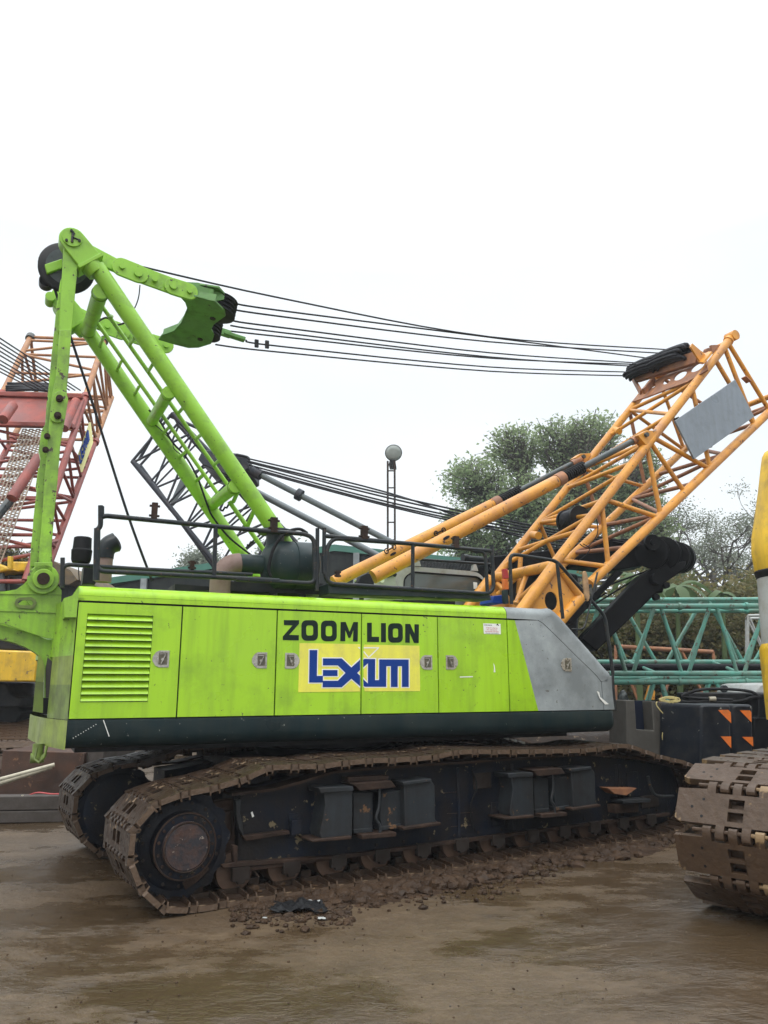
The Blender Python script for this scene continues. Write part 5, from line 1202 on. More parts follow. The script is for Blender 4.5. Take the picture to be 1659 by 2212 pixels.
m.slab([at(43, 1749, g1_.y - .012), at(47, 1749, g1_.y - .012), at(48, 1722, g1_.y - .012), at(52, 1717, g1_.y - .012), at(47, 1717, g1_.y - .012)], Vector((0, -.01, 0))); m.build('beam_strap', 'bone', up_b)
d_ = g1_.y + .9
m = MB(); a = at(5.5, 1621, d_); b = at(182, 1626, d_); m.slab([Vector((a.x, a.y, 0)), Vector((b.x, b.y, 0)), b, a], Vector((.1, 1.6, 0)))
bxo = m.build('rusty_steel_box', 'rustplate', org=Vector((a.x, a.y, 0)), bevel=.01); tag(bxo, 'large rusty brown steel box behind the beams at left', 'steel box')
m = MB(); a = at(181, 1622, d_ + .1); b = at(186, 1640, d_ + .1); m.slab([Vector((a.x, a.y, 0)), Vector((b.x + .25, b.y, 0)), Vector((b.x + .25, b.y, a.z)), a], Vector((.1, 1.2, 0))); tag(m.build('grey_steel_crate', 'conc', org=Vector((a.x, a.y, 0))), 'grey steel crate between the rusty box and the far track', 'crate')
for p, q_, r_, lb in (((-60, 1711), (112, 1656), .036, 'lower pale steel pole leaning over the rusty box at left'), ((-60, 1700), (118, 1652), .03, 'upper pale steel pole, just behind the lower one at left')):
    m = MB(); a, b = at(*p, d_ - .5), at(*q_, d_ - .12); m.tube(a, b, r_, n=16); tag(m.build('steel_pole', 'bone', org=a), lb, 'pole')
m = MB(); m.path(spline([at(*ll(*p), g1_.y + .12) for p in ((380, 1640), (470, 1600), (560, 1590), (700, 1608), (820, 1608))], 6), .01, 6); tag(m.build('red_hose', 'red', org=at(*ll(380, 1640), g1_.y + .12)), 'thin red hose lying on the upper beam', 'hose')

# ================================================================== lattice helper
def lattice(par, chord_pts, r, lr, n, mt, mt2=None, faces=('01', '12', '23', '30'), split=None, name='boom_lacing', cross=True, phase=0, bn=10):
    """chord_pts: four (start, end) pairs in order round the section"""
    cs = []
    for i, (a, b) in enumerate(chord_pts):
        m = MB()
        if split: m.tube(a, lerp(a, b, split), r, n=14); cs.append(m.build('boom_chord', mt, par)); m = MB(); m.tube(lerp(a, b, split), b, r, n=14); m.disc(lerp(a, b, split) - (b - a).normalized() * .06, b - a, r * 1.5, .12, 14); m.build('boom_chord', mt2, par)
        else: m.tube(a, b, r, n=14); cs.append(m.build('boom_chord', mt, par))
    for fi, fc in enumerate(faces):
        A_, B_ = chord_pts[int(fc[0])], chord_pts[int(fc[1])]
        for k in range(n):
            t0, t1 = k / n, (k + 1) / n
            p, q_ = (A_, B_) if (k + phase + fi) % 2 else (B_, A_)
            m = MB(); m.tube(lerp(p[0], p[1], t0 + .01), lerp(q_[0], q_[1], t1 - .01), lr, n=bn)
            mm = mt2 if (split and t0 > split - .02) else mt
            m.build(name, mm, par)
            if cross and k: m = MB(); m.tube(lerp(A_[0], A_[1], t0), lerp(B_[0], B_[1], t0), lr * .9, n=bn); m.build(name, mm, par)
    for i in range(4):
        for e in (0, 1):
            m = MB(); m.tube(chord_pts[i][e], chord_pts[(i + 1) % 4][e], lr * 1.2, n=bn); m.build(name, mt if e == 0 else (mt2 or mt), par)
    return cs
def lattice_cross(t_, A, n, mt):
    for k in range(0, n, 3):
        for a, b in ((0, 1), (2, 3)):
            m = MB(); m.tube(lerp(*A[a], k / n), lerp(*A[b], (k + 1) / n), .034, n=8); m.build('boom_lacing', mt, t_)
# ================================================================== teal boom sections
def teal(label, vtop, vbot, vtop2, vbot2, d1, d2, u0, u1, n, mt='teal', r=.052):
    A = [(at(u0, vtop + 3, d1), at(u1, vtop, d1)), (at(u0, vtop2 + 2, d2), at(u1, vtop2, d2)), (at(u0, vbot2, d2), at(u1, vbot2, d2)), (at(u0, vbot, d1), at(u1, vbot, d1))]
    base = Vector((A[0][0].x, A[0][0].y, 0)); t_ = thing('lattice_boom_section', base, label, 'boom section', 'teal lattice boom sections stacked behind the crane')
    lattice(t_, A, r, .036, n, mt, phase=1, cross=False, faces=('12', '30')); lattice_cross(t_, A, n, mt)
    for c_ in A[:2]:
        for k in range(1, 5):
            m = MB(); m.tube(lerp(*c_, k / 5 - .004), lerp(*c_, k / 5 + .004), r * 1.35, n=14); m.build('chord_collar', mt, t_)
    return t_, A
tl1, TA = teal('upper teal lattice boom section, long and level, stacked on the lower one', 1308, 1455, 1318, 1430, 14.6, 16.6, 1180, 1900, 12)
tl2, TB = teal('lower teal lattice boom section under the upper one, mostly hidden by the blocks', 1471, 1640, 1463, 1610, 14.6, 16.6, 1180, 1900, 12)
t3 = thing('lattice_boom_section', Vector((at(1240, 1295, 18).x, 18, 0)), 'rearmost teal lattice boom section, its top tube just above the others', 'boom section', 'teal lattice boom sections stacked behind the crane')
A3 = [(at(1240, 1296, 17.6), at(1900, 1294, 17.6)), (at(1240, 1300, 19), at(1900, 1299, 19)), (at(1240, 1440, 19), at(1900, 1444, 19)), (at(1240, 1437, 17.6), at(1900, 1440, 17.6))]
lattice(t3, A3, .05, .034, 7, 'teal', cross=False, faces=('12', '30'))
m = MB(); m.tube(at(1300, 1443, 15.6), at(1700, 1443, 15.6), .085, n=16); bp2 = m.build('black_steel_pipe', 'blackgloss', org=at(1300, 1443, 15.6)); tag(bp2, 'long black steel pipe lying inside the upper teal lattice section', 'pipe')
# orange and white sections beyond
t4 = thing('lattice_boom_section', Vector((at(1330, 1400, 21).x, 21, 0)), 'low orange lattice boom section seen through the teal lattice', 'boom section')
A4 = [(at(1330, 1396, 21), at(1540, 1408, 21)), (at(1330, 1398, 22.5), at(1540, 1409, 22.5)), (at(1330, 1560, 22.5), at(1560, 1560, 22.5)), (at(1330, 1580, 21), at(1560, 1580, 21))]
lattice(t4, A4, .055, .036, 3, 'orangerust', cross=False, faces=('30', '12'))
m = MB(); m.slab([at(*cw(*p), 20.9) for p in ((585, 190), (620, 70), (640, 60), (672, 120), (668, 190))], Vector((0, .1, 0))); m.build('pin_plate', 'orange', t4)
t5 = thing('lattice_boom_section', Vector((at(1640, 1400, 20).x, 20, 0)), 'white lattice boom section at the right behind the teal ones', 'boom section')
A5 = [(at(1616, 1330, 20), at(1760, 1326, 20)), (at(1612, 1336, 21.5), at(1760, 1334, 21.5)), (at(1612, 1428, 21.5), at(1760, 1428, 21.5)), (at(1616, 1432, 20), at(1760, 1432, 20))]
lattice(t5, A5, .038, .026, 3, 'cab', faces=('30', '12'), cross=False)

# ================================================================== counterweight blocks, tray, bucket, hoses
def block(pts, d, t, mt, name, label, cat, group=None, bevel=.02):
    P_ = [at(*cw(*p), d) for p in pts]; o = Vector((P_[0].x, P_[0].y, 0)); m = MB(); m.slab(P_, t); ob = m.build(name, mt, org=o, bevel=bevel); tag(ob, label, cat, group); return ob
cv_ = lambda x0, x1, y0, y1, r: rounded([(x0, y1), (x0, y0), (x1, y0), (x1, y1)], r, 5)
b1_ = block(cv_(1068, 1338, 232, 1010, 40), 10.4, Vector((-.28, .75, 0)), 'navy', 'counterweight_block', 'black counterweight block with two orange triangles, nearer the grey tray', 'counterweight', 'black counterweight blocks', .03)
b2_ = block(cv_(1352, 1530, 232, 1010, 40), 10.9, Vector((-.28, .75, 0)), 'navy', 'counterweight_block', 'black counterweight block with chipped right edge, next to the yellow crawler track', 'counterweight', 'black counterweight blocks', .03)
for par, trs, dd_ in ((b1_, ([(1222, 281), (1310, 279), (1332, 300), (1337, 397)], [(1246, 512), (1336, 512), (1337, 615)]), 10.395), (b2_, ([(1413, 284), (1500, 284), (1512, 300), (1514, 388)], [(1432, 516), (1527, 516), (1529, 600)]), 10.895)):
    for tr_ in trs:
        m = MB(); m.slab([at(*cw(*p), dd_) for p in tr_], Vector((0, -.004, 0))); m.build('orange_triangle', 'warn', par)
tray = thing('counterweight_tray', Vector((at(*cw(420, 700), 11.2).x, 11.2, 0)), 'weathered grey steel tray with two dark blue notches behind the track end', 'steel tray')
wp = lambda pts, d: [at(*cw(*p), d) for p in pts]
m = MB(); m.slab(wp([(420, 196), (494, 196), (510, 450), (660, 462), (642, 204), (790, 215), (815, 505), (915, 510), (905, 240), (960, 228), (1080, 232), (1080, 1000), (420, 1000)], 11.2), Vector((-.1, .5, 0))); m.build('tray_side', 'weathered', tray, bevel=.012)
m = MB(); m.slab(wp([(480, 198), (660, 200), (670, 470), (490, 460)], 11.45), Vector((-.05, .2, 0))); m.slab(wp([(780, 215), (915, 240), (925, 520), (800, 515)], 11.45), Vector((-.05, .2, 0))); m.build('tray_recess', 'deepblue', tray)
m = MB(); c = at(*cw(948, 525), 11.0); h = at(*cw(948, 322), 11.0).z - c.z; m.lathe(c, Vector((0, 0, 1)), [(0, .19), (h * .7, .21), (h * .72, .22), (h * .8, .22), (h * .82, .2), (h, .08)], 24); pb_ = m.build('paint_bucket', 'white', org=c); tag(pb_, 'white paint bucket with teal label between the grey tray and the black block', 'bucket')
m = MB(); m.lathe(c, Vector((0, 0, 1)), [(h * .12, .198), (h * .13, .2), (h * .62, .212), (h * .63, .208)], 24); m.build('bucket_label', mat('teal_label', (.05, .14, .15), .5), pb_)
m = MB(); rngs = []
random.seed(5)
for k in range(5):
    rngs.append([at(*cw(800 + (90 - 9 * k) * math.cos(R(t)) + random.uniform(-8, 8), 190 + (24 - 3 * k) * math.sin(R(t)) + random.uniform(-4, 4)), 11.1) for t in range(0, 360, 24)])
for rg in rngs: m.path(rg, .008, 6, closed=True)
m.path(spline([at(*cw(*p), 11.08) for p in ((690, 205), (685, 240), (740, 310), (775, 345), (775, 380), (800, 400))], 5), .008, 6)
m.path(spline([at(*cw(*p), 11.08) for p in ((830, 190), (825, 240), (795, 330), (780, 380))], 5), .008, 6)
m.path(spline([at(*cw(*p), 11.08) for p in ((800, 200), (800, 300), (790, 350), (760, 420), (735, 500), (745, 550), (780, 545), (800, 480), (795, 400))], 5), .007, 6)
tag(m.build('nylon_rope', 'ropeyel', org=at(*cw(800, 190), 11.1)), 'tangled yellow nylon rope draped over the grey steel tray', 'rope')
# black machine behind the blocks
bm_ = thing('crawler_crane', Vector((at(1640, 1500, 13).x, 13, 0)), 'dark machine body with black hoses behind the black counterweight blocks at right', 'crane')
wq = lambda pts, d: [at(*cw(*p), d) for p in pts]
for pts, d, tv, mt, nm in (([(960, 128), (1575, 130), (1575, 215), (960, 200)], 12.6, Vector((0, .5, 0)), 'black', 'side_beam'), ([(1575, 140), (1900, 130), (1900, 1000), (1535, 1000), (1535, 350), (1575, 350)], 12.2, Vector((0, 2, 0)), 'blackgloss', 'side_panel'), ([(900, 215), (1575, 220), (1575, 1000), (900, 1000)], 13.4, Vector((0, 1, 0)), 'black', 'lower_frame'), ([(1590, 60), (1640, 48), (1900, 40), (1900, 135), (1540, 135)], 12.9, Vector((0, 1.5, 0)), 'cab', 'grey_cover')):
    m = MB(); m.slab(wq(pts, d), tv); m.build(nm, mt, bm_, bevel=.02)
m = MB(); m.bar(at(*cw(1560, 352), 12.19), at(*cw(1700, 352), 12.19), .02, .012); m.build('panel_seam', 'rail', bm_)
for pts in (((900, 160), (1000, 120), (1100, 100), (1300, 98), (1500, 118), (1570, 155)), ((870, 200), (960, 212), (1080, 205), (1300, 210), (1430, 200), (1520, 170), (1590, 165)), ((900, 165), (1060, 180), (1150, 185), (1250, 188), (1350, 195)), ((950, 215), (1000, 212), (1200, 222), (1350, 228))):
    m = MB(); m.path(spline([at(*cw(*p), 11.9) for p in pts], 5), .022, 8); m.build('hydraulic_hose', 'rubber', bm_)
m = MB(); m.tube(at(*cw(1145, 185), 11.88), at(*cw(1200, 183), 11.88), .035, n=12); m.build('hose_coupling', 'bone', bm_)
m = MB(); m.path([at(*cw(1275 + 28 * math.cos(R(t)), 95 + 22 * math.sin(R(t))), 12.3) for t in range(0, 181 + 180, 24)], .02, 8, closed=True); m.build('lifting_eye', 'rail', bm_)
# chrome exhaust bits behind tray
m = MB(); m.path(spline([at(*cw(*p), 12.8) for p in ((395, 560), (392, 200), (400, 160), (415, 150))], 4), .09, 14)
for k in range(5): m.bar(at(*cw(365, 225 + 22 * k), 12.7), at(*cw(415, 225 + 22 * k), 12.7), .05, .03)
m.path([at(*cw(370, 230), 12.75), at(*cw(372, 560), 12.75)], .04, 8)
ga_ = m.build('grille_guard', 'rod', org=Vector((at(*cw(395, 560), 12.8).x, 12.8, 0))); tag(ga_, 'dark metal grille and pipe stub between the nose and the grey tray', 'grille')

# ================================================================== dark crane behind (boom leaning left, gantry at right)
dc = thing('crawler_crane', Vector((at(900, 1480, 15).x, 15, 0)), 'blue grey lattice boom crane behind the green one, with black gantry and sheaves at right', 'crane')
D1, D2 = 15., 16.8
lo = [(286, 996), (520, 1283)]; hi = [(372, 893), (640, 1172)]
ex_ = lambda a, b, t: (a[0] + (b[0] - a[0]) * t, a[1] + (b[1] - a[1]) * t)
CH = [(at(*hi[0], D1), at(*hi[1], D1)), (at(hi[0][0] + 12, hi[0][1] + 22, D2), at(hi[1][0] - 10, hi[1][1] + 18, D2)), (at(lo[0][0] + 16, lo[0][1] + 10, D2), at(lo[1][0] - 14, lo[1][1], D2)), (at(*lo[0], D1), at(*lo[1], D1))]
lattice(dc, CH, .050, .024, 6, 'bluegrey', cross=True)
CH2 = [(lerp(CH[0][0], CH[0][1], .1), CH[0][1])]
for p, q_ in (((365, 898), (440, 930)), ((352, 902), (300, 994))): m = MB(); m.tube(at(*p, D1 + .3), at(*q_, D1 + .3), .035, n=8); m.build('boom_lacing', 'bluegrey', dc)
m = MB(); m.slab([at(*dk(*p), D1 + .5) for p in ((380, 950), (420, 830), (520, 600), (580, 690), (430, 900))], Vector((0, .02, 0))); m.build('boom_sign_panel', 'greytube', dc)
m = MB(); m.slab([at(*dk(*p), D1 - .2) for p in ((690, 420), (740, 320), (1100, 360), (1215, 410), (1215, 520), (1030, 600), (930, 560), (740, 480))], Vector((0, 1.4, 0))); m.build('rope_bail', 'bluegrey', dc, bevel=.02)
m = MB()
for k in range(6): m.path(spline([at(*dk(1090 + 4 * k, 375 + 9 * k), D1 + .2 * k - .3), at(*dk(1200, 400 + 14 * k), D1 + .2 * k - .3), at(*dk(1225, 430 + 14 * k), D1 + .2 * k - .3)], 3), .03, 6)
m.build('rope_coil', 'rope', dc)
# lacing visible as mesh of net panels low in the boom
for a, b, dd_ in (((553, 1021), (855, 1176), D1 - .1), ((520, 1045), (835, 1210), D2 - .2)):
    m = MB(); p, q_ = at(*a, dd_), at(*b, dd_ - .3); m.tube(p, q_, .072 if a[0] == 520 else .06, n=16)
    st2 = m.build('backstop_tube', 'greytube', dc)
    if a[0] == 553: m = MB(); m.tube(lerp(p, q_, .30), lerp(p, q_, .335), .12, n=14); m.build('tube_collar', 'bluegrey', st2); m = MB(); m.tube(lerp(p, q_, -.03), lerp(p, q_, .04), .11, n=12); m.build('rod_end', 'bluegrey', st2)
for k, (a, b) in enumerate((((50, 370), (890, 572)), ((55, 378), (890, 590)), ((45, 390), (890, 615)), ((40, 402), (890, 630)), ((35, 410), (890, 640)), ((30, 350), (890, 560)))):
    m = MB(); y_ = D1 + .2 * k - .5; pa = at(*q3(*a), y_); pb2 = at(*q3(*b), y_ - .8); pc_ = at(1115 + 5 * k, 1128 + 9 * k * .8, y_ - 1.2); pd = at(1395, 1178 + 4 * k, y_ - 2)
    m.path(spline([pa, pb2, pc_, pd], 6), .018, 6); m.build('pendant_rope', 'rope', dc)
# gantry arms and sheaves
DG = 12.9
gp = lambda pts, d=DG: [at(*q5(*p), d) for p in pts]
m = MB(); m.slab(gp([(0, 345), (330, 310), (600, 250), (870, 235), (930, 280), (920, 400), (760, 425), (520, 400), (300, 420), (0, 430)]), Vector((0, .5, 0))); m.build('gantry_beam', 'blackgloss', dc, bevel=.02)
m = MB(); m.slab(gp([(20, 470), (400, 440), (560, 520), (430, 700), (380, 640), (60, 520)], 13.6), Vector((0, .3, 0))); m.build('machinery_deck', 'black', dc)
m = MB(); m.slab(gp([(1000, 400), (1175, 370), (1165, 420), (1050, 500), (1035, 560), (1000, 560), (640, 908), (548, 830), (905, 455)], 12.7), Vector((0, .35, 0))); m.build('gantry_arm', 'blackgloss', dc, bevel=.02)
m = MB(); m.slab(gp([(450, 735), (470, 720), (760, 430), (800, 440), (500, 740)], 12.8), Vector((0, .2, 0))); m.build('gantry_link', 'blackgloss', dc)
for k, (x, y, r_) in enumerate(((965, 320, .235), (1030, 325, .25), (1090, 345, .24), (1125, 350, .23))):
    c = at(*q5(x, y), DG - .12 * (4 - k) + .2); ax = Vector((.55, .8, 0)).normalized(); m = MB(); m.lathe(c, ax, [(0, r_ * .9), (.02, r_ * 1.15), (.05, r_ * 1.15), (.06, r_ * .8), (.10, r_ * .8), (.11, r_ * 1.15), (.14, r_ * 1.15), (.16, r_ * .9)], 32); m.build('gantry_sheave', 'blackgloss', dc, smooth=30)
m = MB(); c = at(*q5(965, 265), 12.5); m.disc(c, Vector((0, -1, 0)), .13, .08, 20); m.disc(c + Vector((0, -.08, 0)), Vector((0, -1, 0)), .05, .04, 12); m.build('sheave_pin', 'blackgloss', dc)
for (x, y, r_) in ((985, 480, .09), (1045, 520, .05), (985, 590, .05)): m = MB(); m.disc(at(*q5(x, y), 12.68), Vector((0, -1, 0)), r_, .12, 14); m.build('arm_lug', 'blackgloss', dc)
for p, q_ in (((700, 520), (970, 420)), ((610, 640), (960, 425)), ((450, 720), (700, 560))):
    m = MB(); m.tube(at(*q5(*p), 13.4), at(*q5(*q_), 12.9), .016, n=6); m.build('pendant_rope', 'rope', dc)
m = MB(); m.slab([at(*p, 13.5) for p in ((840, 1215), (1060, 1205), (1250, 1240), (1250, 1560), (840, 1560))], Vector((0, 2.5, 0))); m.build('machine_housing', 'black', dc, bevel=.05)
for k in range(2):
    m = MB(); m.box(Vector((at(1000, 1500, 13.2 + 3 * k).x, 13.2 + 3 * k, .55)), Vector((2.9, 0, 0)), Vector((0, .4, 0)), Vector((0, 0, .5))); m.build('crawler_track', 'shoe', dc, bevel=.2)

# ================================================================== red crane at left
rc = thing('crawler_crane', Vector((at(60, 1480, 15).x, 15, 0)), 'red and orange lattice boom crane with yellow body at the left edge', 'crane')
UR = (at(225, 735, 19.5), at(55, 1256, 14.3)); UL = (at(66, 728, 19.5), at(-196, 1256, 14.3)); LR = (at(241, 858, 20.8), at(92, 1256, 15.7)); LL = (at(80, 850, 20.8), at(-140, 1256, 15.7))
CHr = [UL, UR, LR, LL]
lattice(rc, CHr, .075, .036, 11, 'tan', 'redpaint', split=.31, cross=False)
for t in (0.02, .1, .2, .3, .42, .52, .63, .74, .86):
    for a, b in ((UL, UR), (UR, LR), (LR, LL)):
        m = MB(); m.tube(lerp(*a, t), lerp(*b, t), .036, n=10); m.build('boom_lacing', 'tan' if t < .31 else 'redpaint', rc)
for c_, s_ in ((UL, 1), (UR, 1)):
    d = (c_[0] - c_[1]).normalized(); m = MB(); m.tube(c_[0] - d * .1, c_[0] + d * .05, .12, n=14); m.build('chord_end_lug', 'rod', rc)
uv = lambda s, t, o=0.: lerp(lerp(*UL, t), lerp(*UR, t), s) + Vector((0, -1, .35)).normalized() * o
m = MB(); m.slab([uv(-.02, .335, .15), uv(1.02, .335, .15), uv(1.02, .47, .15), uv(-.02, .47, .15)], Vector((0, .12, 0))); rbx = m.build('bail_plate', 'redpaint', rc, bevel=.02)
m = MB(); m.bar(uv(-.02, .47, .2), uv(1.02, .47, .2), .16, .12); m.bar(uv(-.02, .335, .2), uv(1.02, .335, .2), .12, .12); m.build('bail_beam', 'redpaint', rbx, bevel=.02)
m = MB()
for k in range(7): m.path(spline([uv(.1, .318 - .005 * k, .2 + .04 * (k % 3)), uv(.4, .313 - .005 * k, .24), uv(.75, .316 - .005 * k, .2 + .03 * (k % 2))], 4), .04, 7)
m.build('rope_coil', 'rope', rbx)
for k in range(9):
    y0 = 200 + k * 44; m = MB(); c = uv(.98 - .065 * k if k < 5 else .62 - .065 * (k - 5), .312, .25); a = at(*r5(-500, y0 - 360), 13.2)
    m.path([a, c], .016, 6); m.build('pendant_rope', 'rope', rc)
# walkway grating on the boom's upper face
def grate(s0, s1, t0, t1, nx, ny):
    m = MB(); n = Vector((0, -1, .35)).normalized()
    for k in range(nx + 1):
        s = s0 + (s1 - s0) * k / nx; m.bar(uv(s, t0, .12), uv(s, t1, .12), .02, .03)
    for j in range(ny):
        for k in range(nx):
            t = t0 + (t1 - t0) * (j + (.5 if k % 2 else 0)) / ny; a = s0 + (s1 - s0) * k / nx; b = s0 + (s1 - s0) * (k + 1) / nx; m.bar(uv(a, t, .12), uv(b, t, .12), .03, .02)
    return m
grate(.46, .76, .48, .98, 8, 54).build('walkway_grating', mat('worn_grating', (.34, .27, .2), .6, dirt=(.12, .06, .04), dirt_amt=.3), rc)
for a, b, y_, r_, mt in (((650, 700), (545, 935), 16.3, .10, 'redpaint'), ((330, 1180), (100, 1530), 15, .105, 'redpaint'), ((105, 1530), (-150, 1830), 14.8, .085, 'rod'), ((110, 740), (25, 860), 16.5, .11, 'redpaint')):
    m = MB(); m.tube(at(*r5(*a), y_), at(*r5(*b), y_ - .6), r_, n=18); m.build('backstop_tube' if mt != 'rod' else 'backstop_rod', mt, rc)
m = MB(); m.tube(at(*r5(120, 1450), 14.8), at(*r5(125, 1500), 14.6), .05, n=10); m.build('tube_pin', 'rust', rc)
sgp = [lerp(*UR, .32) * .0 + at(*r5(*p), 17.8 - .0012 * (p[1] - 880)) for p in ((762, 880), (782, 1050), (690, 1305), (663, 1160))]
m = MB(); m.slab(sgp, Vector((.03, .02, 0))); sgn = m.build('boom_sign_panel', mat('pale_yellow_sign', (.62, .60, .25), .5), rc)
def on_quad(q_, a, b): return lerp(lerp(q_[3], q_[0], a), lerp(q_[2], q_[1], a), b)    # a = along the reading direction
qd = [sgp[0], sgp[1], sgp[2], sgp[3]]
ltrs = {'L': [((0, 0), (0, 1)), ((0, 0), (.8, 0))], 'E': [((0, 0), (0, 1)), ((0, 0), (.8, 0)), ((0, .5), (.7, .5)), ((0, 1), (.8, 1))], 'X': [((0, 0), (.8, 1)), ((.8, 0), (0, 1))], 'I': [((.3, 0), (.3, 1))], 'M': [((0, 0), (0, 1)), ((0, 1), (.8, 1)), ((.4, 0), (.4, 1)), ((.8, 0), (.8, 1))]}
m = MB(); off0 = Vector((-.012, -.02, 0))
for k, L_ in enumerate('LEXIM'):
    for (x0, y0), (x1, y1) in ltrs[L_]:
        P_ = lambda x, y: on_quad(qd, .12 + .16 * (k + x), .75 - .5 * y) + off0
        m.bar(P_(x0, y0), P_(x1, y1), .035, .01)
m.build('sign_lettering', 'stickerblue', sgn)
# body, cab and track of the red crane
def rbox(pts, d, tv, mt, nm, q_=r6, bev=.03):
    m = MB(); m.slab([at(*q_(*p), d) for p in pts], tv); return m.build(nm, mt, rc, bevel=bev)
rbox([(-300, 815), (280, 835), (262, 1062), (-300, 1058)], 13.4, Vector((-.2, 1.6, 0)), 'yellow', 'counterweight')
rbox([(-300, 700), (150, 720), (290, 800), (280, 838), (-300, 815)], 13.8, Vector((-.2, 1.6, 0)), 'black', 'deck_edge')
rbox([(85, 170), (220, 172), (216, 245), (88, 245)], 14.5, Vector((0, .8, 0)), 'yellow', 'cab_roof_box')
rbox([(55, 130), (82, 132), (80, 225), (52, 215)], 14.2, Vector((0, .1, 0)), 'yellow', 'handrail_post', bev=.01)
rbox([(-300, 120), (0, 190), (110, 235), (40, 240), (0, 250), (-300, 260)], 14.3, Vector((0, .8, 0)), 'yellow', 'cab_roof')
rbox([(-300, 245), (215, 245), (205, 400), (-300, 400)], 14.8, Vector((0, 1, 0)), 'black', 'cab_shell')
w2 = rbox([(62, 280), (212, 290), (160, 385), (60, 385)], 14.7, Vector((0, .05, 0)), 'glass', 'cab_window', bev=0)
m = MB(); m.path([at(*r6(*p), 14.68) for p in ((62, 385), (64, 280), (215, 292))], .03, 8); m.build('window_frame', 'greytube', w2)
rbox([(-300, 255), (20, 240), (30, 390), (-300, 390)], 14.4, Vector((0, .1, 0)), 'greytube', 'cab_door')
for pts, d in (([(-300, 1060), (45, 1070), (80, 1150), (150, 1180), (150, 1250), (-300, 1250)], 13.8), ([(-300, 1240), (120, 1200), (160, 1290), (90, 1420), (-300, 1500)], 14.2)): rbox(pts, d, Vector((0, 2, 0)), 'black', 'lower_frame')
ax_ = Vector((-.41, .912, 0)); wx = Vector((.912, .41, 0))
ps = shoe_mesh('track_shoe', .24, .85, 'shoe2', 3, False)
tk = MB(); base0 = at(*ll(0, 985), 12.4); base0.z = 0
c0r = at(79 - 45, 1594, 12.9); prf = [(-.35, .15), (-.42, .45), (-.25, .80), (0, .93)] + [(.24 * k, .93 + .035 * k if k < 9 else .93 + .035 * 9) for k in range(1, 24)]
org_r = at(30, 1594, 12.9); org_r = Vector((org_r.x, org_r.y, 0)) - wx * .42
tkr = MB(); tkr.bar(org_r + wx * .42 + Vector((0, 0, .5)), org_r + wx * .42 + ax_ * 5.5 + Vector((0, 0, .5)), .7, .6); trk = tkr.build('crawler_track', 'black', rc)
for (a0, z0_), (a1, z1_) in zip(prf, prf[1:]):
    d = Vector((a1 - a0, 0, z1_ - z0_)).normalized(); X_ = ax_ * d.x + Vector((0, 0, d.z)); Nn = ax_ * d.z + Vector((0, 0, -d.x))
    M4 = Matrix(((X_.x, wx.x, Nn.x, 0), (X_.y, wx.y, Nn.y, 0), (X_.z, wx.z, Nn.z, 0), (0, 0, 0, 1))); M4.translation = org_r + ax_ * (a0 + a1) / 2 + Vector((0, 0, (z0_ + z1_) / 2)) - base_of(trk)
    sub(trk, 'track_shoe', ps, M4)
bpy.data.objects.remove(ps)
# blue and cream truck side glimpsed below the yellow body, grey tarp behind it
tk_ = thing('parked_truck', Vector((at(50, 1500, 21).x, 21, 0)), 'blue and cream truck glimpsed below the yellow counterweight at left', 'truck')
for pts, mt, nm in ((((140, 210), (470, 240), (470, 305), (140, 262)), mat('cream_paint', (.75, .65, .32), .5), 'cream_stripe'), (((280, 300), (470, 305), (465, 380), (300, 378)), mat('truck_blue', (.02, .06, .35), .45), 'truck_side'), (((60, 60), (520, 60), (520, 238), (140, 208)), 'glass', 'truck_window'), (((-100, 378), (520, 380), (520, 620), (-100, 620)), 'black', 'truck_chassis')):
    m = MB(); m.slab([at(*ll(*p), 21) for p in pts], Vector((0, 1.5 if nm != 'truck_window' else 1.4, 0))); m.build(nm, mt, tk_)
m = MB()
for x in (310, 390): m.slab([at(*ll(x + a, 330 + b), 20.98) for a, b in ((0, 0), (32, 0), (30, 32), (-2, 30))], Vector((0, -.01, 0)))
m.build('white_lettering', 'white', tk_)

# ================================================================== yellow rig at right
yo = onz(1520, 1960, 0); YX, YY, YB_, YP = frame(45, yo)
yr = thing('piling_rig', yo, 'yellow crawler machine cut off by the right edge, its muddy brown track nearest the camera', 'crawler machine')
ps = shoe_mesh('track_shoe', .40, 1.0, 'shoe2', 4, False)
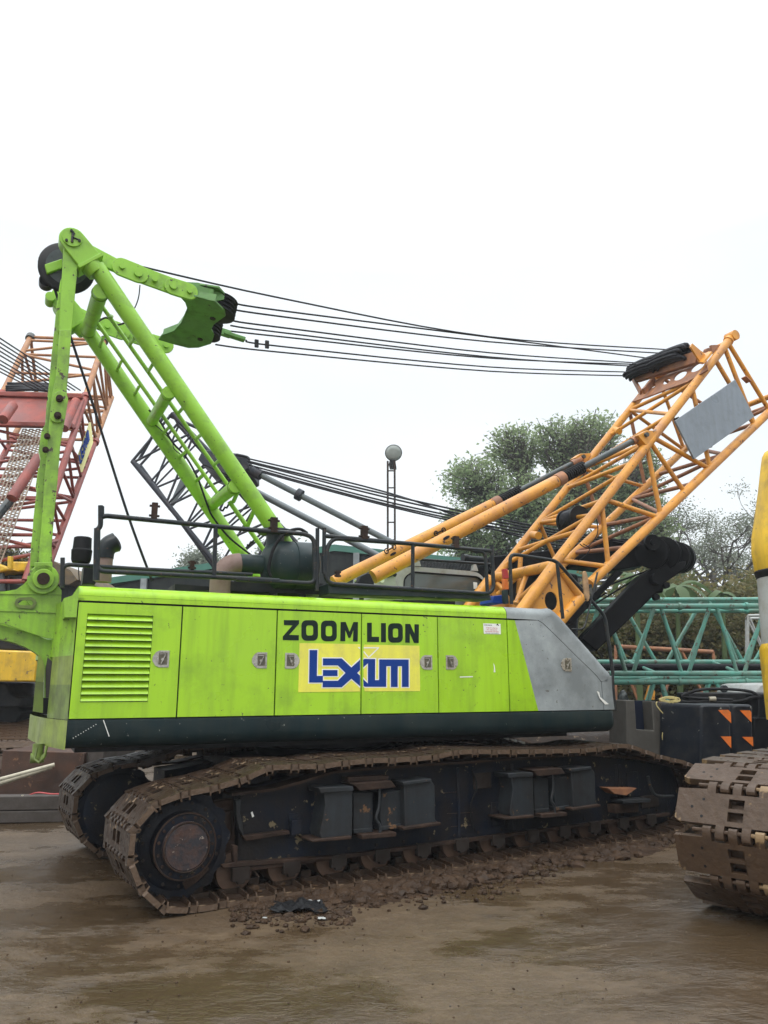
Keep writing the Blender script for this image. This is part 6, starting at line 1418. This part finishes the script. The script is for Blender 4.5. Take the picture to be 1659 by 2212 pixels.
# openings stacked along the track
mm_ = MB(); X, Y, Z = Vector((1, 0, 0)), Vector((0, 1, 0)), Vector((0, 0, 1))
def big_shoe():
    L_, W_ = .40, 1.08; m = MB(); th = .05; hx = .128
    ho = [[Vector((cx + a * .038, W_ * .44 + b * .06, 0)) for a, b in ((-1, -1), (1, -1), (1, 1), (-1, 1))] for cx in (-.052, .052)]
    
    m.holed([Vector((-hx, .04, 0)), Vector((-hx * .8, 0, 0)), Vector((hx + .02, 0, 0)), Vector((hx + .03, .24, 0)), Vector((hx, .26, 0)), Vector((hx, W_ - .25, 0)), Vector((hx + .03, W_ - .22, 0)), Vector((hx + .02, W_, 0)), Vector((-hx * .8, W_, 0)), Vector((-hx, W_ - .04, 0))], ho, Z * th)
    m.box(Vector((0, W_ * .44, th + .03)), X * hx * .6, Y * .1, Z * .006)
    n = 3; w = .60 / (2 * n)
    for k in range(2 * n):
        y = .22 + w * k; s_ = -1 if k % 2 else 1
        pr_ = [(hx - .012, .002), (hx + .035, -.006), (hx + .075, .0), (hx + .10, .016), (hx + .108, .036), (hx + .10, .056), (hx + .07, .068), (hx - .012, .055)]
        m.slab([Vector((s_ * a, y + w * .17, b)) for a, b in pr_], Y * w * .66)
    m.tube(Vector((hx + .072, .15, .033)), Vector((hx + .072, .85, .033)), .017, n=8)
    m.box(Vector((0, .3, th + .04)), X * .1, Y * .03, Z * .05); m.box(Vector((0, .6, th + .04)), X * .1, Y * .03, Z * .05)
    m.box(Vector((0, .06, th + .01)), X * hx * .8, Y * .05, Z * .012)
    nf = len(m.f)
    for dx_, dy_ in ((.07, .2), (-.07, .2), (.09, .72), (-.08, .68), (.0, .12), (.02, .88)): m.disc(Vector((dx_, W_ * dy_, -.0015)), Z, .012, .002, 12)
    ob = m.build('track_shoe', 'shoe2', bevel=.007); ob.data.materials.append(M['rubber'])
    for p in ob.data.polygons[nf:]: p.material_index = 1
    return ob
bpy.data.objects.remove(ps); ps = big_shoe()
Rr = .545
outl = [(0.1, 0)] + [(.6 + .5 * k, 0) for k in range(11)] + [(6.3, .15), (6.55, .55), (6.3, .95)] + [(5.6 - .6 * k, 1.17) for k in range(9)] + [(.12, 1.155), (-.26, 1.0), (-.46, .59), (-.29, .18)]
tpy = track_path(outl); ppy, PTY = place(tpy, .40, -.17)
m = MB(); m.slab([YB_(x, -.25, z) for x, z in ((.1, .15), (6.2, .15), (6.3, .9), (.1, .9), (-.1, .7), (-.1, .3))], YY * -.5); ytr = m.build('crawler_track', 'black', yr)
for i in range(len(ppy) - 1):
    a, b = ppy[i], ppy[i + 1]; c = (a + b) / 2; d = (b - a).normalized(); xw = YX * d.x + Vector((0, 0, d.z)); inn_ = YX * (-d.z) + Vector((0, 0, d.x)); yy = -YY
    # mirror so the shoe's width runs towards the camera's right
    xw2 = xw; M4 = Matrix(((-xw2.x, yy.x, inn_.x, 0), (-xw2.y, yy.y, inn_.y, 0), (-xw2.z, yy.z, inn_.z, 0), (0, 0, 0, 1))); M4.translation = yo + YX * c.x + Vector((0, 0, c.z)) - base_of(ytr)
    if c.x > 3.2 and c.z < .5: continue
    sub(ytr, 'track_shoe', ps, M4)
bpy.data.objects.remove(ps)
m = MB(); m.lathe(YB_(.12, -.3, .54), -YY, [(0, .3), (.02, .42), (.1, .42), (.12, .36), (.28, .36), (.3, .42), (.38, .42), (.4, .3)], 36); m.build('idler_wheel', 'rust', ytr, smooth=30)
m = MB(); c = YB_(3.1, -2.4, 1.25); m.box(Vector((c.x, c.y, 1.75)), YX * 2.4, YY * 1.3, Vector((0, 0, .5))); m.build('machine_body', 'yellow', yr, bevel=.08)
m = MB(); m.box(Vector((c.x, c.y, .85)), YX * 1.2, YY * 1.4, Vector((0, 0, .35))); m.build('car_body', 'black', yr, bevel=.05)
dP = 7.6; cu = 1745
zz_ = lambda v: at(cu, v, dP).z; c = at(cu, 1479, dP); c = Vector((c.x, c.y, 0))
def post(prof_, mt, nm): m = MB(); m.lathe(c, Vector((0, 0, 1)), [(zz_(v), r_) for v, r_ in prof_], 36); return m.build(nm, mt, yr, smooth=35)
post([(1560, .35), (1555, .395), (1405, .395), (1398, .39), (1390, .37)], 'yellow', 'jack_sleeve')
post([(1400, .37), (1240, .345)], 'cab', 'jack_rod')
post([(1254, .33), (1246, .352), (1234, .366), (1228, .35)], 'rubber', 'jack_seal')
post([(1238, .345), (1230, .362), (1190, .372), (1160, .36), (1120, .315), (1060, .25), (1000, .192), (985, .175), (976, .15), (970, .1), (968, .02)], 'yellow', 'jack_barrel')
m = MB(); m.bar(c + Vector((.0, .0, zz_(1530))), Vector((YB_(3.1, -2.4, 0).x, YB_(3.1, -2.4, 0).y, zz_(1530))), .3, .3); m.build('jack_outrigger', 'yellow', yr, bevel=.02)

# ================================================================== floodlight tower
DF = 26.
fl = thing('floodlight_tower', Vector((at(845, 1479, DF).x, DF, 0)), 'slim rusty ladder-like tower with one round grey floodlight on top', 'floodlight')
m = MB()
for u in (837.5, 852.5): a = at(u, 1000, DF); m.tube(Vector((a.x, a.y, 0)), at(u + (0 if u > 845 else 0), 996, DF), .035, n=8)
k = 0
while True:
    z = at(845, 1017, DF).z - k * .62; k += 1
    if z < .3: break
    m.tube(Vector((at(837.5, 1000, DF).x, DF, z)), Vector((at(852.5, 1000, DF).x, DF, z)), .025, n=6)
m.build('tower_frame', 'rust', fl)
c = at(850, 978, DF); ax = Vector((.05, -.85, -.5)).normalized(); m = MB(); m.lathe(c, ax, [(-.22, .08), (-.18, .16), (-.05, .27), (.0, .30), (.03, .305), (.035, .28)], 32); lh = m.build('lamp_housing', 'rod', fl, smooth=30)
m = MB(); m.lathe(c, ax, [(.02, .28), (.05, .27), (.075, .15), (.08, .01)], 32); m.build('lamp_glass', mat('lamp_lens', (.42, .46, .44), .15, var=.2, scale=3), lh, smooth=60)
m = MB(); m.slab([at(*q3(*p), DF + .05) for p in ((895, 362), (925, 362), (930, 380), (935, 415), (897, 415), (888, 390))], Vector((0, .15, 0))); m.build('lamp_bracket', 'black', fl, bevel=.01)

# ================================================================== sheds and fence
DS = 28.
sh = thing('open_shed', Vector((at(720, 1479, DS).x, DS, 0)), 'large open shed with a shallow green gable roof behind the cranes', 'shed')
gl, gpk, gr = at(180, 1256, DS), at(722, 1176, DS), at(1300, 1236, DS)
for a, b, nm in ((gl, gpk, 'roof_slope'), (gpk, gr, 'roof_slope')):
    m = MB(); m.slab([a, b, b - Vector((0, 0, .24)), a - Vector((0, 0, .24))], Vector((0, 12, 0))); m.build(nm, 'greenroof', sh)
m = MB(); m.slab([Vector((gl.x, DS + 3, 0)), Vector((gr.x, DS + 3, 0)), gr + Vector((0, 3, -.25)), gpk + Vector((0, 3, -.25)), gl + Vector((0, 3, -.25))], Vector((0, .1, 0))); m.build('back_wall', 'shedwall', sh)
m = MB(); m.slab([gl + Vector((.2, .1, -.24)), gpk + Vector((0, .1, -.24)), gr + Vector((-.2, .1, -.24)), gr + Vector((-.2, .1, -1.1)), gpk + Vector((0, .1, -1.5)), gl + Vector((.2, .1, -.9))], Vector((0, .06, 0))); m.build('gable_netting', 'shedwall', sh)
for u in (300, 460, 768, 950, 1180):
    a = at(u, 1479, DS + .2); t = (a.x - gl.x) / (gpk.x - gl.x) if a.x < gpk.x else (a.x - gpk.x) / (gr.x - gpk.x); zt_ = (lerp(gl, gpk, t) if a.x < gpk.x else lerp(gpk, gr, t)).z - .24
    m = MB(); m.box(Vector((a.x, DS - .03, zt_ / 2)), Vector((.11, 0, 0)), Vector((0, .06, 0)), Vector((0, 0, zt_ / 2))); m.build('shed_post', 'primer', sh)
fe = MB(); a, b = at(1020, 1240, 24), at(1290, 1250, 24); nseg = 160
vs = []
for k in range(nseg + 1):
    p = lerp(a, b, k / nseg); y_ = .05 * (1 if k % 4 in (0, 1) else -1); vs += [Vector((p.x, p.y + y_, 0)), Vector((p.x, p.y + y_, p.z))]
fe.add(vs, [(2 * k, 2 * k + 2, 2 * k + 3, 2 * k + 1) for k in range(nseg)]); fo = fe.build('corrugated_fence', mat('grey_corrugated_sheet', (.11, .11, .10), .6, dirt=(.05, .045, .04), dirt_amt=.3), org=Vector((a.x, a.y, 0)), smooth=20); tag(fo, 'grey corrugated sheet fence seen through the orange boom foot', 'fence')
hr = thing('low_house', Vector((at(135, 1479, 24).x, 24, 0)), 'low house with a dark ragged roof behind the green mast foot', 'house')
m = MB(); m.slab([at(*p, 24) for p in ((60, 1204), (112, 1210), (152, 1232), (167, 1252), (150, 1262), (60, 1262))], Vector((0, 4, 0))); m.build('roof', mat('old_dark_roof', (.10, .08, .06), .9, var=.35, scale=3, dirt=(.2, .13, .05), dirt_amt=.25), hr)
m = MB(); a, b = at(-150, 1258, 24.3), at(150, 1258, 24.3); m.slab([Vector((a.x, a.y, 0)), Vector((b.x, b.y, 0)), b, a], Vector((0, 3, 0))); m.build('house_wall', 'shedwall', hr)

# ================================================================== trees
rng_ = np.random.default_rng(4)
def leaf_mesh(name, centers, normals_n, size, mt, par, org, aspect=.5, droop=.3):
    """small pointed leaves as folded quads"""
    n = len(centers); d = rng_.normal(size=(n, 3)); d[:, 2] = d[:, 2] * .6 - droop; d /= np.linalg.norm(d, axis=1)[:, None]
    w = np.cross(d, rng_.normal(size=(n, 3))); w /= np.linalg.norm(w, axis=1)[:, None]
    s = (size * rng_.uniform(.6, 1.4, n))[:, None]; c = centers - np.array(org)
    v = np.stack([c, c + d * s * .5 + w * s * aspect * .5, c + d * s, c + d * s * .5 - w * s * aspect * .5], 1).reshape(-1, 3)
    f = np.arange(n * 4).reshape(n, 4)
    me = bpy.data.meshes.new(name); me.vertices.add(n * 4); me.vertices.foreach_set('co', v.ravel()); me.loops.add(n * 4); me.loops.foreach_set('vertex_index', f.ravel()); me.polygons.add(n); me.polygons.foreach_set('loop_start', np.arange(n) * 4); me.update(); me.validate()
    me.materials.append(M[mt]); o = bpy.data.objects.new(name, me); COL.objects.link(o)
    if par: o.parent = par
    else: o.location = org
    return o
def branchy(m, p, d, L_, r, lvl, tips, spread=.55, upb=.15, min_r=.012, wig=.25, kids=(2, 4)):
    pts = [p]; dd = d.copy(); n = 4
    for k in range(n):
        dd = (dd + Vector((random.gauss(0, wig), random.gauss(0, wig), random.gauss(0, wig) * .7 + upb * .3)) * .35).normalized(); pts.append(pts[-1] + dd * L_ / n)
    m.path(pts, r, 7 if lvl > 1 else 4, radii=[r * (1 - .45 * k / n) for k in range(n + 1)])
    if lvl == 0: tips.append((pts[-1], dd)); tips.append((pts[-2], dd)); return
    for k in range(random.randint(*kids)):
        i = random.choice([2, 3, 4, 4]); nd = (dd + Vector((random.gauss(0, spread), random.gauss(0, spread), random.gauss(0, spread) * .7 + upb))).normalized()
        branchy(m, pts[i], nd, L_ * random.uniform(.55, .85), max(min_r, r * random.uniform(.45, .65)), lvl - 1, tips, spread, upb, min_r, wig, kids)
def lobed_tree(name, label, u, vb, depth, lobes, nclust, nleaf, size, mt, seed, clump=.42, group=None, trunk_r=.28):
    random.seed(seed); base = Vector((at(u, 1479, depth).x, depth, 0)); t = thing(name, base, label, 'tree', group)
    m = MB(); fork = base + Vector((0, 0, at(u, vb, depth).z)); m.path(spline([base, base + Vector((.2, 0, fork.z * .5)), fork], 4), trunk_r, 12, radii=[trunk_r * (1 - .3 * k / 8) for k in range(9)])
    cs = []
    for (lu, lv, ru, rv, dz) in lobes:
        c = at(lu, lv, depth + dz); rx, rz_ = ru * depth / FPX, rv * depth / FPX
        stem = lerp(fork, c, .55) + Vector((random.gauss(0, .2), random.gauss(0, .3), -.3)); m.path(spline([fork - Vector((0, 0, .3)), stem, c], 5), .1, 8, radii=[trunk_r * .5 * (1 - .75 * k / 10) for k in range(11)])
        k_n = int(nclust * ru * rv / 6000)
        for k in range(k_n):
            a = Vector((random.gauss(0, 1), random.gauss(0, 1), random.gauss(0, 1))).normalized(); rr_ = random.uniform(.35, 1) ** .5
            q_ = c + Vector((a.x * rx * rr_, a.y * rx * .8 * rr_, a.z * rz_ * rr_)); cs.append(q_)
            if k % 2 == 0:
                s0 = lerp(stem, c, random.uniform(.2, 1)); mid = lerp(s0, q_, .5) + Vector((random.gauss(0, .15), random.gauss(0, .15), random.gauss(.0, .1))); m.path(spline([s0, mid, q_], 3), .02, 4, radii=[.05 - .042 * j / 6 for j in range(7)])
                for _ in range(3):
                    e = q_ + Vector((random.gauss(0, .28), random.gauss(0, .28), random.gauss(.0, .2))); m.path([mid, lerp(mid, e, .5) + Vector((0, 0, .08)), e], .011, 4); 
    m.build('trunk', 'bark', t)
    C_ = np.array([tuple(c) for c in cs]); per = nleaf // len(C_); cen = np.repeat(C_, per, 0) + rng_.normal(size=(len(C_) * per, 3)) * np.array([clump, clump, clump * .62]) * rng_.uniform(.5, 1.1, (len(C_), 1)).repeat(per, 0)
    leaf_mesh('crown', cen, None, size, mt, t, base, .45); return t
lobed_tree('broadleaf_tree', 'tall full-crowned green tree behind the orange boom', 1190, 1250, 33, [(1030, 1040, 72, 60, 0), (1110, 970, 62, 55, .5), (1000, 1130, 45, 40, -.5), (1215, 960, 75, 62, .8), (1290, 940, 50, 50, 0), (1140, 1090, 85, 70, -1), (1270, 1060, 85, 80, 0), (1360, 1070, 70, 75, .5), (1400, 1160, 65, 60, 0), (1060, 1180, 70, 45, 0), (1210, 1180, 80, 55, 1), (1330, 1190, 85, 55, 0), (1440, 1210, 45, 40, 0), (1390, 1000, 35, 45, 0), (1430, 1235, 50, 30, 0), (1000, 1195, 50, 35, 0), (1110, 1230, 60, 30, 0)], 270, 36000, .19, 'leaf', 3, clump=.27)
# feathery bare tree
def bare_tree(u, depth, h, label, seed, nl, crown_v, mt='leafpale'):
    random.seed(seed); base = Vector((at(u, 1479, depth).x, depth, 0)); t = thing('sparse_tree', base, label, 'tree')
    m = MB(); tips = []; z0 = at(u, crown_v, depth).z
    m.path([base, base + Vector((.1, 0, z0 * .5)), base + Vector((0, 0, z0))], .2, 10, radii=[.2, .17, .14])
    for k in range(7):
        a = k * 2.4; branchy(m, base + Vector((0, 0, z0 * random.uniform(.75, 1))), Vector((math.cos(a) * .8, math.sin(a) * .6, .55)).normalized(), h * .42, .10, 4, tips, .6, .12, .012, .5, (2, 3))
    m.build('trunk', 'bark', t)
    C_ = np.array([tuple(p) for p, d in tips]); per = max(1, nl // len(C_)); cen = np.repeat(C_, per, 0) + rng_.normal(size=(len(C_) * per, 3)) * np.array([.3, .3, .09]); leaf_mesh('crown', cen, None, .12, mt, t, base, .4, .1); return t
bare_tree(1560, 34, 4.6, 'nearly bare tree with thin twisting branches at right', 8, 9000, 1262)
bare_tree(1490, 38, 3.4, 'small nearly bare tree between the big green tree and the other bare one', 12, 8000, 1255)
lobed_tree('broadleaf_tree', 'small hazy tree showing above the shed roof left of the tall tubes', 440, 1236, 46, [(438, 1218, 26, 20, 0), (420, 1230, 18, 12, 0), (462, 1228, 18, 14, 0)], 900, 7000, .2, 'leafpale', 21, .5)
lobed_tree('broadleaf_tree', 'small green tree behind the shed gable, beside the air cleaner', 600, 1200, 40, [(600, 1190, 26, 16, 0), (625, 1196, 20, 12, 0)], 900, 5000, .18, 'leafpale', 22, .4)
lobed_tree('leafy_shrub', 'twiggy weeds growing over the low house behind the red boom', 30, 1225, 20, [(30, 1208, 20, 12, 0), (10, 1200, 12, 14, 0)], 900, 900, .12, 'leafdry', 23, .2, None, .04)
# overgrown bank of bushes behind the teal lattice
def bushes():
    random.seed(31); n = 520; C_ = []
    for k in range(n):
        u = random.uniform(1235, 1760); top = 1285 + 18 * math.sin(u * .03) + 14 * math.sin(u * .11 + 1) + (-14 if u > 1600 else 0)
        v = top + abs(random.gauss(0, 1)) * 130
        if v > 1560: v = random.uniform(top, 1560)
        d = random.uniform(22.5, 26) if v > 1330 else random.uniform(23.5, 26.5); C_.append(tuple(at(u, v, d)))
    C_ = np.array(C_); per = 130; sp_ = rng_.uniform(.25, .6, (n, 1)).repeat(per, 0); cen = np.repeat(C_, per, 0) + rng_.normal(size=(n * per, 3)) * sp_ * np.array([1, .8, .75])
    o = leaf_mesh('overgrown_bushes', cen, None, .17, 'leafdry', None, (C_[0][0], 24, 0), .5, .2); tag(o, kind='stuff')
    m = MB(); m.slab([at(1225, 1330, 27.5), at(1800, 1330, 27.5), Vector((at(1800, 1330, 27.5).x, 27.5, 0)), Vector((at(1225, 1330, 27.5).x, 27.5, 0))], Vector((0, .3, 0)))
    w = m.build('yard_wall', 'shedwall', org=Vector((at(1225, 1330, 27.5).x, 27.5, 0))); tag(w, 'dark yard wall behind the overgrown bushes', 'wall')
bushes()
def banana(u, v, d, n, seed, label, L_=1.5):
    L_ *= .68
    random.seed(seed); base = Vector((at(u, 1479, d).x, d, 0)); t = thing('banana_plant', base, label, 'plant'); top = at(u, v, d)
    m = MB(); m.path([base, lerp(base, top, .5), top], .1, 10, radii=[.10, .08, .05]); m.build('stem', 'banana', t)
    for k in range(n):
        a = 6.28 * k / n + random.uniform(-.4, .4); dr = Vector((math.cos(a), math.sin(a) * .7, 0)); ll_ = L_ * random.uniform(.8, 1.2); vs = []; up0 = random.uniform(.3, .9); ns = 12
        sd = dr.cross(Vector((0, 0, 1))).normalized()
        for i in range(ns + 1):
            s = i / ns; c = top + dr * ll_ * s * .85 + Vector((0, 0, ll_ * (up0 * s - 1.25 * s * s * .8))); w_ = .17 * math.sin(math.pi * min(1, s * .93 + .05)) ** .7 * (1 - .25 * (i % 2) * random.random())
            vs += [c - sd * w_ - Vector((0, 0, w_ * .5)), c, c + sd * w_ - Vector((0, 0, w_ * .5))]
        m = MB(); m.add(vs, [(3 * i + j, 3 * i + j + 1, 3 * i + j + 4, 3 * i + j + 3) for i in range(ns) for j in (0, 1)]); m.build('leaf_blade', 'banana', t, smooth=60)
banana(1375, 1250, 21, 8, 2, 'banana plant with drooping leaves behind the black gantry arm', 1.7)
banana(1462, 1268, 22, 7, 5, 'banana plant with ragged leaves right of the black gantry arm', 1.8)
banana(1560, 1282, 22, 6, 9, 'banana plant with upright leaves behind the right end of the teal lattice', 1.2)

# ================================================================== haze
hz = MB(); hz.box(Vector((0, 40, 24)), Vector((90, 0, 0)), Vector((0, 60, 0)), Vector((0, 0, 25.5)))
hm = bpy.data.materials.new('thin_haze'); hm.use_nodes = True; t_ = hm.node_tree; t_.nodes.remove(t_.nodes['Principled BSDF'])
pv = t_.nodes.new('ShaderNodeVolumePrincipled'); pv.inputs['Color'].default_value = (.93, .96, 1, 1); pv.inputs['Density'].default_value = .0012; pv.inputs['Anisotropy'].default_value = .2
t_.links.new(pv.outputs[0], t_.nodes['Material Output'].inputs['Volume'])
ho = hz.build('haze', hm); tag(ho, kind='stuff')
